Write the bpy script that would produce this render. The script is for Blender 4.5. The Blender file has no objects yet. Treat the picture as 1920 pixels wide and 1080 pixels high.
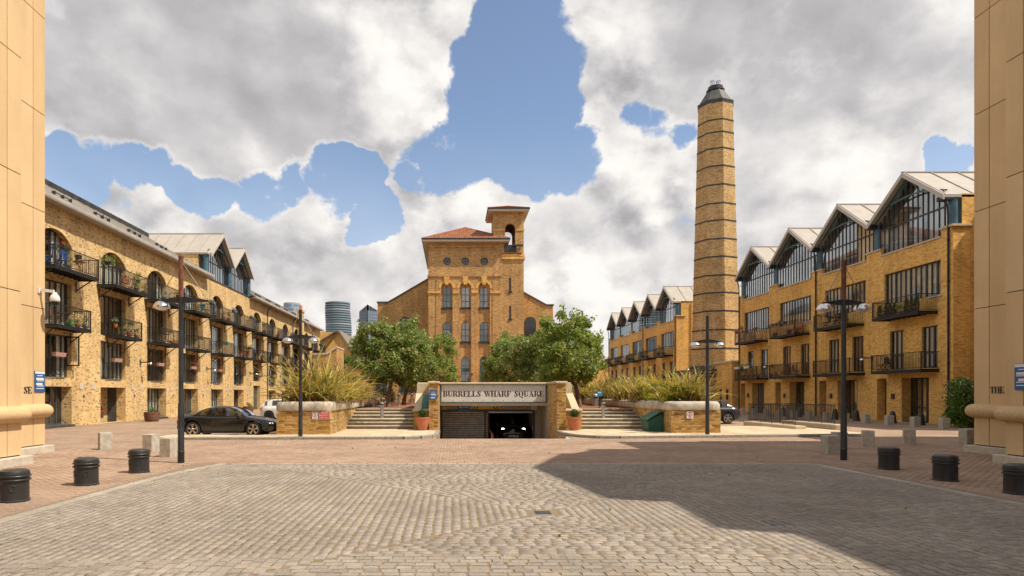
import bpy, math, random
import numpy as np
from mathutils import Vector, Matrix, Euler

random.seed(7)
RNG = np.random.default_rng(11)
SC = bpy.context.scene
COL = SC.collection
PI = math.pi
R = math.radians

# ------------------------------------------------------------------ camera
cam_d = bpy.data.cameras.new('camera')
cam = bpy.data.objects.new('camera', cam_d); COL.objects.link(cam)
cam.location = (0, 0, 1.85); cam.rotation_euler = (R(90), 0, 0)
cam_d.sensor_width = 36.0; cam_d.lens = 22.5
cam_d.shift_x = 0.0583; cam_d.shift_y = 0.1031
cam_d.clip_start = 0.1; cam_d.clip_end = 3000
SC.camera = cam

# ------------------------------------------------------------------ exposure
SC.view_settings.view_transform = 'Standard'; SC.view_settings.look = 'None'
SC.view_settings.exposure = 0.52; SC.view_settings.gamma = 1.0
SC.view_settings.use_curve_mapping = False
SC.render.engine = 'CYCLES'
SC.cycles.max_bounces = 6; SC.cycles.diffuse_bounces = 4; SC.cycles.glossy_bounces = 3
SC.cycles.transparent_max_bounces = 12; SC.cycles.caustics_reflective = False; SC.cycles.caustics_refractive = False

# ------------------------------------------------------------------ node helpers
def nd(nt, typ, **kw):
    n = nt.nodes.new(typ)
    for k, v in kw.items(): setattr(n, k, v)
    return n
def setin(nt, sock, v):
    if isinstance(v, bpy.types.NodeSocket): nt.links.new(v, sock)
    elif v is not None: sock.default_value = v
def M(nt, op, a, b=None, c=None, clamp=False):
    n = nd(nt, 'ShaderNodeMath', operation=op, use_clamp=clamp)
    for i, v in enumerate((a, b, c)):
        if v is not None: setin(nt, n.inputs[i], v)
    return n.outputs[0]
def VM(nt, op, a, b=None, out=0):
    n = nd(nt, 'ShaderNodeVectorMath', operation=op)
    setin(nt, n.inputs[0], a)
    if b is not None: setin(nt, n.inputs[1], b)
    return n.outputs['Value'] if op in ('DOT_PRODUCT', 'LENGTH') else n.outputs[0]
def MR(nt, v, a, b, c=0.0, d=1.0, smooth=True):
    n = nd(nt, 'ShaderNodeMapRange', interpolation_type='SMOOTHSTEP' if smooth else 'LINEAR')
    setin(nt, n.inputs[0], v)
    for i, x in enumerate((a, b, c, d)): setin(nt, n.inputs[i + 1], x)
    return n.outputs[0]
def MIX(nt, f, a, b, blend='MIX'):
    n = nd(nt, 'ShaderNodeMix', data_type='RGBA', blend_type=blend)
    setin(nt, n.inputs[0], f)
    for i, v in ((6, a), (7, b)):
        if isinstance(v, (tuple, list)) and len(v) == 3: v = (*v, 1)
        setin(nt, n.inputs[i], v)
    return n.outputs[2]
def NOISE(nt, vec, scale, detail=3, rough=.55, out='Fac', dist=0.0):
    n = nd(nt, 'ShaderNodeTexNoise')
    if vec is not None: nt.links.new(vec, n.inputs['Vector'])
    n.inputs['Scale'].default_value = scale; n.inputs['Detail'].default_value = detail
    n.inputs['Roughness'].default_value = rough; n.inputs['Distortion'].default_value = dist
    return n.outputs[out]
def RAMP(nt, f, stops, interp='LINEAR'):
    n = nd(nt, 'ShaderNodeValToRGB'); n.color_ramp.interpolation = interp
    e = n.color_ramp.elements
    while len(e) < len(stops): e.new(.5)
    for el, (p, c) in zip(e, stops): el.position = p; el.color = (*c, 1)
    setin(nt, n.inputs[0], f)
    return n.outputs[0]

# ------------------------------------------------------------------ world: daylight sky with broken cumulus
SUN_EL, SUN_DIR = R(54.5), Vector((1.0, -0.42, 0)).normalized()      # horizontal direction towards the sun
SUN_AZ = math.atan2(SUN_DIR.x, SUN_DIR.y)
w = bpy.data.worlds.new('World'); SC.world = w; w.use_nodes = True
nt = w.node_tree; nt.nodes.clear()
SKY_K = 0.10
def build_world():
    sky = nd(nt, 'ShaderNodeTexSky', sky_type='NISHITA', sun_disc=False)
    sky.sun_elevation = SUN_EL; sky.sun_rotation = SUN_AZ
    sky.air_density = 1.1; sky.dust_density = 0.8; sky.ozone_density = 2.2
    tc = nd(nt, 'ShaderNodeTexCoord').outputs['Generated']
    # gaps of blue sky between the clouds: direction (x, y, z), radius in radians, weight
    def dirn(px, py):
        return Vector(((px - 848) / 1200, 1, (738 - py) / 1200)).normalized()
    gaps = [(985, -20, 40, 1), (965, 55, 42, 1), (985, 125, 58, 1), (940, 205, 56, 1), (1020, 210, 34, .9), (895, 255, 38, .8), (965, 280, 44, .9), (1060, 310, 24, .6), (860, 300, 44, .9), (800, 320, 26, .7), (1040, 30, 20, .6),
            (815, 300, 26, .7), (1190, 222, 16, .5), (1225, 244, 20, .5), (1270, 258, 16, .5), (1105, 300, 18, .5), (120, 292, 26, 1), (180, 302, 26, 1), (240, 300, 24, .95), (300, 305, 20, .8), (350, 335, 24, .95), (410, 350, 24, .9), (470, 352, 20, .7), (110, 325, 20, .9),
            (510, 358, 30, .9), (560, 345, 24, .9), (640, 372, 26, .9), (700, 418, 24, .9), (620, 345, 26, .9), (680, 350, 26, .9), (712, 395, 18, .75), (706, 440, 14, .75), (1795, 295, 20, .7), (160, 350, 20, .8), (880, 120, 24, .6), (1085, 290, 22, .6)]
    warp = VM(nt, 'SUBTRACT', NOISE(nt, tc, 4.0, 7, .62, 'Color'), (.5, .5, .5))
    wv = VM(nt, 'SCALE', warp); wv.node.inputs['Scale'].default_value = .13
    d2 = VM(nt, 'NORMALIZE', VM(nt, 'ADD', tc, wv))
    tot = None
    for px, py, r, wgt in gaps:
        d = dirn(px, py); rr = r / 1200 * d.y ** 1.3
        f = MR(nt, VM(nt, 'DOT_PRODUCT', d2, tuple(d)), math.cos(rr * 2.7), math.cos(rr * .2), 0, wgt * .66)
        tot = f if tot is None else M(nt, 'MAXIMUM', tot, f)
    def voro(vec, scale, sm):
        vo = nd(nt, 'ShaderNodeTexVoronoi', feature='SMOOTH_F1')
        nt.links.new(vec, vo.inputs['Vector']); vo.inputs['Scale'].default_value = scale; vo.inputs['Smoothness'].default_value = sm
        return M(nt, 'SUBTRACT', .55, vo.outputs['Distance'])
    def puffs(vec):
        st = VM(nt, 'MULTIPLY', vec, (1, 1, 1.35))
        jit = VM(nt, 'MULTIPLY', VM(nt, 'SUBTRACT', NOISE(nt, st, 9, 5, .62, 'Color'), (.5, .5, .5)), (.15, .15, .15))
        sj = VM(nt, 'ADD', st, jit)
        return M(nt, 'ADD', M(nt, 'MULTIPLY', voro(sj, 4.6, .35), .62), M(nt, 'MULTIPLY', voro(sj, 14, .25), .32))
    st0 = VM(nt, 'MULTIPLY', tc, (1, 1, 1.35))
    lowb = MR(nt, VM(nt, 'DOT_PRODUCT', tc, (0, 0, 1.0)), .05, .30, 1, 0)
    mid = M(nt, 'SUBTRACT', NOISE(nt, st0, 6.5, 8, .60), .5)
    p0 = puffs(tc)
    p1 = puffs(VM(nt, 'NORMALIZE', VM(nt, 'ADD', tc, (.020, -.008, .032))))
    def caps(lst, k0=1.9, k1=.2):
        acc = None
        for px, py, r, wgt in lst:
            d = dirn(px, py); rr = r / 1200 * d.y ** 1.3
            f = MR(nt, VM(nt, 'DOT_PRODUCT', d2, tuple(d)), math.cos(rr * k0), math.cos(rr * k1), 0, wgt)
            acc = f if acc is None else M(nt, 'ADD', acc, f)
        return acc
    greys = caps([(250, 110, 150, .8), (520, 60, 150, .7), (150, 200, 90, .6), (420, 180, 110, .7), (620, 230, 90, .5), (1400, 150, 160, .7), (1640, 180, 150, .7), (1500, 20, 120, .4), (560, 410, 60, .5), (700, 520, 70, .45), (1110, 430, 70, .45), (1440, 420, 90, .5), (640, 540, 60, .3)])
    whites = caps([(790, 215, 75, .9), (700, 160, 60, .4), (850, 30, 60, .6), (1110, 110, 80, .8), (1130, 220, 60, .6), (440, 80, 60, .5), (470, 290, 70, .7), (120, 260, 50, .6), (300, 390, 80, .5), (620, 390, 50, .6), (860, 350, 80, .8), (1200, 350, 70, .7), (1560, 320, 90, .7), (1050, 500, 60, .5), (560, 480, 60, .4)])
    dens = M(nt, 'SUBTRACT', M(nt, 'ADD', M(nt, 'ADD', M(nt, 'ADD', .66, M(nt, 'MULTIPLY', lowb, .34)), M(nt, 'MULTIPLY', mid, .55)), M(nt, 'MULTIPLY', M(nt, 'SUBTRACT', p0, .15), 1.05)), M(nt, 'SUBTRACT', tot, M(nt, 'MULTIPLY', M(nt, 'ADD', greys, whites), .20)))
    dens = M(nt, 'ADD', dens, M(nt, 'MULTIPLY', M(nt, 'SUBTRACT', NOISE(nt, tc, 22, 7, .66), .5), .36))
    cover = MR(nt, dens, .335, .50)
    relief = M(nt, 'SUBTRACT', p0, p1)
    sep = nd(nt, 'ShaderNodeSeparateXYZ'); nt.links.new(tc, sep.inputs[0])
    thick = MR(nt, dens, .36, .66)
    # broad grey undersides of the high cloud; the low cumulus further off stays whiter
    nb = MR(nt, NOISE(nt, VM(nt, 'MULTIPLY', d2, (1, 1, 1.7)), 2.9, 5, .58), .36, .60)
    base = M(nt, 'SUBTRACT', M(nt, 'ADD', M(nt, 'MULTIPLY', nb, .55), M(nt, 'MULTIPLY', greys, .75)), M(nt, 'MULTIPLY', whites, .60))
    base = M(nt, 'MINIMUM', M(nt, 'MAXIMUM', base, 0.0), 1.0)
    high = MR(nt, sep.outputs[2], .22, .46, .62, 1.0)
    shade = M(nt, 'MULTIPLY', M(nt, 'MULTIPLY', thick, high), M(nt, 'ADD', M(nt, 'MULTIPLY', base, .225), .03))
    lit = M(nt, 'MULTIPLY', M(nt, 'SUBTRACT', 1.1, M(nt, 'MULTIPLY', base, .75)), M(nt, 'MULTIPLY', relief, 1.12))
    lum = M(nt, 'ADD', M(nt, 'SUBTRACT', .60, shade), M(nt, 'ADD', lit, M(nt, 'MULTIPLY', mid, .12)))
    lum = MR(nt, lum, .15, .80, .30, .72)
    ccol = MIX(nt, MR(nt, lum, .32, .80), (.98, .955, .97), (1.0, .96, .905))
    cl = VM(nt, 'SCALE', ccol); nt.links.new(M(nt, 'DIVIDE', lum, SKY_K), cl.node.inputs['Scale'])
    blue = MIX(nt, 1.0, sky.outputs[0], (1.22, 1.12, 1.08), 'MULTIPLY')
    hz = MR(nt, sep.outputs[2], -.02, .40, 1, 0)
    cov2 = M(nt, 'MAXIMUM', cover, M(nt, 'MULTIPLY', hz, .45))
    col = MIX(nt, cov2, blue, cl)
    bg = nd(nt, 'ShaderNodeBackground'); nt.links.new(col, bg.inputs[0]); bg.inputs[1].default_value = SKY_K
    out = nd(nt, 'ShaderNodeOutputWorld'); nt.links.new(bg.outputs[0], out.inputs[0])
build_world()
w.cycles.sampling_method = 'MANUAL'; w.cycles.sample_map_resolution = 512

# ------------------------------------------------------------------ sun
sl = bpy.data.lights.new('sun', 'SUN'); sl.energy = 3.85; sl.angle = R(.53); sl.color = (1.0, .905, .765)
sun = bpy.data.objects.new('sun', sl); COL.objects.link(sun); sun.location = (40, -20, 60)
sv = Vector((SUN_DIR.x * math.cos(SUN_EL), SUN_DIR.y * math.cos(SUN_EL), math.sin(SUN_EL)))
sun.rotation_euler = sv.to_track_quat('Z', 'Y').to_euler()

# ------------------------------------------------------------------ materials
MATS = {}
def new_mat(name):
    m = bpy.data.materials.new(name); m.use_nodes = True
    t = m.node_tree; b = t.nodes['Principled BSDF']
    MATS[name] = m
    return m, t, b
def mat(name, col, rough=.6, metal=0.0, var=.12, scale=6.0, bump=0.0, bscale=60.0, spec=.5, col2=None, coat=0.0, island=0.0):
    m, t, b = new_mat(name)
    pos = nd(t, 'ShaderNodeNewGeometry')
    n1 = NOISE(t, pos.outputs['Position'], scale, 5, .6)
    dark = tuple(c * (1 - var) for c in col) if col2 is None else col2
    lite = tuple(min(1, c * (1 + var)) for c in col)
    c = MIX(t, MR(t, n1, .3, .7), dark, lite)
    if island:
        isl = MR(t, pos.outputs['Random Per Island'], 0, 1, 1 - island, 1 + island, False)
        c = MIX(t, 1.0, c, nd_comb(t, isl), 'MULTIPLY')
    t.links.new(c, b.inputs['Base Color'])
    t.links.new(M(t, 'ADD', M(t, 'MULTIPLY', n1, .15), rough - .075), b.inputs['Roughness'])
    b.inputs['Metallic'].default_value = metal
    b.inputs['Specular IOR Level'].default_value = spec
    b.inputs['Coat Weight'].default_value = coat
    if bump:
        bp = nd(t, 'ShaderNodeBump'); bp.inputs['Strength'].default_value = bump; bp.inputs['Distance'].default_value = .02
        t.links.new(NOISE(t, pos.outputs['Position'], bscale, 4, .6), bp.inputs['Height'])
        t.links.new(bp.outputs[0], b.inputs['Normal'])
    return m
def nd_comb(t, v):
    n = nd(t, 'ShaderNodeCombineXYZ')
    for i in range(3): t.links.new(v, n.inputs[i])
    return n.outputs[0]
def brick_mat(name, stops, mortar, bw=.225, rh=.075, mw=.010, grime=(.70, 1.08), horiz=False, bump=.5, rough=.85, gscale=.45):
    m, t, b = new_mat(name)
    g = nd(t, 'ShaderNodeNewGeometry')
    sp = nd(t, 'ShaderNodeSeparateXYZ'); t.links.new(g.outputs['Position'], sp.inputs[0])
    sn = nd(t, 'ShaderNodeSeparateXYZ'); t.links.new(g.outputs['True Normal'], sn.inputs[0])
    if horiz:
        u, v = sp.outputs[0], sp.outputs[1]
    else:
        sel = M(t, 'GREATER_THAN', M(t, 'ABSOLUTE', sn.outputs[0]), M(t, 'ABSOLUTE', sn.outputs[1]))
        u = M(t, 'ADD', M(t, 'MULTIPLY', sp.outputs[1], sel), M(t, 'MULTIPLY', sp.outputs[0], M(t, 'SUBTRACT', 1.0, sel)))
        v = sp.outputs[2]
    vr = M(t, 'DIVIDE', v, rh); row = M(t, 'FLOOR', vr)
    uu = M(t, 'ADD', M(t, 'DIVIDE', u, bw), M(t, 'MULTIPLY', M(t, 'MODULO', row, 2.0), .5))
    cb = nd(t, 'ShaderNodeCombineXYZ'); t.links.new(M(t, 'FLOOR', uu), cb.inputs[0]); t.links.new(row, cb.inputs[1])
    wn = nd(t, 'ShaderNodeTexWhiteNoise', noise_dimensions='3D'); t.links.new(cb.outputs[0], wn.inputs['Vector'])
    col = RAMP(t, wn.outputs['Value'], stops)
    fu, fv = M(t, 'FRACT', uu), M(t, 'FRACT', vr)
    mk = M(t, 'MAXIMUM', M(t, 'LESS_THAN', fu, mw / bw), M(t, 'LESS_THAN', fv, mw / rh))
    fine = NOISE(t, g.outputs['Position'], 45, 3, .6)
    col = MIX(t, 1.0, col, nd_comb(t, MR(t, fine, .25, .75, .82, 1.15)), 'MULTIPLY')
    col = MIX(t, mk, col, mortar)
    big = NOISE(t, g.outputs['Position'], gscale, 6, .65)
    col = MIX(t, 1.0, col, nd_comb(t, MR(t, big, .3, .68, grime[0], grime[1])), 'MULTIPLY')
    strk = NOISE(t, VM(t, 'MULTIPLY', g.outputs['Position'], (1.6, 1.6, .10)), 1.0, 5, .65)          # rain streaks running down the wall
    if not horiz: col = MIX(t, 1.0, col, nd_comb(t, MR(t, strk, .32, .60, .90, 1.12)), 'MULTIPLY')
    t.links.new(col, b.inputs['Base Color']); b.inputs['Roughness'].default_value = rough
    b.inputs['Specular IOR Level'].default_value = .25
    bp = nd(t, 'ShaderNodeBump'); bp.inputs['Strength'].default_value = bump; bp.inputs['Distance'].default_value = .008
    t.links.new(M(t, 'ADD', M(t, 'SUBTRACT', 1.0, mk), M(t, 'MULTIPLY', fine, .5)), bp.inputs['Height'])
    t.links.new(bp.outputs[0], b.inputs['Normal'])
    return m
def island_mat(name, stops, rough=.6, spec=.3, noise=.2, nscale=30, bump=0.0, trans=0.0, big=0.0, objrand=False):
    """Colour picked per loose piece of the mesh (or per object)."""
    m, t, b = new_mat(name)
    g = nd(t, 'ShaderNodeNewGeometry')
    rnd = nd(t, 'ShaderNodeObjectInfo').outputs['Random'] if objrand else g.outputs['Random Per Island']
    c = RAMP(t, rnd, stops)
    n1 = NOISE(t, g.outputs['Position'], nscale, 4, .65)
    c = MIX(t, 1.0, c, nd_comb(t, MR(t, n1, .25, .75, 1 - noise, 1 + noise)), 'MULTIPLY')
    if name == 'cream_panel':                                     # faint vertical weather stains
        n3 = NOISE(t, VM(t, 'MULTIPLY', g.outputs['Position'], (1.3, 1.3, .16)), 1.0, 6, .62)
        c = MIX(t, 1.0, c, nd_comb(t, MR(t, n3, .30, .62, .93, 1.03)), 'MULTIPLY')
    if big:
        n2 = NOISE(t, g.outputs['Position'], .55, 5, .6)
        c = MIX(t, 1.0, c, nd_comb(t, MR(t, n2, .3, .7, 1 - big, 1 + big)), 'MULTIPLY')
    t.links.new(c, b.inputs['Base Color']); b.inputs['Roughness'].default_value = rough
    b.inputs['Specular IOR Level'].default_value = spec
    if bump:
        bp = nd(t, 'ShaderNodeBump'); bp.inputs['Strength'].default_value = bump; bp.inputs['Distance'].default_value = .01
        t.links.new(n1, bp.inputs['Height']); t.links.new(bp.outputs[0], b.inputs['Normal'])
    if trans:
        tr = nd(t, 'ShaderNodeBsdfTranslucent'); t.links.new(c, tr.inputs[0])
        mx = nd(t, 'ShaderNodeMixShader'); mx.inputs[0].default_value = trans
        t.links.new(b.outputs[0], mx.inputs[1]); t.links.new(tr.outputs[0], mx.inputs[2])
        t.links.new(mx.outputs[0], t.nodes['Material Output'].inputs[0])
    return m
def glass_mat(name, tint=(.55, .6, .6), refl=2.2, ior=1.5, gcol=(1, 1, 1)):
    m, t, b = new_mat(name); t.nodes.remove(b)
    g = nd(t, 'ShaderNodeNewGeometry')
    ct = M(t, 'ABSOLUTE', VM(t, 'DOT_PRODUCT', g.outputs['Incoming'], g.outputs['Normal']))
    fr = M(t, 'ADD', M(t, 'MULTIPLY', M(t, 'POWER', M(t, 'SUBTRACT', 1.0, ct), 5.0), .95), .045)   # thin pane, same from both sides
    gl = nd(t, 'ShaderNodeBsdfGlossy'); gl.inputs['Roughness'].default_value = .02; gl.inputs[0].default_value = (*gcol, 1)
    tr = nd(t, 'ShaderNodeBsdfTransparent'); tr.inputs[0].default_value = (*tint, 1)
    mx = nd(t, 'ShaderNodeMixShader')
    t.links.new(M(t, 'MULTIPLY', fr, refl, clamp=True), mx.inputs[0])
    t.links.new(tr.outputs[0], mx.inputs[1]); t.links.new(gl.outputs[0], mx.inputs[2])
    t.links.new(mx.outputs[0], t.nodes['Material Output'].inputs[0])
    return m
def emit_mat(name, col, s):
    m, t, b = new_mat(name)
    b.inputs['Base Color'].default_value = (*col, 1); b.inputs['Emission Color'].default_value = (*col, 1); b.inputs['Emission Strength'].default_value = s
    return m

brick_mat('stock_brick', [(0, (.17, .115, .07)), (.05, (.24, .16, .09)), (.08, (.42, .25, .105)), (.2, (.56, .36, .14)), (.5, (.63, .43, .175)), (.8, (.68, .49, .23)), (.95, (.50, .28, .12)), (1, (.66, .54, .36))], (.56, .45, .28), bw=.165, grime=(.88, 1.14))
brick_mat('orange_brick', [(0, (.48, .235, .058)), (.2, (.60, .325, .082)), (.55, (.68, .40, .105)), (.85, (.72, .465, .15)), (1, (.54, .26, .075))], (.60, .42, .18), grime=(.94, 1.14))
brick_mat('brown_brick', [(0, (.22, .115, .045)), (.12, (.37, .205, .075)), (.45, (.48, .28, .10)), (.8, (.55, .34, .135)), (1, (.40, .20, .08))], (.50, .36, .19), grime=(.88, 1.14))
brick_mat('chimney_brick', [(0, (.20, .12, .055)), (.12, (.35, .21, .085)), (.5, (.47, .30, .12)), (.85, (.54, .37, .17)), (1, (.36, .20, .09))], (.48, .36, .20), grime=(.82, 1.16), gscale=.22)
brick_mat('planter_brick_wall', [(0, (.26, .13, .04)), (.3, (.46, .27, .08)), (.7, (.53, .34, .12)), (1, (.58, .41, .19))], (.46, .36, .22), grime=(.78, 1.08))
brick_mat('paver_sheet', [(0, (.30, .205, .145)), (.4, (.36, .25, .175)), (.8, (.40, .285, .20)), (1, (.33, .22, .155))], (.25, .18, .125), bw=.2, rh=.1, mw=.008, horiz=True, grime=(.8, 1.1), bump=.3)
brick_mat('terrace_paving', [(0, (.24, .085, .045)), (.5, (.34, .125, .065)), (1, (.42, .17, .09))], (.25, .14, .09), bw=.2, rh=.1, mw=.008, horiz=True, grime=(.8, 1.1), bump=.3)
island_mat('planter_brick', [(0, (.24, .115, .035)), (.25, (.43, .245, .07)), (.6, (.52, .32, .105)), (.9, (.58, .40, .18)), (1, (.35, .17, .07))], .85, .2, .25, 25, .4, objrand=True)
island_mat('paver', [(0, (.29, .20, .145)), (.3, (.35, .245, .175)), (.7, (.40, .285, .205)), (1, (.325, .22, .16))], .85, .2, .22, 40, .3, big=.14)
island_mat('sett', [(0, (.26, .222, .184)), (.3, (.285, .245, .204)), (.7, (.315, .271, .226)), (.95, (.335, .29, .243)), (1, (.26, .218, .178))], .85, .2, .24, 42, .5, big=.14)
island_mat('sett_single', [(0, (.26, .222, .184)), (.3, (.285, .245, .204)), (.7, (.315, .271, .226)), (.95, (.335, .29, .243)), (1, (.26, .218, .178))], .85, .2, .24, 42, .5, big=.14, objrand=True)
island_mat('slab', [(0, (.50, .39, .255)), (.5, (.56, .45, .30)), (1, (.61, .50, .35))], .8, .25, .12, 18, .2, big=.08, objrand=True)
def joint_fill():
    m, t, b = new_mat('joint_fill')
    g = nd(t, 'ShaderNodeNewGeometry')
    n = NOISE(t, g.outputs['Position'], 3.2, 6, .7); n2 = NOISE(t, g.outputs['Position'], 22, 4, .7)
    c = RAMP(t, n2, [(.3, (.15, .12, .09)), (.5, (.23, .17, .12)), (.7, (.33, .23, .14))])
    moss = M(t, 'MULTIPLY', MR(t, n, .50, .62), MR(t, n2, .45, .6))
    c = MIX(t, moss, c, (.13, .14, .025))
    t.links.new(c, b.inputs['Base Color']); b.inputs['Roughness'].default_value = .95
joint_fill()
island_mat('cream_panel', [(0, (.625, .44, .235)), (.5, (.66, .47, .255)), (1, (.68, .49, .275))], .75, .3, .07, 55, .12, big=.05, objrand=True)
mat('garage_wall', (.30, .28, .25), .9, var=.2)
mat('cream_base', (.60, .42, .22), .8, var=.10, scale=14, bump=.25, bscale=70)
mat('plinth_stone', (.52, .46, .37), .85, var=.14, scale=5, bump=.2)
mat('coping_stone', (.47, .41, .32), .85, var=.22, scale=3.5, bump=.25, bscale=40)
mat('pale_stone', (.55, .44, .29), .8, var=.12, scale=4, bump=.15)
mat('concrete', (.44, .40, .33), .9, var=.18, scale=7, bump=.5, bscale=90)
mat('kerb_granite', (.28, .25, .205), .85, var=.25, scale=12, bump=.5, bscale=60)
island_mat('border_granite', [(0, (.33, .285, .235)), (.5, (.38, .335, .28)), (1, (.42, .365, .30))], .85, .2, .28, 30, .5, big=.12, objrand=True)
mat('step_stone', (.47, .40, .29), .85, var=.2, scale=3, bump=.2)
mat('step_riser', (.25, .20, .14), .9, var=.2, scale=5, bump=.2)
mat('black_iron', (.018, .018, .02), .42, var=.5, scale=9, bump=.15, bscale=50, col2=(.035, .03, .026))
mat('lamp_paint', (.022, .023, .027), .4, var=.4, scale=3, bump=.05)
mat('rust_iron', (.16, .055, .03), .75, var=.4, scale=9)
mat('railing_black', (.016, .016, .017), .5, var=.2, scale=4)
mat('frame_dark', (.030, .031, .034), .45, var=.15, scale=3)
mat('frame_grey', (.075, .085, .095), .5, var=.15, scale=3)
mat('beam_blue', (.20, .265, .30), .5, var=.15, scale=4)
mat('beam_green', (.045, .085, .075), .5, var=.2, scale=4)
mat('teal_paint', (.045, .125, .135), .45, var=.2, scale=3)
mat('blue_column', (.06, .135, .18), .45, var=.25, scale=2)
mat('roof_grey', (.34, .305, .26), .5, var=.08, scale=1.5)
mat('roof_metal', (.40, .36, .305), .5, metal=0, var=.07, scale=1.2)
mat('gutter', (.40, .37, .34), .5, var=.1, scale=2)
mat('barge', (.50, .45, .40), .5, var=.06, scale=2)
mat('soffit_cream', (.66, .56, .42), .6, var=.05)
mat('lead', (.06, .057, .055), .55, var=.4, scale=2.5, bump=.1)
mat('steel', (.62, .62, .63), .22, metal=1, var=.1, scale=3)
mat('galv', (.40, .40, .40), .45, metal=.8, var=.15, scale=6)
mat('dome_steel', (.66, .64, .62), .2, metal=1, var=.08, scale=3)
mat('cable', (.28, .24, .18), .6, var=.1)
island_mat('clay_tile', [(0, (.20, .08, .045)), (.5, (.30, .115, .06)), (1, (.38, .16, .085))], .8, .2, .2, 12)
mat('slate', (.20, .16, .125), .7, var=.2, scale=6)
mat('room_pale', (.36, .38, .40), .9, var=.35, scale=.8)
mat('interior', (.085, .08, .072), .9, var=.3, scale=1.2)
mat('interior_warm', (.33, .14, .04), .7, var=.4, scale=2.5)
island_mat('curtain', [(0, (.62, .59, .52)), (.5, (.76, .73, .67)), (1, (.84, .82, .76))], .9, .1, .1, 8, objrand=True)
glass_mat('window_glass', (.92, .95, .94), 1.8); glass_mat('gable_glass', (.88, .94, .98), 4.5, gcol=(.9, .96, 1))
mat('dark_pane', (.02, .025, .03), .08, var=.3, scale=1.0, spec=.8)
mat('terracotta', (.46, .155, .075), .75, var=.15, scale=8, bump=.1)
mat('box_pink', (.42, .24, .20), .8, var=.1)
mat('barrel_wood', (.17, .085, .05), .8, var=.35, scale=10, bump=.3)
mat('wood', (.24, .11, .05), .65, var=.25, scale=12)
mat('bark', (.15, .105, .075), .9, var=.3, scale=14, bump=.5, bscale=40)
mat('soil', (.07, .045, .03), .95, var=.3)
island_mat('tree_leaf', [(0, (.085, .15, .025)), (.35, (.175, .26, .04)), (.68, (.285, .355, .065)), (.84, (.46, .48, .17)), (.95, (.55, .54, .32)), (1, (.36, .20, .08))], .5, .4, .1, 5, trans=.48)
island_mat('tree_leaf_bright', [(0, (.105, .185, .025)), (.35, (.21, .305, .04)), (.68, (.33, .40, .065)), (.86, (.50, .51, .17)), (.96, (.56, .53, .30)), (1, (.40, .22, .09))], .5, .4, .1, 5, trans=.5)
island_mat('bush_leaf', [(0, (.05, .12, .02)), (.5, (.11, .21, .03)), (1, (.20, .30, .05))], .55, .3, .1, 5, trans=.3)
island_mat('topiary_leaf', [(0, (.02, .05, .01)), (1, (.06, .11, .02))], .6, .3, .1, 5)
island_mat('flax_blade', [(0, (.17, .19, .04)), (.25, (.32, .31, .06)), (.5, (.50, .43, .08)), (.72, (.64, .49, .11)), (.88, (.56, .42, .22)), (1, (.32, .15, .07))], .5, .35, .15, 8, trans=.25)
island_mat('flax_blade_single', [(0, (.17, .19, .04)), (.25, (.32, .31, .06)), (.5, (.50, .43, .08)), (.72, (.64, .49, .11)), (.88, (.56, .42, .22)), (1, (.32, .15, .07))], .5, .35, .15, 8, trans=.25, objrand=True)
island_mat('moss_tuft', [(0, (.12, .14, .03)), (.3, (.24, .22, .05)), (.45, (.42, .27, .11)), (1, (.50, .32, .15))], .9, .1, .2, 20)
island_mat('dry_litter', [(0, (.12, .055, .03)), (.5, (.24, .12, .06)), (1, (.38, .23, .12))], .8, .2, .1, 8)
island_mat('yellow_flower', [(0, (.30, .30, .03)), (.4, (.62, .46, .03)), (1, (.75, .55, .05))], .6, .2, .1, 8, trans=.2)
for nm, c in (('red', (.55, .03, .03)), ('pink', (.62, .06, .20)), ('orange', (.66, .18, .03)), ('white', (.8, .78, .75)), ('yellow', (.75, .55, .04)), ('lilac', (.4, .25, .5))):
    mat('petal_' + nm, c, .6, var=.15, scale=20)
mat('plastic_blue', (.02, .09, .42), .4, var=.1); mat('plastic_red', (.45, .02, .04), .4, var=.1); mat('plastic_green', (.05, .35, .05), .4)
mat('bin_green', (.012, .09, .06), .45, var=.25, scale=5)
mat('teal_box', (.06, .25, .25), .5, var=.1)
mat('paint_white', (.74, .74, .72), .5, var=.04); mat('paint_red', (.60, .03, .03), .45, var=.05); mat('paint_blue', (.02, .11, .33), .4, var=.05)
mat('sky_blue_sign', (.03, .27, .62), .4, var=.03); mat('paint_yellow', (.75, .52, .03), .5, var=.06); mat('paint_black', (.012, .012, .012), .5, var=.1)
mat('sign_board', (.63, .605, .565), .5, var=.05, scale=2)
mat('letter_black', (.012, .012, .014), .5, var=.1)
mat('car_black', (.007, .0065, .0065), .12, var=.2, spec=.5, coat=.25); mat('car_dark', (.03, .031, .034), .2, var=.1, spec=.6, coat=.6); mat('car_white', (.62, .61, .58), .25, var=.03, coat=.5)
mat('tyre', (.018, .018, .018), .8, var=.2); mat('alloy', (.55, .46, .38), .3, metal=.9, var=.1); mat('alloy_grey', (.6, .6, .6), .3, metal=.9, var=.1)
glass_mat('car_glass', (.38, .40, .36), 2.0)
mat('rubber', (.02, .02, .02), .6); mat('lens_red', (.5, .01, .015), .2); mat('lens_clear', (.65, .65, .62), .12, spec=.8)
emit_mat('headlight', (1, .97, .86), 14.0)
mat('tube_white', (.8, .8, .76), .4)
mat('shutter', (.50, .50, .48), .32, metal=0, var=.2, scale=3)
mat('camera_white', (.68, .66, .63), .4)
mat('tower_glass', (.06, .14, .20), .12, var=.3, scale=.15, spec=.8); mat('tower_slab', (.15, .21, .25), .6); mat('tower_blue', (.12, .21, .36), .15, var=.25, scale=.1, spec=.8); mat('tower_grey', (.33, .34, .35), .5)
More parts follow.
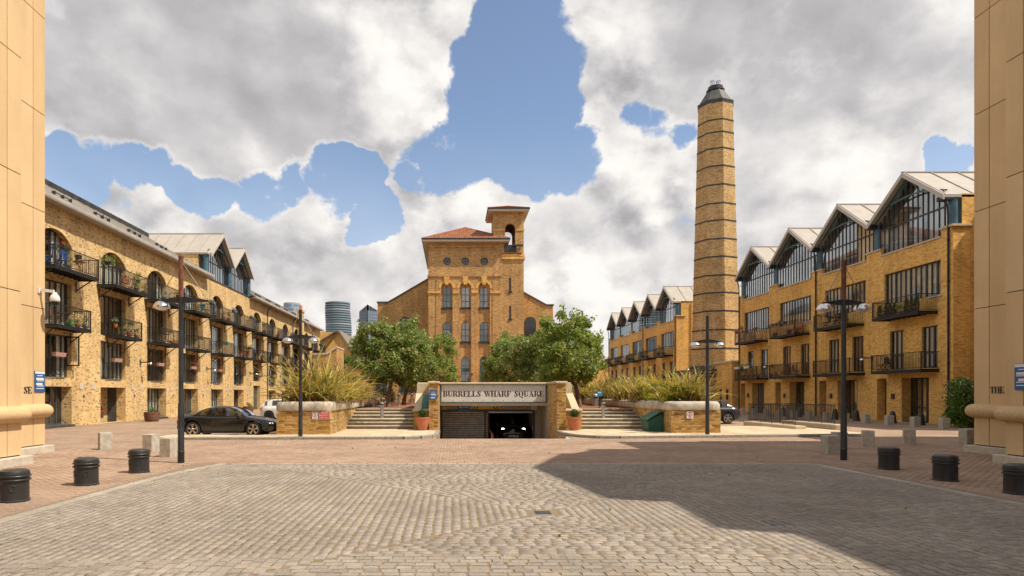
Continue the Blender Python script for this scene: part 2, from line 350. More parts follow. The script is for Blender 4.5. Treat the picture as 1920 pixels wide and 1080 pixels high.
mat('render_white', (.62, .58, .52), .7, var=.04)
mat('ground_far', (.22, .17, .125), .9, var=.2, scale=.6)

# ------------------------------------------------------------------ mesh builder
class MB:
    """Collects shapes; T maps local (u, d, z) to the world when a facade frame is set."""
    def __init__(s, T=None):
        s.v = []; s.f = []; s.m = []; s.T = T; s.np = []
    def add(s, vs, fs, m=0):
        o = len(s.v)
        if s.T: vs = [s.T(*p) for p in vs]
        s.v.extend(vs)
        for f in fs: s.f.append(tuple(i + o for i in f)); s.m.append(m)
        return s
    def quad(s, a, b, c, d, m=0): return s.add([a, b, c, d], [(0, 1, 2, 3)], m)
    def poly(s, pts, m=0): return s.add(list(pts), [tuple(range(len(pts)))], m)
    def box(s, x0, x1, y0, y1, z0, z1, m=0):
        vs = [(x0, y0, z0), (x1, y0, z0), (x1, y1, z0), (x0, y1, z0), (x0, y0, z1), (x1, y0, z1), (x1, y1, z1), (x0, y1, z1)]
        return s.add(vs, [(0, 3, 2, 1), (4, 5, 6, 7), (0, 1, 5, 4), (1, 2, 6, 5), (2, 3, 7, 6), (3, 0, 4, 7)], m)
    def cbox(s, x0, x1, y0, y1, z0, z1, c=.02, m=0):
        """box with chamfered top and vertical edges"""
        def ring(i, z):
            return [(x0 + i, y0, z), (x1 - i, y0, z), (x1, y0 + i, z), (x1, y1 - i, z), (x1 - i, y1, z), (x0 + i, y1, z), (x0, y1 - i, z), (x0, y0 + i, z)]
        top = [(x0 + 2 * c, y0 + c, z1), (x1 - 2 * c, y0 + c, z1), (x1 - c, y0 + 2 * c, z1), (x1 - c, y1 - 2 * c, z1), (x1 - 2 * c, y1 - c, z1), (x0 + 2 * c, y1 - c, z1), (x0 + c, y1 - 2 * c, z1), (x0 + c, y0 + 2 * c, z1)]
        vs = ring(c, z0) + ring(c, z1 - c) + top
        fs = [tuple(range(7, -1, -1)), tuple(range(16, 24))]
        for k in range(8):
            j = (k + 1) % 8
            fs += [(k, j, 8 + j, 8 + k), (8 + k, 8 + j, 16 + j, 16 + k)]
        return s.add(vs, fs, m)
    def prism(s, poly, a0, a1, axis='y', m=0):
        """poly of 2D points; extruded between a0 and a1 along axis: y: pts (x,z); x: pts (y,z); z: pts (x,y)"""
        n = len(poly)
        def P(p, a): return {'y': (p[0], a, p[1]), 'x': (a, p[0], p[1]), 'z': (p[0], p[1], a)}[axis]
        vs = [P(p, a0) for p in poly] + [P(p, a1) for p in poly]
        fs = [tuple(range(n - 1, -1, -1)), tuple(range(n, 2 * n))] + [(i, (i + 1) % n, n + (i + 1) % n, n + i) for i in range(n)]
        return s.add(vs, fs, m)
    def beam(s, p, q, wd, ht, m=0, up=(0, 0, 1)):
        p, q = Vector(p), Vector(q); d = (q - p).normalized(); u = Vector(up)
        a = d.cross(u)
        if a.length < 1e-4: a = d.cross(Vector((1, 0, 0)))
        a.normalize(); b = a.cross(d).normalized()
        vs = []
        for e in (p, q):
            for sa, sb in ((-1, -1), (1, -1), (1, 1), (-1, 1)): vs.append(tuple(e + a * sa * wd / 2 + b * sb * ht / 2))
        return s.add(vs, [(3, 2, 1, 0), (4, 5, 6, 7), (0, 1, 5, 4), (1, 2, 6, 5), (2, 3, 7, 6), (3, 0, 4, 7)], m)
    def tube(s, pts, r, n=6, m=0, caps=True):
        pts = [Vector(p) for p in pts]; k = len(pts)
        rs = r if isinstance(r, (list, tuple)) else [r] * k
        vs = []; fs = []
        a = None
        for i, p in enumerate(pts):
            d = (pts[min(i + 1, k - 1)] - pts[max(i - 1, 0)]).normalized()
            if a is None:
                a = d.cross(Vector((0, 0, 1)))
                if a.length < 1e-3: a = d.cross(Vector((1, 0, 0)))
            a = (a - d * a.dot(d)).normalized(); b = d.cross(a)
            for j in range(n):
                t = 2 * PI * j / n
                vs.append(tuple(p + (a * math.cos(t) + b * math.sin(t)) * rs[i]))
        for i in range(k - 1):
            for j in range(n):
                fs.append((i * n + j, i * n + (j + 1) % n, (i + 1) * n + (j + 1) % n, (i + 1) * n + j))
        if caps: fs += [tuple(range(n - 1, -1, -1)), tuple(range((k - 1) * n, k * n))]
        return s.add(vs, fs, m)
    def lathe(s, prof, c=(0, 0, 0), n=16, m=0, ph=0.0):
        """profile [(r, z)] round the vertical axis through c"""
        vs = []; fs = []; k = len(prof)
        for r, z in prof:
            for j in range(n):
                t = 2 * PI * j / n + ph
                vs.append((c[0] + r * math.cos(t), c[1] + r * math.sin(t), c[2] + z))
        for i in range(k - 1):
            for j in range(n):
                fs.append((i * n + j, i * n + (j + 1) % n, (i + 1) * n + (j + 1) % n, (i + 1) * n + j))
        fs += [tuple(range(n - 1, -1, -1)), tuple(range((k - 1) * n, k * n))]
        return s.add(vs, fs, m)
    def arr(s, V, F, m=0):
        o = len(s.v); s.v.extend(map(tuple, V)); s.f.extend([tuple(int(i) + o for i in f) for f in F]); s.m.extend([m] * len(F)); return s
    def weld(s):
        key = {}; idx = []; vs = []
        for p in s.v:
            k = (round(p[0], 4), round(p[1], 4), round(p[2], 4))
            if k not in key: key[k] = len(vs); vs.append(p)
            idx.append(key[k])
        s.v = vs; s.f = [tuple(idx[i] for i in f) for f in s.f]
        return s
    def mesh(s, name, mats, smooth=None, org=None):
        me = bpy.data.meshes.new(name)
        vs = s.v
        if org is not None and (org[0] or org[1] or org[2]): vs = [(p[0] - org[0], p[1] - org[1], p[2] - org[2]) for p in vs]
        me.from_pydata(vs, [], s.f)
        if isinstance(mats, str): mats = [mats]
        for k in mats: me.materials.append(MATS[k])
        if len(mats) > 1: me.polygons.foreach_set('material_index', s.m)
        if smooth:
            me.polygons.foreach_set('use_smooth', [True] * len(s.f))
            if smooth is not True: me.set_sharp_from_angle(angle=R(smooth))
        return me

ORG = {}
def link(name, data, parent=None, loc=(0, 0, 0)):
    o = bpy.data.objects.new(name, data); COL.objects.link(o)
    o.location = loc
    if parent is not None: o.parent = parent
    return o
def tag(o, label=None, cat=None, group=None, kind=None):
    if label: o['label'] = label
    if cat: o['category'] = cat
    if group: o['group'] = group
    if kind: o['kind'] = kind
    return o
def thing(name, label, cat, loc=(0, 0, 0), group=None, rz=0.0):
    o = link(name, None, None, loc); o.empty_display_size = .3
    o.rotation_euler = (0, 0, rz)
    ORG[o.name] = Vector(loc)
    return tag(o, label, cat, group)
def org_of(o): return ORG.get(o.name, Vector((0, 0, 0))) if o is not None else Vector((0, 0, 0))
def part(mb, name, mats, parent=None, smooth=None, local=False):
    """mb in world coordinates (or in the parent's own coordinates when local)"""
    org = Vector((0, 0, 0)) if local or parent is None else org_of(parent)
    o = link(name, mb.mesh(name, mats, smooth, org), parent)
    ORG[o.name] = org
    return o
def piece(name, me, parent, loc, scale=None, rot=None):
    """one more object on a shared mesh, at a world place"""
    g = org_of(parent)
    o = link(name, me, parent, (loc[0] - g.x, loc[1] - g.y, loc[2] - g.z))
    if scale is not None: o.scale = scale
    if rot is not None: o.rotation_euler = rot
    ORG[o.name] = Vector(loc)
    return o
def single(mb, name, mats, label, cat, group=None, smooth=None, loc=(0, 0, 0), kind=None):
    o = link(name, mb.mesh(name, mats, smooth, loc), None, loc); ORG[o.name] = Vector(loc)
    return tag(o, label, cat, group, kind)
def copy_thing(src, loc, rz=0.0, label=None, name=None):
    """a copy of a thing and of its parts and their sub-parts"""
    c = src.copy(); COL.objects.link(c); c.location = loc; c.rotation_euler = (0, 0, rz)
    if label: c['label'] = label
    ORG[c.name] = Vector(loc)
    for ch in KIDS(src):
        d = ch.copy(); COL.objects.link(d); d.parent = c; ORG[d.name] = Vector(loc)
        for g in KIDS(ch):
            e = g.copy(); COL.objects.link(e); e.parent = d
    return c
def KIDS(o): return list(o.children)

def FR(ox, oy, u, n):
    """facade frame: u along the wall, d outwards, z up"""
    def T(a, d, z): return (ox + u[0] * a + n[0] * d, oy + u[1] * a + n[1] * d, z)
    T.u, T.n = u, n
    return T

def wall(mb, u0, u1, z0, z1, ops, m=0):
    """front face with rectangular openings (u0,u1,z0,z1,depth) and their reveals"""
    us = sorted({u0, u1, *[o[0] for o in ops], *[o[1] for o in ops]}); zs = sorted({z0, z1, *[o[2] for o in ops], *[o[3] for o in ops]})
    us = [a for a in us if u0 <= a <= u1]; zs = [a for a in zs if z0 <= a <= z1]
    for j in range(len(zs) - 1):
        run = None
        for i in range(len(us) - 1):
            cu, cz = (us[i] + us[i + 1]) / 2, (zs[j] + zs[j + 1]) / 2
            hole = any(o[0] < cu < o[1] and o[2] < cz < o[3] for o in ops)
            if not hole:
                if run is None: run = us[i]
                end = us[i + 1]
            if run is not None and (hole or i == len(us) - 2):
                mb.quad((run, 0, zs[j]), (end, 0, zs[j]), (end, 0, zs[j + 1]), (run, 0, zs[j + 1]), m); run = None
    for o in ops:
        a, b, c, d, r = o[:5]
        mb.quad((a, 0, c), (a, -r, c), (a, -r, d), (a, 0, d), m); mb.quad((b, 0, c), (b, 0, d), (b, -r, d), (b, -r, c), m)
        mb.quad((a, 0, d), (a, -r, d), (b, -r, d), (b, 0, d), m); mb.quad((a, 0, c), (b, 0, c), (b, -r, c), (a, -r, c), m)
def arch_pts(u0, u1, zs, rise, n=14):
    """points of a segmental or semicircular arch from (u0, zs) to (u1, zs)"""
    h = (u1 - u0) / 2; rad = (h * h + rise * rise) / (2 * rise); cz = zs + rise - rad; t0 = math.asin(min(1, h / rad))
    if rise >= h * .999: t0 = PI / 2
    return [((u0 + u1) / 2 + rad * math.sin(t), cz + rad * math.cos(t)) for t in [(-t0 + 2 * t0 * i / n) for i in range(n + 1)]]
def arch_fill(mb, u0, u1, zs, rise, ztop, r, m=0, n=14):
    """spandrels of an arched opening cut as a rectangle up to ztop; r = reveal depth"""
    p = arch_pts(u0, u1, zs, rise, n)
    for (a, za), (b, zb) in zip(p, p[1:]):
        mb.quad((a, 0, za), (b, 0, zb), (b, 0, ztop), (a, 0, ztop), m)
        mb.quad((a, 0, za), (a, -r, za), (b, -r, zb), (b, 0, zb), m)
        mb.quad((a, -r - .002, za), (b, -r - .002, zb), (b, -r - .002, ztop), (a, -r - .002, ztop), m)
def ring_fill(mb, cu, cz, rad, half, m=0, n=24, r=.3):
    """square hole (half side) closed round a circular hole"""
    for i in range(n):
        t0, t1 = 2 * PI * i / n, 2 * PI * (i + 1) / n
        def sq(t):
            k = half / max(abs(math.cos(t)), abs(math.sin(t))); return (cu + k * math.cos(t), 0, cz + k * math.sin(t))
        def ci(t, d=0): return (cu + rad * math.cos(t), d, cz + rad * math.sin(t))
        mb.quad(ci(t0), ci(t1), sq(t1), sq(t0), m); mb.quad(ci(t0), ci(t0, -r), ci(t1, -r), ci(t1), m)

# shared unit meshes -------------------------------------------------
_cache = {}
def cached(key, fn):
    if key not in _cache: _cache[key] = fn()
    return _cache[key]
def unit_pane(ax, mt):
    def mk():
        b = MB()
        if ax == 'x': b.box(0, 1, -.004, .004, 0, 1)
        else: b.box(-.004, .004, 0, 1, 0, 1)
        return b.mesh('pane', mt)
    return cached(('pane', ax, mt), mk)
def unit_curtain(ax):
    def mk():
        b = MB(); n = 24
        for i in range(n):
            a, c = i / n, (i + 1) / n
            f = lambda t: .035 * math.sin(t * 6 * PI)
            P = (lambda t, z: (t, f(t), z)) if ax == 'x' else (lambda t, z: (f(t), t, z))
            b.quad(P(a, 0), P(c, 0), P(c, 1), P(a, 1))
        return b.mesh('curtain', 'curtain', True)
    return cached(('curtain', ax), mk)

def window(parent, T, u0, u1, z0, z1, d, nu, zl=(), bar=.06, frame='frame_dark', pane='window_glass', back=.55, curtains=0.0, inside='interior', fr=.07, thick=None, label=None, panes=True):
    """window part (frame and bars) with pane and curtain sub-parts; d = plane behind the wall face"""
    ax = 'y' if abs(T.u[1]) > .5 else 'x'
    key = ('win', ax, T.n, round(u1 - u0, 3), round(z1 - z0, 3), nu, tuple(zl) if not zl else tuple(round(z - z0, 3) for z in zl), bar, frame, back, inside, fr, tuple(thick or ()))
    W, H = u1 - u0, z1 - z0
    us = [W * i / nu for i in range(nu + 1)]
    zz = [0] + [z - z0 for z in zl] + [H]
    def mk():
        b = MB(FR(0, 0, T.u, T.n))
        b.box(0, W, -.05, .03, 0, fr); b.box(0, W, -.05, .03, H - fr, H); b.box(0, fr, -.05, .031, fr, H - fr); b.box(W - fr, W, -.05, .031, fr, H - fr)
        for i, u in enumerate(us[1:-1]):
            bw = bar * (1.7 if thick and (i + 1) in thick else 1)
            b.box(u - bw / 2, u + bw / 2, -.04, .034, fr, H - fr)
        for z in zz[1:-1]: b.box(fr, W - fr, -.035, .028, z - bar / 2, z + bar / 2)
        if back:
            b.quad((0, -back, 0), (W, -back, 0), (W, -back, H), (0, -back, H), 1)
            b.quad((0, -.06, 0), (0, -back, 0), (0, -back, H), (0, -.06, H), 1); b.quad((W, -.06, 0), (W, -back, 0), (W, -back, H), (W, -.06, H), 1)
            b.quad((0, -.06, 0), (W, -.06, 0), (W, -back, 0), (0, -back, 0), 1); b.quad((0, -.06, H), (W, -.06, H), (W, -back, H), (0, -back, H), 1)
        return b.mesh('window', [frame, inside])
    o = piece('window', cached(key, mk), parent, T(u0, d, z0))
    if label: o['label'] = label
    if panes:
        pm = unit_pane(ax, pane)
        sgn = T.u[1] if ax == 'y' else T.u[0]
        for i in range(nu):
            for j in range(len(zz) - 1):
                a = us[i] + (fr if i == 0 else bar / 2); c = us[i + 1] - (fr if i == nu - 1 else bar / 2)
                e = zz[j] + (fr if j == 0 else bar / 2); g = zz[j + 1] - (fr if j == len(zz) - 2 else bar / 2)
                sc = (1, c - a, g - e) if ax == 'y' else (c - a, 1, g - e)
                piece('pane', pm, o, T(u0 + (a if sgn > 0 else a), d, z0 + e), sc)
    if curtains:
        cm = unit_curtain(ax)
        sides = []
        r = random.random()
        if r < curtains:
            sides = random.choice([[(0.02, .26), (.74, .98)], [(.02, .98)], [(.02, .98)], [(.02, .55)], [(.4, .98)], [(0.02, .3), (.6, .98)], [(.02, .3), (.36, .66), (.76, .98)]])
        for a, c in sides:
            sc = (1, W * (c - a), H - .1) if ax == 'y' else (W * (c - a), 1, H - .1)
            piece('curtain', cm, o, T(u0 + W * a, d - .10, z0 + .05), sc)
    return o

def balcony(parent, T, u0, u1, z, dep=1.2, h=1.05, braces=True, style='bars'):
    """balcony part: slab and edge beams; railing and bracket sub-parts"""
    W = u1 - u0
    def slab():
        b = MB(FR(0, 0, T.u, T.n))
        b.box(0, W, 0.01, dep, -.05, 0); b.box(0, W, dep - .06, dep + .01, -.17, .03); b.box(0, .06, 0.01, dep - .06, -.17, .03); b.box(W - .06, W, 0.01, dep - .06, -.17, .03)
        k = max(2, int(W / .45))
        for i in range(1, k): b.box(W * i / k - .03, W * i / k + .03, .02, dep - .07, -.14, -.052)
        n = int(W / .16)
        for i in range(n): b.box((i + .3) * W / n, (i + .6) * W / n, dep + .008, dep + .03, -.13, 0.0)
        return b.mesh('balcony', 'railing_black')
    def rail():
        b = MB(FR(0, 0, T.u, T.n))
        for zz in (.1, h): b.box(.0, W, dep - .045, dep - .005, zz - .02, zz + .02)
        for u in (0.02, W - .02):
            b.box(u - .02, u + .02, .02, dep - .05, h - .02, h + .02); b.box(u - .015, u + .015, .02, dep - .05, .085, .115)
            b.box(u - .025, u + .025, dep - .05, dep, 0.03, h + .03)
            k = max(2, int(dep / .12))
            for i in range(1, k): b.box(u - .008, u + .008, dep * i / k - .008, dep * i / k + .008, .11, h - .02)
        k = max(2, int(W / .12))
        for i in range(1, k): b.box(W * i / k - .009, W * i / k + .009, dep - .035, dep - .017, .12, h - .02)
        return b.mesh('railing', 'railing_black')
    o = piece('balcony', cached(('bal', T.u, T.n, round(W, 2), dep), slab), parent, T(u0, 0, z))
    piece('railing', cached(('rail', T.u, T.n, round(W, 2), dep, h), rail), o, T(u0, 0, z))
    if braces:
        def br():
            b = MB(FR(0, 0, T.u, T.n)); b.beam((0, .02, -.75), (0, dep * .75, -.16), .05, .05); b.box(-.03, .03, .01, .04, -.85, -.2); return b.mesh('bracket', 'railing_black')
        for u in (.25, W - .25): piece('bracket', cached(('brk', T.u, T.n, dep), br), o, T(u0 + u, 0, z))
    return o

# leaves ------------------------------------------------------------
def leaf_cloud(mb, centres, radii, per, size, m=0, flat=1.0, drop=0.0):
    """leaf-sized quads spread through clumps"""
    C_ = np.asarray(centres, float); n = len(C_) * per
    c = np.repeat(C_, per, 0); rr = np.repeat(np.asarray(radii, float) if np.ndim(radii) else np.full(len(C_), radii), per)
    d = RNG.normal(size=(n, 3)); d /= np.linalg.norm(d, axis=1)[:, None]
    p = c + d * (rr * RNG.random(n) ** .45)[:, None] * np.array([1, 1, flat])
    p[:, 2] -= drop * RNG.random(n)
    a = RNG.normal(size=(n, 3)); a += d * .5; a /= np.linalg.norm(a, axis=1)[:, None]
    b = np.cross(a, RNG.normal(size=(n, 3))); b /= np.linalg.norm(b, axis=1)[:, None]
    s = size * (.6 + .8 * RNG.random(n))[:, None]
    t = np.cross(a, b)
    V = np.stack([p - b * s * .5, p + t * s * .28 , p + b * s * .5, p - t * s * .28], 1).reshape(-1, 3)
    mb.arr(V, np.arange(4 * n).reshape(n, 4), m)
def blade_pts(L, lean, az, wd, droop, n=6):
    """points of a long arching leaf from the origin"""
    out = []; x = z = 0.0; ang = lean
    for i in range(n + 1):
        t = i / n
        out.append((x * math.cos(az), x * math.sin(az), z, wd * (1 - t) ** .6 * (.55 + .45 * min(1, t * 4)) if t < 1 else .004))
        x += L / n * math.sin(ang); z += L / n * math.cos(ang); ang += droop / n * (.4 + 1.6 * t)
    return out
def add_blade(mb, base, L, lean, az, wd, droop, m=0, n=6):
    pts = blade_pts(L, lean, az, wd, droop, n); sx, sy = -math.sin(az), math.cos(az)
    vs = []; fs = []
    for x, y, z, w_ in pts:
        vs += [(base[0] + x - sx * w_ / 2, base[1] + y - sy * w_ / 2, base[2] + z + w_ * .22), (base[0] + x, base[1] + y, base[2] + z), (base[0] + x + sx * w_ / 2, base[1] + y + sy * w_ / 2, base[2] + z + w_ * .22)]
    for i in range(n):
        o = 3 * i; fs += [(o, o + 1, o + 4, o + 3), (o + 1, o + 2, o + 5, o + 4)]
    mb.add(vs, fs, m)

# text --------------------------------------------------------------
def text(parent, name, body, T, u, z, size, mt, d=.004, align='CENTER', sx=1.0):
    cu = bpy.data.curves.new(name, 'FONT'); cu.body = body; cu.size = size; cu.align_x = align; cu.align_y = 'CENTER'; cu.extrude = .001
    cu.materials.append(MATS[mt])
    tmp = bpy.data.objects.new(name, cu); me = bpy.data.meshes.new_from_object(tmp); bpy.data.objects.remove(tmp); bpy.data.curves.remove(cu)
    o = piece(name, me, parent, T(u, d, z))
    x = Vector((T.u[0], T.u[1], 0)); nrm = Vector((T.n[0], T.n[1], 0)); up = Vector((0, 0, 1))
    o.rotation_euler = Matrix((x, up, nrm)).transposed().to_euler()
    o.scale = (sx, 1, 1)
    return o
# stencil serif capitals, drawn as polygons in a box of height 1
def glyph(ch):
    P = []; w_ = .72
    def rect(a, b, c, d): P.append([(a, c), (b, c), (b, d), (a, d)])
    def ser(x, z, hw=.17): rect(x - hw, x + hw, z, z + .045) if z < .5 else rect(x - hw, x + hw, z - .045, z)
    def stem(x, thick=.2): rect(x - thick / 2, x + thick / 2, 0.045, .955); ser(x, 0); ser(x, 1)
    def thin(x0, z0, x1, z1, t=.05): P.append([(x0 - t / 2, z0), (x0 + t / 2, z0), (x1 + t / 2, z1), (x1 - t / 2, z1)])
    def bowl(cx, cz, rx, rz, t0, t1, thick=.2, hair=.04, n=14):
        o = []; i_ = []
        for k in range(n + 1):
            t = t0 + (t1 - t0) * k / n; c, s = math.cos(t), math.sin(t)
            th = hair + (thick - hair) * abs(c) ** 1.5
            o.append((cx + rx * c, cz + rz * s)); i_.append((cx + (rx - th) * c, cz + (rz - hair * 1.1) * s))
        for k in range(n): P.append([o[k], o[k + 1], i_[k + 1], i_[k]])
    H = PI / 2
    if ch == 'B': stem(.17); bowl(.36, .74, .30, .26, -H, H); bowl(.36, .255, .36, .255, -H, H); w_ = .76
    elif ch == 'U': rect(.09, .29, .26, .955); ser(.19, 1); rect(.63, .67, .3, .955); ser(.65, 1, .12); bowl(.38, .3, .29, .3, PI, 2 * PI, .18); w_ = .82
    elif ch == 'R': stem(.17); bowl(.36, .73, .31, .27, -H, H); P.append([(.40, .46), (.56, .46), (.80, .0), (.56, 0)]); w_ = .84
    elif ch == 'E': stem(.17); rect(.3, .62, 0, .045); rect(.3, .60, .955, 1); rect(.30, .46, .48, .52); P.append([(.56, 0), (.66, 0), (.68, .28), (.64, .28)]); P.append([(.54, 1), (.62, 1), (.64, .74), (.60, .74)]); rect(.44, .48, .38, .62); w_ = .74
    elif ch == 'L': stem(.17); rect(.3, .62, 0, .045); P.append([(.56, 0), (.66, 0), (.69, .32), (.65, .32)]); w_ = .73
    elif ch == 'S':
        bowl(.33, .74, .26, .26, .3, PI * 1.15, .12); bowl(.33, .26, .27, .26, -PI * .85, PI * .15, .12)
        P.append([(.08, .78), (.22, .84), (.60, .24), (.44, .16)]); thin(.58, .7, .58, 1); thin(.07, 0, .07, .3); w_ = .68
    elif ch == 'W': P.append([(.02, .955), (.24, .955), (.42, 0), (.34, 0)]); thin(.41, 0, .54, .9, .045); P.append([(.42, .955), (.64, .955), (.82, 0), (.74, 0)]); thin(.81, 0, .96, .955, .045); rect(-.02, .30, .955, 1); rect(.40, .68, .955, 1); rect(.86, 1.06, .955, 1); w_ = 1.08
    elif ch == 'H': stem(.18); stem(.68); rect(.30, .56, .48, .52); w_ = .88
    elif ch == 'A': P.append([(.33, 1), (.42, 1), (.76, .045), (.53, .045)]); thin(.13, .045, .36, .95, .045); rect(.22, .52, .30, .34); rect(.02, .25, 0, .045); rect(.46, .84, 0, .045); w_ = .86
    elif ch == 'F': stem(.17); rect(.3, .60, .955, 1); rect(.30, .46, .48, .52); P.append([(.54, 1), (.64, 1), (.66, .70), (.62, .70)]); rect(.44, .48, .36, .64); w_ = .70
    elif ch == 'Q': bowl(.42, .5, .38, .5, H + .12, 3 * H - .12, .22); bowl(.42, .5, .38, .5, -H + .12, H - .12, .22); P.append([(.36, .02), (.46, .02), (.78, -.22), (.56, -.22)]); w_ = .86
    elif ch == 'T': stem(.34); rect(.04, .24, .955, 1); rect(.44, .64, .955, 1); P.append([(.02, 1), (.08, 1), (.06, .70), (.02, .70)]); P.append([(.60, 1), (.66, 1), (.66, .70), (.62, .70)]); w_ = .70
    elif ch == ' ': w_ = .5
    return P, w_
def serif_word(parent, body, T, u0, u1, z0, z1, mt='letter_black', d=.006):
    """spreads stencil capitals between u0 and u1; every letter is a part"""
    tot = sum(glyph(c)[1] for c in body); k = (u1 - u0) / tot; u = u0
    for c in body:
        P, w_ = glyph(c)
        if P:
            b = MB(T)
            for pl in P:
                q = [(u + x * k, z0 + y * (z1 - z0)) for x, y in pl]
                n = len(q)
                b.add([(x, d, y) for x, y in q] + [(x, d + .008, y) for x, y in q], [tuple(range(n, 2 * n))] + [(i, (i + 1) % n, n + (i + 1) % n, n + i) for i in range(n)])
            part(b, 'letter', mt, parent)
        u += w_ * k

# ================================================================== THE GROUND
def structure(mb, name, mats, smooth=None, label=None, parent=None):
    o = part(mb, name, mats, parent, smooth)
    if parent is None: o['kind'] = 'structure'
    return o
b = MB()
# one sheet to the horizon with a hole for the garage ramp
xs = [-1500, -.66, 4.98, 1500]; ys = [-300, 26.4, 36.6, 1500]
for i in range(3):
    for j in range(3):
        if i == 1 and j == 1: continue
        b.quad((xs[i], ys[j], -.03), (xs[i + 1], ys[j], -.03), (xs[i + 1], ys[j + 1], -.03), (xs[i], ys[j + 1], -.03))
structure(b, 'ground', 'ground_far')
b = MB()
for x0, x1, y0, y1 in ((-40, -.66, 16.9, 110), (4.98, 45, 16.9, 110), (-.66, 4.98, 16.9, 26.4), (-40, -6.75, -30, 16.9), (9.75, 45, -30, 16.9), (-.66, 4.98, 36.6, 110)):
    b.quad((x0, y0, -.012), (x1, y0, -.012), (x1, y1, -.012), (x0, y1, -.012))
road = structure(b, 'brick_paving', 'paver_sheet')

def block_mesh(L, W, Hh, c, jit=0):
    b = MB()
    x, y = L / 2, W / 2
    vs = [(-x, -y, -Hh), (x, -y, -Hh), (x, y, -Hh), (-x, y, -Hh), (-x + c, -y + c, 0), (x - c, -y + c, 0), (x - c, y - c, 0), (-x + c, y - c, 0)]
    vs = [(p[0] + random.uniform(-jit, jit), p[1] + random.uniform(-jit, jit), p[2]) for p in vs]
    b.add(vs, [(4, 5, 6, 7), (0, 1, 5, 4), (1, 2, 6, 5), (2, 3, 7, 6), (3, 0, 4, 7)])
    return b
def blocks_np(items, Hh, c, jit):
    """items: array of (cx, cy, ztop, half length x, half width y); chamfered blocks as one vertex array"""
    I = np.asarray(items); n = len(I)
    s = np.array([[-1, -1], [1, -1], [1, 1], [-1, 1]])
    V = np.zeros((n, 8, 3))
    for k in range(4):
        j = RNG.uniform(-jit, jit, (n, 2)) if jit else 0
        for t, inset in ((0, 0.0), (4, c)):
            V[:, k + t, 0] = I[:, 0] + s[k, 0] * (I[:, 3] - inset); V[:, k + t, 1] = I[:, 1] + s[k, 1] * (I[:, 4] - inset)
            V[:, k + t, :2] += j
        V[:, k, 2] = I[:, 2] - Hh; V[:, k + 4, 2] = I[:, 2] + (RNG.uniform(-.003, .003, n) if jit else 0)
    F = np.array([[4, 5, 6, 7], [0, 1, 5, 4], [1, 2, 6, 5], [2, 3, 7, 6], [3, 0, 4, 7]])
    F = (F[None] + (np.arange(n) * 8)[:, None, None]).reshape(-1, 4)
    return V.reshape(-1, 3), F
def np_mesh(name, V, F, mt):
    me = bpy.data.meshes.new(name); me.vertices.add(len(V)); me.vertices.foreach_set('co', V.astype(np.float32).ravel())
    k = F.shape[1]; me.loops.add(F.size); me.loops.foreach_set('vertex_index', F.astype(np.int32).ravel())
    me.polygons.add(len(F)); me.polygons.foreach_set('loop_start', (np.arange(len(F)) * k).astype(np.int32))
    me.update(calc_edges=True); me.validate(); me.materials.append(MATS[mt])
    return me
def in_view(x, y): return y > 1 and -848 < x / y * 1200 < 1072 and 1.85 / y * 1200 < 342
def lay(items, parent, nm, mt_many, mt_one, Hh, c, jit, variants):
    """the 300 nearest blocks in view are parts of their own, the rest one part"""
    vis = [k for k, t in enumerate(items) if in_view(t[0], t[1])]
    vis.sort(key=lambda k: items[k][1] ** 2 + .2 * items[k][0] ** 2)
    pick = set(vis[:300])
    for k in vis[:300]:
        cx, cy, z, hx, hy = items[k]
        # a few shared meshes, scaled to each block's size
        v = k % variants
        me = cached((nm, v), lambda: block_mesh(1, 1, 1, .045, .02 if jit else 0).mesh(nm, mt_one))
        piece(nm, me, parent, (cx, cy, z + random.uniform(-.003, .003)), (2 * hx, 2 * hy, Hh))
    V, F = blocks_np([t for k, t in enumerate(items) if k not in pick], Hh, c, jit)
    o = link(nm, np_mesh(nm, V, F, mt_many), parent); o['kind'] = 'stuff'
    return o

# ---- granite setts laid in four sectors round a centre
CX, CY = 1.4, 9.9
b = MB(); b.quad((-6.75, -12, .0075), (9.75, -12, .0075), (9.75, 16.9, .0075), (-6.75, 16.9, .0075))
cob = structure(b, 'cobbled_carriageway', 'joint_fill')
def left_edge(y): return -6.35 + max(0, y - 13) ** 2 * .035
def right_edge(y): return 9.3 - max(0, y - 13.5) ** 2 * .0
items = []
CW = .128
for sec in range(4):
    k = 0
    while True:
        r0 = k * CW
        if r0 > 13: break
        rc = r0 + CW / 2
        a = -rc + random.uniform(0, .1)
        while a < rc:
            L = random.uniform(.15, .245); a2 = min(a + L, rc)
            m = (a + a2) / 2; hl = (a2 - a) / 2 - .005; hw = CW / 2 - .006
            if hl > .03:
                if sec == 0: x, y, hx, hy = CX + m, CY + rc, hl, hw
                elif sec == 1: x, y, hx, hy = CX + m, CY - rc, hl, hw
                elif sec == 2: x, y, hx, hy = CX - rc, CY + m, hw, hl
                else: x, y, hx, hy = CX + rc, CY + m, hw, hl
                if left_edge(y) < x < right_edge(y) and 2.5 < y < 16.62 and not (abs(x - CX) < .25 and abs(y - CY) < .25):
                    items.append((x + random.uniform(-.003, .003), y + random.uniform(-.003, .003), .0135 + random.uniform(-.0022, .0026), hx, hy))
            a = a2
        k += 1
lay(items, cob, 'sett', 'sett', 'sett_single', .022, .008, .005, 6)
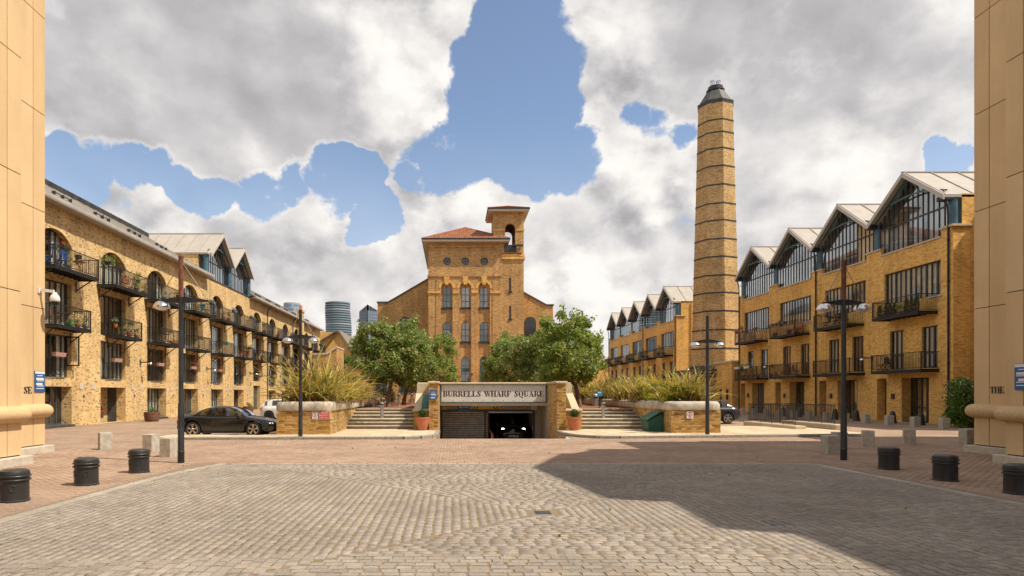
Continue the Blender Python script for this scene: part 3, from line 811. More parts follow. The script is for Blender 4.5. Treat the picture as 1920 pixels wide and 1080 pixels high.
# tufts of moss and sand in the joints
RNG = np.random.default_rng(3)
b = MB(); P_ = []
while len(P_) < 3200:
    cx_, cy_ = RNG.normal(0, 3.5) + 1, RNG.uniform(3.5, 16.5)
    for _ in range(int(RNG.integers(3, 14))):
        k = items[int(RNG.integers(0, len(items)))] if RNG.random() < .25 else None
        x, y = (k[0], k[1]) if k else (cx_ + RNG.normal(0, .8), cy_ + RNG.normal(0, .6))
        # snap to the nearest course joint
        rx_, ry_ = x - CX, y - CY
        if abs(ry_) > abs(rx_): y = CY + round(ry_ / CW) * CW
        else: x = CX + round(rx_ / CW) * CW
        if left_edge(y) < x < right_edge(y) and 3 < y < 16.6: P_.append((x, y, .0125))
for x, y, z in P_:
    for _ in range(3):
        L, wd = random.uniform(.012, .05), random.uniform(.005, .010); t = random.uniform(-.09, .09); zz = z + random.uniform(-.003, .004)
        q = [(-1, -.7), (-.4, -1), (.5, -.9), (1, .1), (.6, 1), (-.5, .9)]
        if abs(y - CY) > abs(x - CX): P = [(x + t + p * L, y + r * wd, zz) for p, r in q]
        else: P = [(x + r * wd, y + t + p * L, zz) for p, r in q]
        b.poly(P)
o = part(b, 'moss', 'moss_tuft', cob); o['kind'] = 'stuff'
# dressed border stones
bm_ = []
y = 2.5
while y < 16.6:
    L = random.uniform(.35, .6)
    x = left_edge(y + L / 2)
    bm_.append((x - .16, y + L / 2, .014, .125, L / 2 - .006)); bm_.append((right_edge(y) + .16, y + L / 2, .014, .125, L / 2 - .006)); y += L
x = -5.8
while x < 9.4:
    L = random.uniform(.35, .6); bm_.append((x + L / 2, 16.74, .014, L / 2 - .006, .09)); x += L
for t in bm_:
    me = cached(('kerb_sett', len(_cache) % 1), lambda: block_mesh(1, 1, 1, .04, .01).mesh('border_stone', 'border_granite'))
    piece('border_stone', me, cob, (t[0], t[1], t[2]), (2 * t[3], 2 * t[4], .02))
# drain covers let into the setts
for cx, cy in ((1.4, 9.9), (4.62, 9.05)):
    b = MB(); h = .13 if cx < 2 else .2; b.box(cx - h, cx + h, cy - h, cy + h, -.004, .008)
    for i in range(7): b.box(cx - h * .9, cx + h * .9, cy - h * .9 + i * h * .275, cy - h * .78 + i * h * .275, .008, .014)
    o = part(b, 'drain_cover', 'frame_grey', cob)

# ---- block paving as real blocks near the camera
items = []
def pave(x0, x1, y0, y1, keep):
    j = 0; y = y0
    while y < y1:
        x = x0 + (.1 if j % 2 else 0)
        while x < x1:
            if keep(x + .1, y + .05): items.append((x + .1, y + .05, .003 + random.uniform(-.0025, .0025), .0965, .0465))
            x += .2
        y += .1; j += 1
def keep_p(x, y):
    if y < 16.86: return (x < left_edge(y) - .30 and x > -12.8) or (x > right_edge(y) + .30 and x < 16.4)
    if y > 24.9 and not (-12.0 < x < 17): return True
    return y < kerb_y(x) - .17
def kerb_y(x):
    if x < -1.5: return 25.6 + (x + 12) * .04
    if x < 6.6: return 26.4
    return 26.45 + (x - 6.6) * .125
pave(-14.0, 17.6, 8.4, 26.4, keep_p)
lay(items, road, 'paver', 'paver', 'paver', .016, .006, .0, 1)

# ---- the raised apron with kerbs and slabs
APZ = .11
def strip_poly(b, pts, z, m=0): b.poly([(x, y, z) for x, y in pts], m)
kl = [(-11.9, 25.62), (-9, 25.72), (-6, 25.85), (-3.5, 25.95), (-2.0, 26.05), (-1.35, 26.35), (-.95, 26.9), (-.76, 27.6), (-.72, 28.6), (-.70, 30.4)]
kr = [(5.03, 30.4), (5.05, 28.9), (5.2, 27.9), (5.55, 27.15), (6.1, 26.6), (6.9, 26.42), (9, 26.75), (12, 27.15), (15, 27.5), (18.2, 27.85)]
bl = kl + [(-.70, 31.6), (-5.3, 31.6), (-5.3, 27.6), (-11.9, 27.35)]
br = kr + [(18.2, 34.5), (11.6, 34.5), (9.7, 33.0), (9.7, 31.6), (5.03, 31.6)]
b = MB(); strip_poly(b, bl, APZ - .012); strip_poly(b, br, APZ - .012)
apron = structure(b, 'pavement', 'joint_fill')
b = MB()
for pl in (bl, br): b.prism([(x, y) for x, y in pl], -.02, APZ - .02, 'z')
structure(b, 'pavement_bed', 'kerb_granite', parent=apron)
def along(pts, step):
    out = []; 
    for (x0, y0), (x1, y1) in zip(pts, pts[1:]):
        L = math.hypot(x1 - x0, y1 - y0); n = max(1, round(L / step))
        for i in range(n): out.append(((x0 + (x1 - x0) * i / n, y0 + (y1 - y0) * i / n), (x0 + (x1 - x0) * (i + 1) / n, y0 + (y1 - y0) * (i + 1) / n)))
    return out
for pts in (kl, kr):
    for p, q in along(pts, .9):
        b = MB(); dx, dy = q[0] - p[0], q[1] - p[1]; L = math.hypot(dx, dy); nx, ny = -dy / L, dx / L
        g = .006; tx, ty = dx / L * g, dy / L * g; o_ = random.uniform(-.008, .008)
        A = (p[0] + tx - nx * (.12 - o_), p[1] + ty - ny * (.12 - o_)); B = (q[0] - tx - nx * (.12 - o_), q[1] - ty - ny * (.12 - o_)); Cc = (q[0] - tx + nx * .06, q[1] - ty + ny * .06); D = (p[0] + tx + nx * .06, p[1] + ty + ny * .06)
        zt = APZ + random.uniform(-.003, .004); c = .02
        A2 = (A[0] + nx * c, A[1] + ny * c); B2 = (B[0] + nx * c, B[1] + ny * c)
        b.add([(*A, -.02), (*B, -.02), (*A, zt - c), (*B, zt - c), (*A2, zt), (*B2, zt), (*Cc, zt), (*D, zt), (*Cc, -.02), (*D, -.02)], [(0, 1, 3, 2), (2, 3, 5, 4), (4, 5, 6, 7), (0, 2, 4, 7, 9), (1, 8, 6, 5, 3), (7, 6, 8, 9)])
        part(b, 'kerb_stone', 'kerb_granite', apron)
def inside(poly, x, y):
    r = False; n = len(poly)
    for i in range(n):
        (x0, y0), (x1, y1) = poly[i], poly[(i + 1) % n]
        if (y0 > y) != (y1 > y) and x < (x1 - x0) * (y - y0) / (y1 - y0) + x0: r = not r
    return r
slab_me = cached(('slab',), lambda: block_mesh(1, 1, 1, .006).mesh('paving_slab', 'slab'))
for poly_, sx, sy in ((bl, .6, .9), (br, .6, .9)):
    x = min(p[0] for p in poly_)
    while x < max(p[0] for p in poly_):
        y = 25.4
        while y < 34.4:
            c_ = [(x + .06, y + .06), (x + sx - .06, y + .06), (x + .06, y + sy - .06), (x + sx - .06, y + sy - .06)]
            k = [inside(poly_, *p) and min(math.hypot(p[0] - q[0], p[1] - q[1]) for q in kl + kr) > .02 for p in c_]
            dk = min(abs((p[1] - (kl if poly_ is bl else kr)[0][1])) for p in c_)
            if all(k): piece('paving_slab', slab_me, apron, (x + sx / 2, y + sy / 2, APZ - .002 + random.uniform(-.002, .002)), (sx - .012, sy - .012, .012))
            elif any(k):
                # cut slab: clip the rectangle to the apron outline
                P = [(x + .006, y + .006), (x + sx - .006, y + .006), (x + sx - .006, y + sy - .006), (x + .006, y + sy - .006)]
                N = 4; sub = MB()
                for i in range(N):
                    for j in range(N * 2):
                        ax, ay = x + .006 + (sx - .012) * i / N, y + .006 + (sy - .012) * j / (2 * N); bx, by = x + .006 + (sx - .012) * (i + 1) / N, y + .006 + (sy - .012) * (j + 1) / (2 * N)
                        if inside(poly_, (ax + bx) / 2, (ay + by) / 2): sub.quad((ax, ay, APZ - .003), (bx, ay, APZ - .003), (bx, by, APZ - .003), (ax, by, APZ - .003))
                if sub.f: part(sub, 'paving_slab', 'slab', apron)
            y += sy
        x += sx

# ---- the ramp down to the garage
b = MB()
b.quad((-.66, 26.4, -.012), (4.98, 26.4, -.012), (4.98, 36.6, -1.05), (-.66, 36.6, -1.05)); b.quad((-.66, 36.6, -1.05), (4.98, 36.6, -1.05), (4.98, 52, -1.2), (-.66, 52, -1.2))
structure(b, 'ramp', 'paver_sheet')

# ================================================================== STONE-CLAD TOWERS BESIDE THE CAMERA
def clad_tower(name, label, side, a1, a2, y1, y2, word, wz):
    """side -1: left tower (faces +X), +1: right tower; two stepped faces on planes a1, a2 ending at y1, y2"""
    th = thing(name, label, 'building', (side * a2, y1, 0))
    T1 = FR(side * a1, 0, (0, 1), (-side, 0)); T2 = FR(side * a2, 0, (0, 1), (-side, 0))
    top = 15.6
    b = MB()
    def bx(xa, xb, ya, yb, z0, z1): b.box(min(side * xa, side * xb), max(side * xa, side * xb), ya, yb, z0, z1)
    j = .035
    bx(a1 + j, a2 + 14, -14, y1 - j, 0, top); bx(a2 + j, a2 + 14, y1 - j, y2 - j, 0, top)
    if side > 0:
        bx(19.8, 32, y2 - j, 20.6, 0, top); bx(25.0, 36, 20.6, 23.4, 0, top)
    part(b, 'wall', 'frame_dark', th)
    zs = [1.5, 4.52, 7.58, 10.64, 13.7, top]; lo = (.24, 1.12)
    def panels(T, ulist, dep):
        for u0, u1 in zip(ulist, ulist[1:]):
            for z0, z1 in [lo] + list(zip(zs, zs[1:])):
                b = MB(T); b.cbox(u0 + .012, u1 - .012, -.03, 0, z0 + .012, z1 - .012, .004); part(b, 'cladding_panel', 'cream_panel', th)
    panels(T1, [y1 - 4.8, y1 - 3.6, y1 - 2.4, y1 - 1.2, y1 - .55, y1], 0)
    panels(T2, [y1 + .02, y2 - .58, y2], 0)
    # end faces looking away and towards the camera
    for (x0, x1, yy) in ((a1, a2, y1), (a2, a2 + 3.6, y2)):
        for z0, z1 in [lo] + list(zip(zs, zs[1:])):
            k = 1 if x1 - x0 < 2 else 3
            for i in range(k):
                b = MB(); xa, xb = x0 + (x1 - x0) * i / k, x0 + (x1 - x0) * (i + 1) / k
                b.box(min(side * xa, side * xb) + .012, max(side * xa, side * xb) - .012, yy - .03, yy, z0 + .012, z1 - .012); part(b, 'cladding_panel', 'cream_panel', th)
    # rounded base moulding
    def torus(x0, ya, yb, corner=True):
        prof = [(x0 - .17 + .19 * 0, 0)]
        pts = [(math.cos(t) * .235, math.sin(t) * .215) for t in [(-PI / 2 + PI * k / 9) for k in range(10)]]
        b = MB()
        for (y_a, y_b) in ((ya, (ya + yb) / 2), ((ya + yb) / 2, yb)) if yb - ya > .9 else ((ya, yb),):
            b = MB(); P = [(side * (x0 - p[0]), 1.31 + p[1]) for p in pts]; P = [(side * x0, 1.31 - .215)] + P + [(side * x0, 1.31 + .215)]
            b.prism(P, y_a + .008, y_b - .008, 'y'); part(b, 'base_moulding', 'cream_base', th, 50)
        # return round the corner
        b = MB(); n = 10; vs = []; fs = []
        for i in range(7):
            t = PI / 2 * i / 6
            for p in pts: vs.append((side * (x0 + .0 - p[0] * math.cos(t)), yb - .008 + p[0] * math.sin(t), 1.31 + p[1]))
        for i in range(6):
            for k in range(n - 1): fs.append((i * n + k, i * n + k + 1, (i + 1) * n + k + 1, (i + 1) * n + k))
        b.add(vs, fs)
        P = [(yb + p[0], 1.31 + p[1]) for p in pts]; P = [(yb, 1.31 - .215)] + P + [(yb, 1.31 + .215)]
        b.prism(P, min(side * x0, side * (x0 + 1.55)), max(side * x0, side * (x0 + 1.55)), 'x'); part(b, 'base_moulding', 'cream_base', th, 50)
    torus(a1, y1 - 4.8, y1 - .55); torus(a1, y1 - .55, y1); torus(a2, y1 + .05, y2)
    for xa, ya, yb in ((a1, y1 - 6, y1), (a2, y1 + .22, y2)):
        for i in range(4 if xa == a1 else 2):
            n = 4 if xa == a1 else 2; u0, u1 = ya + (yb + .18 - ya) * i / n, ya + (yb + .18 - ya) * (i + 1) / n
            b = MB(); b.cbox(min(side * (xa - .2), side * (xa + 1)), max(side * (xa - .2), side * (xa + 1)), u0 + .004, u1 - .004, -.05, .22, .015); part(b, 'plinth_block', 'plinth_stone', th)
    # louvred vent in the recess between the two base faces
    b = MB(T2); b.box(y1 + .24, y1 + 1.5, .002, .03, .24, 1.10); vent = part(b, 'vent', 'frame_dark', th)
    for i in range(5):
        b = MB(T2); z = .32 + i * .155; b.add([(y1 + .3, .03, z + .1), (y1 + 1.45, .03, z + .1), (y1 + 1.45, .13, z), (y1 + .3, .13, z), (y1 + .3, .03, z + .12), (y1 + 1.45, .03, z + .12), (y1 + 1.45, .14, z + .02), (y1 + .3, .14, z + .02)], [(0, 1, 2, 3), (4, 7, 6, 5), (3, 2, 6, 7), (0, 3, 7, 4), (1, 5, 6, 2)])
        part(b, 'louvre', 'lead', vent)
    serif_word(th, word, T2, *wz)
    return th, T1, T2
lt, LT1, LT2 = clad_tower('stone_clad_building', 'sunlit cream stone-clad building with stepped face and letters SE above its rounded base', -1, 11.3, 12.9, 16.8, 20.28, 'SE', (19.25, 19.64, 1.86, 2.06))
rt, RT1, RT2 = clad_tower('stone_clad_building', 'shaded cream stone-clad building with letters THE above its rounded base', 1, 14.7, 16.5, 17.02, 20.25, 'THE', (19.62, 19.12, 1.86, 2.06))
# unseen canopy added high on the right tower, outlined to cast the stepped shadow
b = MB(); b.prism([(12.22, 11.6), (13.6, 15.45), (14.73, 15.45), (14.73, 4.1), (13.83, 4.44), (13.97, 6.85), (12.95, 6.9)], 14.5, 15.6, 'z'); b.prism([(14.0, 15.45), (15.0, 17.0), (15.0, 15.4)], 14.5, 15.6, 'z')
part(b, 'shadow_canopy', 'cream_panel', rt)

def info_board(label, T, u0, u1, z0, z1, blue='paint_blue', n=6, head=True, group=None):
    c = T((u0 + u1) / 2, 0, z0); th = thing('information_board', label, 'sign', c, group)
    W, H = u1 - u0, z1 - z0
    b = MB(T); b.box(u0, u1, .004, .03, z0, z1); part(b, 'panel', blue, th)
    if head: b = MB(T); b.box(u0 + .01, u1 - .01, .03, .034, z1 - H * .13, z1 - .01); part(b, 'heading', 'paint_white', th)
    for k in range(n):
        z = z1 - H * (.2 + .74 * k / n); hh = H * (.10 if k in (1, 3) else .035)
        b = MB(T); b.box(u0 + W * (.12 if k % 2 else .2), u1 - W * (.12 if k % 3 else .25), .03, .033, z - hh, z); part(b, 'printed_line', 'paint_white', th)
    return th
info_board('blue and white notice board high on the sunlit stone building', LT2, 19.74, 20.22, 1.90, 2.55)
info_board('blue and white notice board on the shaded stone building beside THE', RT1, 16.25, 16.70, 1.95, 2.62)
# surveillance camera on the left tower
th = thing('surveillance_camera', 'white dome surveillance camera on a bracket of the sunlit stone building', 'camera', (-12.9, 20.0, 4.95))
b = MB(); b.box(-12.9, -12.86, 19.9, 20.1, 4.98, 5.14); b.beam((-12.88, 20.0, 5.09), (-12.45, 20.0, 5.04), .08, .09); part(b, 'bracket', 'camera_white', th)
b = MB(); b.lathe([(.001, .30), (.05, .29), (.07, .24), (.12, .18), (.145, .10), (.145, .02), (.13, 0)], (-12.42, 20.0, 4.72), 18); part(b, 'housing', 'camera_white', th, 40)
b = MB(); b.lathe([(.115, .02), (.11, -.05), (.08, -.10), (.03, -.125), (.001, -.13)], (-12.42, 20.0, 4.72), 16); part(b, 'dome', 'paint_black', th, True)

# ================================================================== GARAGE PORTAL AND TERRACE
b = MB()
for x0, x1, y0, y1 in ((-5.3, -1.85, 34.45, 90), (6.25, 9.9, 34.45, 90), (-1.85, 6.25, 41, 90)):
    b.box(x0, x1, y0, y1, -.01, 1.05)
terrace = structure(b, 'terrace', 'terrace_paving')
def brick_face(parent, T, u0, u1, z0, z1, course=.075, bl=.225, d=.0, thick=.03, mt='planter_brick'):
    """real bricks set in stretcher bond on a face"""
    ax = 'y' if abs(T.u[1]) > .5 else 'x'
    def mk():
        b = MB(); c = .004
        b.cbox(-.5, .5, -.5, .5, -.5, .5, .03); return b.mesh('brick', mt)
    me = cached(('brick', mt), mk); r = 0; z = z0
    while z + course * .9 <= z1 + 1e-6:
        u = u0 - (bl / 2 if r % 2 else 0)
        while u < u1 - .03:
            a, c = max(u, u0), min(u + bl, u1)
            if c - a > .04:
                L = c - a - .010; sc = (L, thick, course - .011) if ax == 'x' else (thick, L, course - .011)
                piece('brick', me, parent, T((a + c) / 2, d + random.uniform(-.003, .003), z + course / 2), sc)
            u += bl
        z += course; r += 1
# portal
portal = thing('garage_portal', 'brick portal of the underground garage between the two flights of steps', 'building', (2.2, 33.5, 0))
b = MB()
b.box(-1.12, -.66, 30.52, 41, -1.5, 2.34); b.box(4.98, 5.42, 30.52, 41, -1.5, 2.34)
b.box(-1.85, -1.12, 33.8, 41, -.01, 2.30); b.box(5.42, 6.25, 33.8, 41, -.01, 2.30)
wl = part(b, 'wall', 'planter_brick_wall', portal)
TF = FR(0, 30.515, (1, 0), (0, -1))
brick_face(wl, TF, -1.12, -.66, .12, 2.33); brick_face(wl, TF, 4.98, 5.42, .12, 2.33)
for x0, x1, y0, y1 in ((-1.17, -.60, 30.44, 36), (4.92, 5.48, 30.44, 36), (-.60, 4.92, 33.40, 34.0), (-1.85, -1.17, 33.72, 34.2), (5.48, 6.25, 33.72, 34.2)):
    b = MB(); b.cbox(x0, x1, y0, y1, 2.342, 2.44 if y0 < 33.5 else 2.43, .02); part(b, 'coping', 'pale_stone', portal)
b = MB(); b.box(-.66, 4.98, 33.55, 33.95, 1.22, 2.342); part(b, 'lintel', 'pale_stone', portal)
b = MB(); b.box(-.66, 4.98, 33.95, 41, 1.235, 1.45); b.box(-.66, 4.98, 41, 42, -1.5, 1.45); b.box(-1.1, -.66, 41, 52, -1.6, 1.0); b.box(4.98, 5.4, 41, 52, -1.6, 1.0); b.box(-.66, 4.98, 52, 52.3, -1.6, 1.0); b.f = b.f; part(b, 'soffit', 'garage_wall', portal)
# sign
sign = thing('sign', 'long pale metal sign reading BURRELLS WHARF SQUARE in stencil serif capitals', 'sign', (2.2, 33.5, 1.4))
TS = FR(0, 33.53, (1, 0), (0, -1))
b = MB(TS); b.box(-.62, 4.94, 0, .05, 1.37, 1.42); b.box(-.62, 4.94, 0, .05, 2.30, 2.338); b.box(-.62, -.57, 0, .05, 1.42, 2.30); b.box(4.88, 4.94, 0, .05, 1.42, 2.30); part(b, 'frame', 'teal_paint', sign)
for i in range(4):
    u0, u1 = -.57 + 5.45 * i / 4, -.57 + 5.45 * (i + 1) / 4
    b = MB(TS); b.box(u0 + .002, u1 - .002, .002, .022, 1.42, 2.30); pl = part(b, 'sign_panel', 'sign_board', sign)
for i in range(11):
    for z in (1.48, 2.24):
        b = MB(TS); u = -.48 + i * .525; b.box(u - .016, u + .016, .022, .028, z - .016, z + .016); part(b, 'bolt', 'rust_iron', sign)
serif_word(sign, 'BURRELLS WHARF SQUARE', TS, -.48, 4.80, 1.70, 1.985, d=.024)
# garage front
YG = 36.0; TG = FR(0, YG, (1, 0), (0, -1))
b = MB(TG); b.box(-.66, 4.98, -.2, 0, .92, 1.235); part(b, 'header', 'concrete', portal)
b = MB(TG); b.box(-.66, -.56, -.1, .06, -1.4, .92); b.box(1.80, 2.02, -.1, .06, -1.4, .92); b.box(4.50, 4.62, -.1, .06, -1.4, .92); b.box(-.66, 4.62, -.1, .07, .84, .94); part(b, 'door_frame', 'frame_dark', portal)
b = MB(TG); b.box(4.62, 4.98, -5, .0, -1.5, .92); part(b, 'side_wall', 'concrete', portal)
b = MB(); b.box(4.96, 4.979, 33.0, 36, -1.5, 1.22); part(b, 'side_wall', 'concrete', portal)
sh = MB(TG); sh.box(-.56, 1.80, -.06, -.04, -1.4, .84); shut = part(sh, 'shutter_door', 'frame_dark', portal)
z = -1.35
me = None
while z < .80:
    b = MB()
    prof = [(-.04, .0), (-.04, .018), (.012, .024), (.03, .062), (.012, .10), (-.04, .106)]
    P = [(YG - d, z + zz) for d, zz in prof]
    b.prism(P, -.55, 1.79, 'x'); part(b, 'slat', 'shutter', shut); z += .122
b = MB(TG); b.box(2.02, 4.5, -.05, 0.0, .76, .84); part(b, 'door_rail', 'galv', portal)
b = MB(TG); b.box(2.045, 2.075, .0, .065, -1.3, .8)
part(b, 'hazard_strip', 'paint_black', portal)
for i in range(18):
    b = MB(TG); z = -1.2 + i * .11; b.add([(1.92, .062, z), (1.98, .062, z + .04), (1.98, .062, z + .09), (1.92, .062, z + .05)], [(0, 1, 2, 3)]); part(b, 'hazard_stripe', 'paint_yellow', portal)
b = MB(TG); b.box(1.05, 2.75, .12, .20, 1.13, 1.18); single(b, 'strip_light', 'tube_white', 'white tube light under the lintel of the garage entrance', 'lamp', loc=(1.9, 35.9, 1.13))
hb = thing('height_warning_board', 'yellow board with black diagonal stripes under the garage lintel', 'sign', (1.9, 35.95, .95))
b = MB(TG); b.add([(.98, .02, .99), (2.82, .02, .99), (2.6, .02, 1.12), (1.2, .02, 1.12), (.98, .04, .99), (2.82, .04, .99), (2.6, .04, 1.12), (1.2, .04, 1.12)], [(4, 5, 6, 7), (0, 1, 5, 4), (1, 2, 6, 5), (2, 3, 7, 6), (3, 0, 4, 7)]); part(b, 'board', 'paint_yellow', hb)
for u in (1.12, 1.3, 2.36, 2.54):
    b = MB(TG); k = .1 if u < 2 else -.1; b.add([(u, .045, .99), (u + .09, .045, .99), (u + .09 + k, .045, 1.12), (u + k, .045, 1.12)], [(0, 1, 2, 3)]); part(b, 'stripe', 'paint_black', hb)
wy = thing('arrow_sign', 'small blue sign with a white arrow pointing left above the closed shutter', 'sign', (.6, 35.9, .85))
b = MB(TG); b.box(.32, .94, .10, .12, .84, 1.2); part(b, 'board', 'paint_blue', wy)
b = MB(TG); b.add([(.36, .124, 1.1), (.48, .124, 1.16), (.48, .124, 1.04)], [(0, 1, 2)]); b.box(.48, .9, .121, .124, 1.08, 1.12); part(b, 'arrow', 'paint_white', wy)
for u0, u1, lb in ((-.62, -.28, 'left'), (4.42, 4.75, 'right')):
    t_ = thing('warning_box', f'small pale box with a yellow warning triangle at the {lb} end of the garage header', 'sign', ((u0 + u1) / 2, 35.9, .92))
    b = MB(TG); b.cbox(u0, u1, .02, .16, .93, 1.2, .01); part(b, 'box', 'paint_white' if lb == 'right' else 'concrete', t_)
    b = MB(TG); c = (u0 + u1) / 2; b.add([(c - .09, .165, .98), (c + .09, .165, .98), (c, .165, 1.14)], [(0, 1, 2)]); part(b, 'triangle', 'paint_yellow', t_)
# traffic cone and barrier arm in the entrance
t_ = thing('traffic_cone', 'orange and white traffic cone at the open side of the garage door', 'traffic cone', (2.16, 35.0, -1.12))
b = MB(); b.box(2.0, 2.32, 34.84, 35.16, -1.13, -1.09); part(b, 'base', 'paint_red', t_)
for k, (z0, z1, mt) in enumerate(((-1.09, -.85, 'paint_red'), (-.85, -.60, 'paint_white'), (-.60, -.30, 'petal_orange'))):
    r0, r1 = .13 - (z0 + 1.09) * .13, .13 - (z1 + 1.09) * .13
    b = MB(); b.lathe([(r0, z0), (r1, z1)], (2.16, 35.0, 0), 14); part(b, 'band', mt, t_, 40)
b = MB(TG); b.tube([(2.1, .12, -.2), (2.14, .2, -.28), (2.28, .3, -.45), (2.3, .3, -1.15)], .035, 8); single(b, 'handrail', 'galv', 'bent grey steel rail beside the traffic cone in the garage entrance', 'rail', loc=(2.2, 35.8, -1.0))
info_board('dark blue notice with white lines on the pier left of the long sign', FR(0, 30.49, (1, 0), (0, -1)), -1.06, -.74, 1.56, 2.02, n=4, head=False)

# side walls and stone cheeks of the steps
def cheek(label, x0, x1, sgn):
    th = thing('step_wall', label, 'wall', ((x0 + x1) / 2, 30.9, .1))
    b = MB(); b.box(x0, x1, 30.9, 34.5, .0, 1.0); wl = part(b, 'wall', 'planter_brick_wall', th)
    brick_face(wl, FR(0, 30.895, (1, 0), (0, -1)), x0, x1, .12, 1.0)
    b = MB(); b.cbox(x0 - .06, x1 + .02, 30.82, 33.2, 1.002, 1.1, .02); part(b, 'coping', 'pale_stone', th)
    xa, xb = (x0 - .02, x0 + .34) if sgn < 0 else (x1 - .34, x1 + .02)
    b = MB(); b.prism([(31.6, 1.102), (34.6, 1.102), (34.6, 2.0), (33.6, 2.0)], xa, xb, 'x')
    b.box(min(x0, x1) + .02, max(x0, x1) - .02, 33.3, 33.7, 1.0, 2.34); part(b, 'cheek_slab', 'pale_stone', th)
cheek('low brick wall and sloping stone slab right of the left flight of steps', -1.86, -1.125, -1)
cheek('low brick wall and sloping stone slab left of the right flight of steps', 5.425, 6.25, 1)
b = MB(); b.cbox(-1.46, -1.14, 31.5, 31.9, 1.102, 1.72, .02); b.cbox(-1.46, -1.14, 31.55, 31.85, 1.72, 1.80, .03); single(b, 'utility_box', 'teal_box', 'teal utility box standing on the low wall beside the blue notice', 'box', loc=(-1.3, 31.7, 1.1))
b = MB(); b.cbox(5.45, 5.62, 32.0, 32.4, 1.102, 1.35, .02); single(b, 'utility_box', 'teal_box', 'small teal box half hidden behind the right brick pier', 'box', loc=(5.5, 32.2, 1.1))

# flights of steps
def flight(label, x0, x1):
    th = thing('stone_steps', label, 'stairs', ((x0 + x1) / 2, 31.5, APZ))
    ys = [31.5, 31.85, 32.2, 33.1, 33.75, 34.4]
    for i, y in enumerate(ys):
        zt = .285 + i * .153
        yb = ys[i + 1] + .3 if i < 5 else 34.9
        b = MB(); b.box(x0, x1, y + .02, yb, zt - .165, zt - .055); st = part(b, 'riser', 'step_riser', th)
        b = MB(); b.cbox(x0 + .001, x1 - .001, y - .03, yb + .01, zt - .055, zt, .012); part(b, 'step', 'step_stone', th)
flight('left flight of six wide stone steps up to the terrace', -5.28, -1.87)
flight('right flight of six wide stone steps up to the terrace', 6.26, 9.68)

# raised planters with rounded stone copings
def planter(label, x0, x1, yf, inner, yback):
    """inner: x of the wall along the steps; front face between x0 and x1 at yf"""
    th = thing('planter', label, 'planter', ((x0 + x1) / 2, yf, APZ))
    b = MB(); b.box(x0, x1, yf, yback, 0, 1.12); wl = part(b, 'wall', 'planter_brick_wall', th)
    brick_face(wl, FR(0, yf - .005, (1, 0), (0, -1)), x0, x1, .10, 1.115)
    b = MB(); b.box(x0 + .35, x1 - .35, yf + .35, yback - .35, 1.0, 1.38); part(b, 'soil', 'soil', th)
    # coping stones: bull-nosed blocks
    pr = [(-.08, 1.122), (-.10, 1.2), (-.10, 1.33), (-.07, 1.42), (0.0, 1.48), (.10, 1.505), (.34, 1.505), (.40, 1.46), (.40, 1.122)]
    def run(axis, fixed, sgn, a0, a1, step):
        n = max(1, round((a1 - a0) / step))
        for i in range(n):
            u0, u1 = a0 + (a1 - a0) * i / n + .004, a0 + (a1 - a0) * (i + 1) / n - .004
            b = MB(); b.prism([(fixed + sgn * p, z) for p, z in pr], u0, u1, axis); part(b, 'coping_stone', 'coping_stone', th, 35)
    def corner(cx, cy, sx, sy):
        b = MB(); n = len(pr) - 1; vs = []; fs = []
        for i in range(8):
            t = PI / 2 * i / 7
            for p, z in pr:
                rr = .40 - p; vs.append((cx - sx * rr * math.cos(t), cy - sy * rr * math.sin(t), z))
        m_ = len(pr)
        for i in range(7):
            for k in range(m_ - 1): fs.append((i * m_ + k, i * m_ + k + 1, (i + 1) * m_ + k + 1, (i + 1) * m_ + k))
        b.add(vs, fs); part(b, 'coping_stone', 'coping_stone', th, 35)
    run('x', yf, 1, x0 + .4, x1 - .4, 1.0)
    corner(x0 + .4, yf + .4, 1, 1); corner(x1 - .4, yf + .4, -1, 1)
    run('y', x0, 1, yf + .4, yback, 1.5); run('y', x1, -1, yf + .4, yback, 1.5)
    return th
# run(axis 'x') extrudes (y,z) along x; run(axis 'y') extrudes (x,z) along y
pl_l = planter('raised brick planter with stone coping left of the steps, red keep out sign on it', -7.50, -5.20, 27.3, -5.3, 52)
pl_r = planter('raised brick planter with stone coping right of the steps, green bin against it', 9.67, 11.86, 28.3, 9.7, 52)

# ================================================================== LEFT WAREHOUSE BLOCK (facade on x = -21.5)
LX = -21.5
LB = thing('apartment_building', 'long yellow stock-brick warehouse block with arched top windows and iron balconies on the left', 'building', (LX, 31, 0))
TL = FR(LX, 0, (0, 1), (1, 0))
BAYS = [33.15 + 5.97 * i for i in range(12)]
BW_ = 3.0
Y0, Y1 = 30.5, 104.0
b = MB(TL); ops = []
GT = 'gcgggcdgcggg'          # ground floor: g glazing, c open car port, d door
for i, y in enumerate(BAYS):
    k = GT[i]
    if k == 'd': ops.append((y + .2, y + 2.6, 0.05, 2.72, .5))
    elif k == 'c': ops.append((y, y + BW_, 0.02, 2.24, .6))
    else: ops.append((y, y + BW_, .12, 2.24, .75))
    ops.append((y, y + BW_, 2.72, 5.10, .38) if k != 'd' else (y + .2, y + 2.6, 3.2, 5.10, .38))
    ops.append((y, y + BW_, 5.45, 8.02, .38)); ops.append((y, y + BW_, 8.45, 10.76, .38))
wall(b, Y0, Y1, 0, 12.0, ops)
for y in BAYS: arch_fill(b, y, y + BW_, 10.02, .74, 10.76, .38)
# parapet section below the two gables, south and north ends, body
b.box(Y0, Y1 - .0, -14, -1.2, 0, 11.9)
b.quad((Y0, 0, 0), (Y0, -14, 0), (Y0, -14, 12), (Y0, 0, 12)); b.quad((Y1, 0, 0), (Y1, -14, 0), (Y1, -14, 12), (Y1, 0, 12))
part(b, 'wall', 'stock_brick', LB)
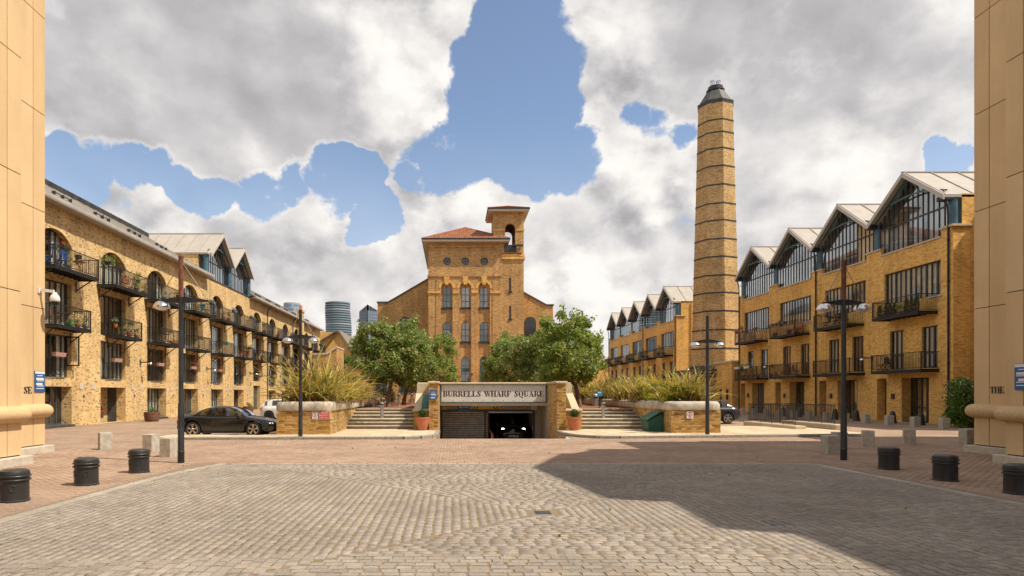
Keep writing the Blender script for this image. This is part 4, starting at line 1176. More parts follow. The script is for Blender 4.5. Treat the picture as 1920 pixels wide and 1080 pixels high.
# arches picked out in gauged brick, a few mm proud
for i, y in enumerate(BAYS):
    p, q = arch_pts(y - .02, y + BW_ + .02, 10.02, .75), arch_pts(y - .38, y + BW_ + .38, 10.00, 1.12)
    n = 14
    b = MB(TL)
    for j in range(n):
        g = .12
        A, B_, C, D = p[j], p[j + 1], q[j + 1], q[j]
        b.add([(A[0], 0, A[1]), (B_[0], 0, B_[1]), (C[0], 0, C[1]), (D[0], 0, D[1]), (A[0], .018, A[1]), (B_[0], .018, B_[1]), (C[0], .018, C[1]), (D[0], .018, D[1])], [(4, 5, 6, 7), (0, 1, 5, 4), (2, 3, 7, 6), (0, 4, 7, 3), (1, 2, 6, 5)])
    part(b, 'brick_arch', 'stock_brick', LB)
# steel beams over the ground floor and under the balcony floors
def ibeam(T, u0, u1, z0, z1, mt, parent):
    b = MB(T); d = -.10
    b.box(u0, u1, d - .1, d, z0, z0 + .05); b.box(u0, u1, d - .1, d, z1 - .05, z1); b.box(u0 + .0, u1, d - .1, d - .07, z0 + .05, z1 - .05)
    n = int((u1 - u0) / .13)
    for i in range(n): b.box(u0 + (u1 - u0) * (i + .35) / n, u0 + (u1 - u0) * (i + .65) / n, d - .069, d - .055, z0 + .10, z1 - .14)
    return part(b, 'steel_beam', mt, parent)
for i, y in enumerate(BAYS):
    if GT[i] != 'd':
        b = MB(TL); b.box(y, y + BW_, -.7, -.21, 2.26, 2.70); part(b, 'beam_casing', 'frame_dark', LB)
        ibeam(TL, y + .01, y + BW_ - .01, 2.25, 2.71, 'beam_blue', LB)
    b = MB(TL); b.box(y + .01, y + BW_ - .01, -.3, -.06, 5.115, 5.44); part(b, 'steel_beam', 'beam_blue', LB)
    b = MB(TL); b.box(y + .01, y + BW_ - .01, -.3, -.06, 8.035, 8.44); part(b, 'steel_beam', 'beam_green', LB)
    # windows
    ins = 'interior'
    if GT[i] == 'g':
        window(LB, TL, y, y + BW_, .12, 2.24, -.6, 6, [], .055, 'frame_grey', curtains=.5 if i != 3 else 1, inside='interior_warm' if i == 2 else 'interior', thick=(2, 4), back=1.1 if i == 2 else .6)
        b = MB(TL); b.cbox(y - .12, y + BW_ + .12, -.6, .14, -.01, .125, .015); part(b, 'sill', 'lead', LB)
    elif GT[i] == 'd':
        window(LB, TL, y + .2, y + 2.6, .05, 2.72, -.4, 4, [2.1], .08, 'teal_paint', curtains=0, thick=(2,))
    else:
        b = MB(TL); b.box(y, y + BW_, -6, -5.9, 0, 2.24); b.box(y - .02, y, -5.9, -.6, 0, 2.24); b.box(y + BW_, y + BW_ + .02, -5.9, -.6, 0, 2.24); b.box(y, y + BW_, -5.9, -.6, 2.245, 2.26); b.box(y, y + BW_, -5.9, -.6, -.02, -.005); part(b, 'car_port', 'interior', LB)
        b = MB(TL); b.cbox(y + 1.35, y + 1.75, -.09, -.055, 2.38, 2.62, .01); part(b, 'height_sign', 'paint_yellow', LB)
    zb = 2.72 if GT[i] != 'd' else 3.2
    u0, u1 = (y, y + BW_) if GT[i] != 'd' else (y + .2, y + 2.6)
    window(LB, TL, u0, u1, zb, 5.10, -.30, 6, [], .05, 'frame_grey', curtains=.95, thick=(1, 3, 5))
    window(LB, TL, y, y + BW_, 5.45, 8.02, -.30, 6, [], .05, 'frame_dark', curtains=.95, thick=(2, 4))
    window(LB, TL, y, y + BW_, 8.45, 10.76, -.30, 6, [9.95], .05, 'frame_dark', curtains=.85, thick=(2, 4))
    # balconies
    balcony(LB, TL, y - .45, y + BW_ + .65, 8.45, 1.2)
    if i not in (5,): balcony(LB, TL, y - .1 + .6 * (i % 2), y + BW_ + .1, 5.45, 1.05)
    # window guard in front of the first-floor window
    if GT[i] != 'd':
        b = MB(TL); a, c = y + .5, y + 2.3
        for z in (2.86, 3.75): b.box(a, c, .12, .15, z, z + .03)
        for k in range(15): u = a + (c - a) * k / 14; b.box(u - .008, u + .008, .12, .14, 2.86, 3.75); b.box(u - .008, u + .008, -.2, .12, 2.86, 2.88)
        for u in (a, c): b.box(u - .01, u + .01, -.3, .12, 3.75, 3.77)
        part(b, 'window_guard', 'railing_black', LB)
    # small pale plates and a dark box on the pier beside each opening
    if i < 6:
        for u, z0, z1, mt in ((y + 3.75, 2.1, 2.42, 'plinth_stone'), (y + 4.9, 2.12, 2.44, 'plinth_stone'), (y + 4.1, 1.62, 1.78, 'frame_grey')):
            b = MB(TL); b.box(u, u + (.34 if z1 - z0 > .2 else .14), .002, .03, z0, z1); part(b, 'wall_plate', mt, LB)
# an open casement seen edge on at the first bay
b = MB(TL); b.box(BAYS[0] + 2.93, BAYS[0] + 3.0, -.3, .45, 3.4, 3.47); b.box(BAYS[0] + 2.93, BAYS[0] + 3.0, -.3, .45, 5.0, 5.07); b.box(BAYS[0] + 2.93, BAYS[0] + 3.0, .39, .45, 3.4, 5.07); b.box(BAYS[0] + 2.93, BAYS[0] + 3.0, -.3, -.24, 3.4, 5.07); part(b, 'open_casement', 'frame_dark', LB)
# eaves, gutter, roof
GA, GB = 55.9, 67.7            # the gabled stretch interrupts the eaves
RT = .592
def roof_run(u0, u1):
    dd = 5.0
    b = MB(TL); b.add([(u0, .62, 12.12), (u1, .62, 12.12), (u1, -dd, 12.12 + RT * (dd + .62)), (u0, -dd, 12.12 + RT * (dd + .62)), (u0, .62, 12.0), (u1, .62, 12.0), (u1, -dd, 12.0 + RT * (dd + .62)), (u0, -dd, 12.0 + RT * (dd + .62))], [(0, 1, 2, 3), (7, 6, 5, 4), (0, 4, 5, 1), (1, 5, 6, 2), (3, 2, 6, 7), (0, 3, 7, 4)])
    b.add([(u0, -dd, 12.12 + RT * (dd + .62)), (u1, -dd, 12.12 + RT * (dd + .62)), (u1, -14, 9), (u0, -14, 9)], [(0, 1, 2, 3)])
    rf = part(b, 'roof', 'roof_grey', LB)
    n = int((u1 - u0) / 1.2)
    for i in range(n):
        a, c = u0 + (u1 - u0) * i / n, u0 + (u1 - u0) * (i + 1) / n
        b = MB(TL)
        s0, s1 = .60, -dd + .05
        f = lambda d: 12.12 + RT * (.62 - d)
        b.add([(a + .03, s0, f(s0) + .012), (c - .03, s0, f(s0) + .012), (c - .03, s1, f(s1) + .012), (a + .03, s1, f(s1) + .012)], [(0, 1, 2, 3)])
        b.add([(a - .02, s0, f(s0) + .05), (a + .02, s0, f(s0) + .05), (a + .02, s1, f(s1) + .05), (a - .02, s1, f(s1) + .05), (a - .02, s0, f(s0)), (a + .02, s0, f(s0)), (a + .02, s1, f(s1)), (a - .02, s1, f(s1))], [(0, 1, 2, 3), (0, 4, 5, 1), (0, 3, 7, 4), (1, 5, 6, 2)])
        part(b, 'roof_panel', 'roof_grey', rf)
    b = MB(TL); b.box(u0, u1, .45, .72, 11.96, 12.02); b.box(u0, u1, .60, .74, 12.02, 12.20); b.box(u0, u1, .02, .45, 11.98, 12.0); part(b, 'gutter', 'gutter', LB)
    # louvred ridge vent
    z0 = 12.12 + RT * (dd + .62); uv = min(u1, 80.0)
    b = MB(TL); 
    for k in range(4): b.box(u0, uv, -dd - .05, -dd + .02, z0 + .02 + k * .10, z0 + .085 + k * .10)
    b.box(u0, uv, -dd - .12, -dd - .06, z0, z0 + .40)
    for k in range(int((uv - u0) / 1.6) + 1): b.box(u0 + k * 1.6, u0 + k * 1.6 + .05, -dd - .055, -dd + .03, z0, z0 + .41)
    part(b, 'ridge_vent', 'lead', rf)
    # snow guards
    b = MB(TL); k = u0 + 1.5
    while k < u1 - 3:
        f = lambda d: 12.12 + RT * (.62 - d)
        for d in (-1.0, -1.15): b.box(k, k + 1.6, d, d + .04, f(d) + .14, f(d) + .18)
        for q in (k, k + .8, k + 1.56): b.box(q, q + .04, -1.16, -.95, f(-1.1) - .02, f(-1.1) + .19)
        k += 4.2
    part(b, 'snow_guard', 'frame_dark', rf)
roof_run(Y0, GA); roof_run(GB, Y1)
b = MB(TL); b.box(GA + .01, GB - .01, -.5, .06, 12.003, 12.11); part(b, 'coping', 'lead', LB)

# gabled studio with glazed front: shared by the left and right blocks
def gable(parent, T, c, half, zs, ze, zr, depth, nm, over=.6, glass='gable_glass', detail=True, setback=.25, back_n=6):
    """c centre, half width, zs sill, ze eaves, zr ridge; roof runs back by depth"""
    gz = lambda u: ze + (zr - ze) * (1 - abs(u - c) / half)
    b = MB(T)                                               # dark mullion frame
    n = nm
    d = -setback
    for i in range(n + 1):
        u = c - half + .35 + (2 * half - .7) * i / n; wd = .045 if i % 4 else .08
        b.box(u - wd / 2, u + wd / 2, d - .04, d + .04, zs, gz(u) - .12)
    b.box(c - half + .3, c + half - .3, d - .035, d + .045, zs, zs + .08)
    zt = zs + (ze - zs) * .78
    b.box(c - half + .3, c + half - .3, d - .03, d + .035, zt - .05, zt + .05)
    fr_ = part(b, 'gable_window', 'frame_dark', parent)
    for i in range(n):                                      # tall panes, cut to the roof line
        u0, u1 = c - half + .35 + (2 * half - .7) * i / n + .02, c - half + .35 + (2 * half - .7) * (i + 1) / n - .02
        b = MB(T); b.add([(u0, d, zs + .06), (u1, d, zs + .06), (u1, d, zt - .05), (u0, d, zt - .05)], [(0, 1, 2, 3)]); part(b, 'pane', glass, fr_)
        pts = [(u0, d, zt + .05), (u1, d, zt + .05), (u1, d, gz(u1) - .15)] + ([(c, d, zr - .15)] if u0 < c < u1 else []) + [(u0, d, gz(u0) - .15)]
        b = MB(T); b.add(pts, [tuple(range(len(pts)))]); part(b, 'pane', glass, fr_)
    if detail:
        r = random.random()
        cm = unit_curtain('y')
        for a in ([.02, .14, .56, .85] if r < .4 else [.02, .16, .34, .48, .70, .86] if r < .7 else [.03, .2, .42, .62, .74, .87]):
            u0 = c - half + .35 + (2 * half - .7) * a
            piece('curtain', cm, fr_, T(u0, d - .2, zs + .05), (1, .8, zt - zs - .1))
    b = MB(T); pts = [(c - half + .2, -2.2, zs - .3), (c + half - .2, -2.2, zs - .3), (c + half - .2, -2.2, ze), (c, -2.2, zr - .2), (c - half + .2, -2.2, ze)]
    b.poly(pts); b.quad((c - half + .2, d - .1, zs - .02), (c + half - .2, d - .1, zs - .02), (c + half - .2, -2.2, zs - .02), (c - half + .2, -2.2, zs - .02)); part(b, 'room', 'room_pale', parent)
    # curved truss in front of the glass
    b = MB(T); pts = []
    for i in range(13):
        u = c - half + .25 + (2 * half - .5) * i / 12; x = (u - c) / half
        pts.append((u, .06, ze + (zr - ze) * .10 + (zr - ze) * .30 * (1 - x * x)))
    for p, q in zip(pts, pts[1:]): b.beam(T(*p), T(*q), .09, .10) if False else None
    bb = MB()
    for p, q in zip(pts, pts[1:]): bb.beam(T(*p), T(*q), .07, .09)
    for s in (-1, 1):
        bb.beam(T(c + s * (half - .15), .06, ze - .02), T(c, .06, zr - .22), .07, .14)
        bb.beam(T(c + s * half * .30, .06, ze + (zr - ze) * .37), T(c + s * half * .05, .06, zr - .4), .06, .08)
        bb.beam(T(c + s * half * .30, .06, ze + (zr - ze) * .37), T(c + s * half * .46, .06, gz(c + s * half * .46) - .3), .06, .08)
        bb.beam(T(c + s * half * .62, .06, ze + (zr - ze) * .26), T(c + s * half * .72, .06, gz(c + s * half * .72) - .25), .05, .07)
    part(bb, 'truss', 'teal_paint', parent)
    # roof
    b = MB(T)
    for s in (-1, 1):
        e = c + s * half
        A = [(e, over, ze), (c, over, zr), (c, -depth, zr), (e, -depth, ze)]
        b.add([(u, d_, z) for u, d_, z in A] + [(u, d_, z - .14) for u, d_, z in A], [(0, 1, 2, 3), (7, 6, 5, 4), (0, 4, 5, 1), (0, 3, 7, 4)])
    rf = part(b, 'roof', 'roof_metal', parent)
    k = back_n
    for s in (-1, 1):
        e = c + s * half
        for i in range(k):
            d0, d1 = over - .02 - (depth + over) * i / k, over - .02 - (depth + over) * (i + 1) / k
            g = (zr - ze) * .012
            b = MB(T); b.add([(e + s * .0, d0 - .025, ze + .02), (c + s * .03, d0 - .025, zr + .02 - g), (c + s * .03, d1 + .025, zr + .02 - g), (e, d1 + .025, ze + .02)], [(0, 1, 2, 3)])
            b.add([(e, d0 - .03, ze + .02), (c + s * .03, d0 - .03, zr + .02), (c + s * .03, d0 + .02, zr + .02), (e, d0 + .02, ze + .02), (e, d0 - .03, ze + .075), (c + s * .03, d0 - .03, zr + .075), (c + s * .03, d0 + .02, zr + .075), (e, d0 + .02, ze + .075)], [(4, 5, 6, 7), (0, 1, 5, 4), (3, 7, 6, 2), (0, 4, 7, 3)])
            part(b, 'roof_panel', 'roof_metal', rf)
        bb = MB(T); bb.add([(e, over + .002, ze - .27), (c, over + .002, zr - .27), (c, over + .002, zr + .03), (e, over + .002, ze + .03), (e, over + .09, ze - .27), (c, over + .09, zr - .27), (c, over + .09, zr + .03), (e, over + .09, ze + .03)], [(4, 5, 6, 7), (0, 1, 5, 4), (3, 7, 6, 2), (0, 4, 7, 3)])
        part(bb, 'bargeboard', 'barge', parent)
        bb = MB(T); bb.add([(e, -setback + .05, ze - .16), (c, -setback + .05, zr - .16), (c, over, zr - .16), (e, over, ze - .16)], [(0, 1, 2, 3)]); part(bb, 'soffit', 'barge', parent)
    bb = MB(T); bb.box(c - .07, c + .07, -depth, over + .1, zr + .03, zr + .09); part(bb, 'ridge_cap', 'roof_metal', rf)
    return rf
for k in range(2):
    c = 58.86 + 5.9 * k
    gable(LB, TL, c, 2.95, 12.12, 14.1, 16.5, 10, 12, over=.45, back_n=9)
for u in (55.98, 61.81, 67.64):
    b = MB(); p = TL(u, -.05, 12.11); b.lathe([(.22, 0), (.22, 1.9)], p, 14); part(b, 'round_column', 'blue_column', LB, 40)
b = MB(TL); b.box(55.6, 55.9, -9, -.6, 12.3, 14.0); b.box(67.75, 68.0, -9, -.6, 12.3, 14.0); part(b, 'cheek_wall', 'stock_brick', LB)
b = MB(TL); b.box(55.5, 56.0, -9, .3, 14.0, 14.12); part(b, 'gutter', 'gutter', LB)
# downpipes
for y in (50.4, 74.2, 86.0, 98.0):
    b = MB(TL); b.tube([TL(0, 0, 0)] * 0 or [(0, 0, 0)], .05, 6) if False else None
    bb = MB(); bb.tube([TL(y, .5, 11.95), TL(y, .2, 11.6), TL(y, .1, 11.3), TL(y, .1, .05)], .055, 8)
    for z in (1, 4, 7, 10): bb.lathe([(.08, -.06), (.08, .06)], TL(y, .1, z), 8)
    part(bb, 'downpipe', 'railing_black', LB, 40)
# buttress chimney near the far end
b = MB(TL); b.box(88.9, 90.2, .003, .6, 0, 13.2); b.box(88.8, 90.3, -.1, .7, 13.2, 13.5); part(b, 'chimney_stack', 'stock_brick', LB)
b = MB(); 
for u in (89.2, 89.9): b.lathe([(.16, 0), (.13, .7)], TL(u, .3, 13.5), 10)
for u in (89.2, 89.9):
    b = MB(); b.lathe([(.16, 0), (.13, .7)], TL(u, .3, 13.5), 10); part(b, 'chimney_pot', 'terracotta', LB, 40)

# gabled house beyond the block
hs = thing('gabled_house', 'yellow brick gable end beyond the far end of the left block', 'house', (-24, 118, 0))
b = MB(); b.prism([(-27.5, 0), (-15.8, 0), (-15.8, 5.0), (-21.0, 13.2), (-27.5, 13.2)], 118, 140, 'y'); part(b, 'wall', 'orange_brick', hs)
b = MB(); b.prism([(-21.0, 13.25), (-15.2, 4.2), (-14.9, 4.4), (-20.9, 13.6), (-24, 9.2), (-24.4, 9.0)], 117.6, 141, 'y'); part(b, 'roof', 'slate', hs)
b = MB(); b.prism([(-30, 8.0), (-21.2, 13.5), (-21.2, 13.3), (-30, 7.8)], 117.2, 141, 'y'); part(b, 'roof', 'slate', hs)

# ================================================================== RIGHT BLOCKS (glazed gables over balconies)
def gabled_block(label, ax, ys, nb, y_bay=6.87, far=False):
    th = thing('apartment_building', label, 'building', (ax, ys, 0))
    T = FR(ax, 0, (0, 1), (-1, 0))
    ye = ys + nb * y_bay
    b = MB(T); ops = []
    for i in range(nb):
        y = ys + i * y_bay
        ops.append((y + .8, y + 5.75, 7.75, 9.82, .22))
        ops.append((y + 1.05, y + 2.35, 3.42, 5.95, .22))
        if i == nb - 1 and not far: ops.append((y + 3.85, y + 5.0, 4.3, 5.95, .22))
        else: ops.append((y + 3.9, y + 5.2, 3.42, 5.95, .22))
        ops.append((y + 1.75, y + 4.1, .03, 2.85, .75)); ops.append((y + 5.55, y + 6.5, .03, 2.85, .75))
    wall(b, ys, ye, 0, 11.1, ops)
    for i in range(nb + 1):                                  # shoulders between the gables
        y = ys + i * y_bay; b.box(max(ys, y - .75), min(ye, y + .75), -.6, -.003, 11.1, 11.55)
    b.quad((ys, 0, 11.1), (ye, 0, 11.1), (ye, -.6, 11.1), (ys, -.6, 11.1))
    b.box(ys + .01, ye - .01, -11.8, -1.0, 0, 11.0)
    b.quad((ys, 0, 0), (ys, -11.8, 0), (ys, -11.8, 13.4), (ys, -.62, 13.4)) if False else None
    b.add([(ys, 0, 0), (ys, -11.8, 0), (ys, -11.8, 13.5), (ys, -.62, 13.5), (ys, -.62, 11.1), (ys, 0, 11.1)], [(0, 1, 2, 3, 4, 5)])
    b.add([(ye, 0, 0), (ye, -11.8, 0), (ye, -11.8, 13.5), (ye, -.62, 13.5), (ye, -.62, 11.1), (ye, 0, 11.1)], [(5, 4, 3, 2, 1, 0)])
    part(b, 'wall', 'orange_brick', th)
    # corner pilaster with stone cap on the end facing the camera
    b = MB(T); b.box(ys - .14, ys - .003, -1.0, .0, 0, 11.3); b.box(ys - .14, ys - .003, -11.8, -1.9, 0, 13.3); part(b, 'pilaster', 'orange_brick', th)
    b = MB(T); b.box(ys - .25, ys + .8, -1.15, .10, 11.56, 11.68); part(b, 'coping', 'pale_stone', th)
    for i in range(nb):
        y = ys + i * y_bay
        b = MB(T); b.box(y + .76, y + y_bay - .76, -.35, .08, 11.102, 11.2); part(b, 'sill', 'plinth_stone', th)
        if i: b = MB(T); b.box(y - .8, y + .8, -.7, .08, 11.555, 11.65); part(b, 'coping', 'plinth_stone', th)
        if i == nb - 1: b = MB(T); b.box(y + y_bay - .8, y + y_bay + .05, -.7, .08, 11.555, 11.65); part(b, 'coping', 'plinth_stone', th)
        gable(th, T, y + y_bay / 2, y_bay / 2, 11.2, 13.42, 15.85, 11.6, 14 if not far else 10, over=.38, detail=True, back_n=7)
        window(th, T, y + .8, y + 5.75, 7.75, 9.82, -.16, 11 if not far else 8, [], .07, curtains=1.0, thick=(1, 3, 6, 9), back=.6, inside='room_pale')
        b = MB(T); b.box(y + .7, y + 1.7, -.15, .07, 7.64, 7.748); part(b, 'sill', 'plinth_stone', th)
        window(th, T, y + 1.05, y + 2.35, 3.42, 5.95, -.16, 3, [4.35] if not far else [], .07, curtains=.8, thick=(1,))
        if i == nb - 1 and not far: window(th, T, y + 3.85, y + 5.0, 4.3, 5.95, -.16, 3, [], .07, curtains=.3)
        else: window(th, T, y + 3.9, y + 5.2, 3.42, 5.95, -.16, 3, [4.35] if not far else [], .07, curtains=.8, thick=(2,))
        window(th, T, y + 1.75, y + 4.1, .03, 2.85, -.62, 5, [.95], .08, curtains=.8, thick=(2, 3), back=.7)
        window(th, T, y + 5.55, y + 6.5, .03, 2.85, -.6, 2, [.95], .09, curtains=0)
        b = MB(T); b.box(y + 1.6, y + 4.3, -.6, .12, -.01, .03); part(b, 'doorstep', 'pale_stone', th)
        balcony(th, T, y + 1.0, y + 5.2, 6.78, 1.2, braces=False); balcony(th, T, y + .9, y + 5.45, 3.30, 1.1, braces=False)
        if not far:
            b = MB(T); b.cbox(y + 4.75, y + 5.0, .003, .10, 1.5, 1.85, .01); part(b, 'meter_box', 'black_iron', th)
    for i in range(nb + 1):
        y = ys + i * y_bay; o = .3 if i == 0 else (-.3 if i == nb else 0)
        b = MB(); b.lathe([(.25, 0), (.25, 1.75)], T(y + o, -.35, 11.65), 14); part(b, 'round_column', 'blue_column', th, 40)
        b = MB(T); b.box(y + o - .28, y + o + .28, -.1, .42, 13.15, 13.4); part(b, 'hopper', 'railing_black', th)
        if i in (0, 2, nb):
            b = MB(); q = y + (.12 if i == 0 else (-.12 if i == nb else 0)); b.tube([T(q, .25, 13.2), T(q, .12, 12.7), T(q, .08, 12.2), T(q, .08, .05)], .055, 8)
            for z in (1.2, 3.6, 6, 8.4, 10.8): b.lathe([(.075, -.06), (.075, .06)], T(q, .08, z), 8)
            part(b, 'downpipe', 'railing_black', th, 40)
    return th, T
RX = 29.0
RB, TR = gabled_block('near yellow brick block with four glazed gables and black balconies on the right', RX, 37.2, 4)
# unseen wing added behind the stone tower to shade the ground before this block
b = MB(); b.box(30.9, 42, 29.6, 37.0, 0, 13.0); part(b, 'unseen_shadow_wing', 'orange_brick', RB)
FB, TFB = gabled_block('far yellow brick block with five glazed gables beyond the tall chimney', 28.1, 80.4, 5, far=True)

# low annexe against the chimney
an = thing('annexe', 'low brick annexe with two slit windows beside the parked dark car on the right', 'building', (28, 64.9, 0))
b = MB(); b.box(28.3, 33, 64.75, 69.0, 0, 5.0)
TA = FR(0, 64.75, (1, 0), (0, -1)); TA2 = FR(28.3, 0, (0, 1), (-1, 0))
part(b, 'wall', 'orange_brick', an)
b = MB(); b.cbox(28.15, 33.1, 64.6, 69.1, 5.002, 5.2, .03); part(b, 'coping', 'plinth_stone', an)
for u in (65.6, 67.2):
    b = MB(TA2); b.box(u, u + .5, -.02, .03, 1.2, 2.3); w_ = part(b, 'window', 'frame_dark', an); b = MB(TA2); b.box(u + .06, u + .44, .03, .034, 1.26, 2.24); part(b, 'pane', 'dark_pane', w_); b = MB(TA2); b.box(u - .08, u + .58, .0, .09, 1.08, 1.197); part(b, 'sill', 'plinth_stone', w_)

# ================================================================== THE OCTAGONAL CHIMNEY
CHX, CHY = 29.6, 72.0
ch = thing('chimney', 'tall tapering octagonal brick chimney with dark iron bands and two steel flues', 'chimney', (CHX, CHY, 0))
r_ = lambda z: 2.72 + (1.92 - 2.72) * (z - 4.9) / 29.3
PH = -PI / 2
b = MB(); n = 24
b.lathe([(r_(4.9 + 29.2 * i / n), 4.9 + 29.2 * i / n) for i in range(n + 1)], (CHX, CHY, 0), 8, 0, PH); part(b, 'shaft', 'chimney_brick', ch)
def zpx(py): return 1.85 + (738 - py) / 1200 * (CHY - 2.4)
for py in (219, 243, 274, 307.6, 343, 378.6, 411, 446, 480, 515, 548, 582.5, 618, 653, 687):
    z = zpx(py); b = MB(); r = r_(z)
    b.lathe([(r - .02, -.075), (r + .035, -.075), (r + .035, .075), (r - .02, .075)], (CHX, CHY, z), 8, 0, PH); part(b, 'iron_band', 'black_iron', ch)
b = MB(); b.lathe([(1.90, 33.8), (1.96, 33.88), (1.96, 34.05), (2.02, 34.1), (2.02, 34.25), (1.8, 34.3)], (CHX, CHY, 0), 8, 0, PH); part(b, 'cornice', 'lead', ch)
b = MB(); b.lathe([(1.84, 34.3), (.92, 35.75), (.92, 35.8)], (CHX, CHY, 0), 8, 0, PH); part(b, 'cap', 'lead', ch)
b = MB(); b.lathe([(.93, 35.75), (.98, 35.8), (.98, 35.92), (.80, 35.97), (.80, 36.3), (.1, 36.33)], (CHX, CHY, 0), 16); part(b, 'collar', 'frame_dark', ch, 40)
for dx in (-.33, .33):
    b = MB(); b.lathe([(.23, 36.2), (.23, 36.85), (.27, 36.87), (.27, 36.97), (.2, 37.02)], (CHX + dx - .05, CHY - .1, 0), 14); part(b, 'flue', 'steel', ch, 40)
# lightning conductor and tie plates
b = MB(); v = PH + PI / 4 * 1.6
pts = []
for z in (5, 14, 23, 33.6): pts.append((CHX + .95 * (r_(z) / 2.72) , CHY - r_(z) * .86 - .05 + .2, z))
b.tube(pts, .03, 5); part(b, 'conductor', 'lead', ch)
# square pedestal with cornice and blind arches
b = MB(); HP = 3.25
TP = FR(CHX, CHY - HP, (1, 0), (0, -1))
ops = [(-2.55, -1.15, .8, 3.0, .18), (-.7, .7, .8, 3.0, .18), (1.15, 2.55, .8, 3.0, .18)]
bb = MB(TP); wall(bb, -HP, HP, 0, 4.3, ops)
for o in ops:
    arch_fill(bb, o[0], o[1], 2.4, .6, 3.0, .18); bb.quad((o[0], -.18, o[2]), (o[1], -.18, o[2]), (o[1], -.18, o[3]), (o[0], -.18, o[3]))
TP2 = FR(CHX - HP, CHY, (0, 1), (-1, 0)); b2 = MB(TP2); wall(b2, -HP, HP, 0, 4.3, ops)
for o in ops:
    arch_fill(b2, o[0], o[1], 2.4, .6, 3.0, .18); b2.quad((o[0], -.18, o[2]), (o[1], -.18, o[2]), (o[1], -.18, o[3]), (o[0], -.18, o[3]))
part(bb, 'pedestal_wall', 'chimney_brick', ch); part(b2, 'pedestal_wall', 'chimney_brick', ch)
b = MB(); b.box(CHX - HP + .2, CHX + HP, CHY - HP + .2, CHY + HP, 0, 4.28); b.box(CHX - HP - .25, CHX + HP + .25, CHY - HP - .25, CHY + HP + .25, 4.32, 4.5); b.lathe([(3.0, 4.5), (2.9, 4.9), (2.6, 4.95)], (CHX, CHY, 0), 8, 0, PH); part(b, 'pedestal_cap', 'lead', ch)
for z in (3.15, 3.62, 3.95):
    b = MB(); b.box(CHX - HP - .08, CHX + HP + .08, CHY - HP - .08, CHY - HP - .003, z, z + .10); b.box(CHX - HP - .08, CHX - HP - .003, CHY - HP, CHY + HP, z, z + .10); part(b, 'string_course', 'black_iron', ch)
for k in range(11):
    b = MB(); u = CHX - HP + .25 + k * .6; b.box(u, u + .25, CHY - HP - .10, CHY - HP - .003, 3.68, 3.93); part(b, 'corbel', 'chimney_brick', ch)
bb = MB(); bb.tube([(CHX - HP - .06, CHY - HP + 1, 4.2), (CHX - HP - .06, CHY - HP + 1, 0)], .06, 6); part(bb, 'drain_pipe', 'railing_black', ch)

# ================================================================== CENTRAL BRICK BUILDING WITH BELL TOWER
CYF = 75.0
CB = thing('warehouse', 'tall brown brick warehouse with hipped red tile roof and side tower in the centre', 'building', (1.5, CYF, 1.05))
TC = FR(0, CYF, (1, 0), (0, -1))
def X(px, Y=CYF): return (px - 848) * Y / 1200
def Z(py, Y=CYF): return 1.85 + (738 - py) * Y / 1200
XL, XM, XR = X(803), X(941), X(982)
ZE = Z(455)
cent = [X(837.5), X(872.5), X(907.5)]
b = MB(TC); ops = []
zb, za = 2.0, 14.2
for c in cent: ops.append((c - .68, c + .68, zb, za + .68, .32))
oz = 17.35
for c in (X(838), X(872.5), X(908)): ops.append((c - .5, c + .5, oz - .5, oz + .5, .001))
wall(b, XL, XM, .5, ZE, ops)
for c in cent: arch_fill(b, c - .68, c + .68, za, .679, za + .68, .32)
for c in (X(838), X(872.5), X(908)): ring_fill(b, c, oz, .45, .5, r=.3)
# recess backs with arched windows cut in
wins = [(Z(576), Z(537)), (Z(640.5), Z(603)), (Z(715), Z(668))]
bk = MB(FR(0, CYF + .32, (1, 0), (0, -1)))
for c in cent:
    o2 = [(c - .5, c + .5, z0, z1, .2) for z0, z1 in wins]
    wall(bk, c - .68, c + .68, zb, za + .68, o2)
    for z0, z1 in wins: arch_fill(bk, c - .5, c + .5, z1 - .5, .499, z1, .2, n=10)
part(bk, 'recess_wall', 'brown_brick', CB)
b.box(XL + .01, XM - .01, -16, -1.0, .5, ZE - .01)
b.quad((XL, 0, .5), (XL, -16, .5), (XL, -16, ZE), (XL, 0, ZE)); b.quad((XM, 0, .5), (XM, -16, .5), (XM, -16, ZE), (XM, 0, ZE))
wl = part(b, 'wall', 'brown_brick', CB)
TW = FR(0, CYF + .32, (1, 0), (0, -1))
for c in cent:
    for k, (z0, z1) in enumerate(wins):
        window(CB, TW, c - .5, c + .5, z0, z1, -.12, 2, [z0 + (z1 - z0) * .30, z0 + (z1 - z0) * .62], .05, 'teal_paint' if k == 2 else 'frame_dark', 'window_glass', back=.3, curtains=.5, fr=.06, inside='room_pale')
        b = MB(TW); b.box(c - .66, c + .66, .002, .16, z0 - .16, z0 - .003); part(b, 'sill', 'frame_dark', CB)
        if k == 2: b = MB(TW); b.box(c - .46, c + .46, -.085, -.03, Z(697), Z(690)); part(b, 'spandrel_panel', 'teal_paint', CB)
for c in (X(838), X(872.5), X(908)):
    b = MB(); n = 24
    for i in range(n):
        t0, t1 = 2 * PI * i / n, 2 * PI * (i + 1) / n
        f = lambda t, r, d: TC(c + r * math.cos(t), d, oz + r * math.sin(t))
        b.quad(f(t0, .36, -.14), f(t1, .36, -.14), f(t1, .45, -.14), f(t0, .45, -.14))
    b.beam(TC(c - .4, -.15, oz), TC(c + .4, -.15, oz), .04, .05); b.beam(TC(c, -.155, oz - .4), TC(c, -.155, oz + .4), .04, .05)
    w_ = part(b, 'round_window', 'frame_dark', CB)
    b = MB(); b.poly([f(2 * PI * i / n, .40, -.17) for i in range(n)]); part(b, 'pane', 'window_glass', w_)
    b = MB(); b.poly([f(2 * PI * i / n, .45, -.4) for i in range(n)]); part(b, 'backing', 'interior', w_)
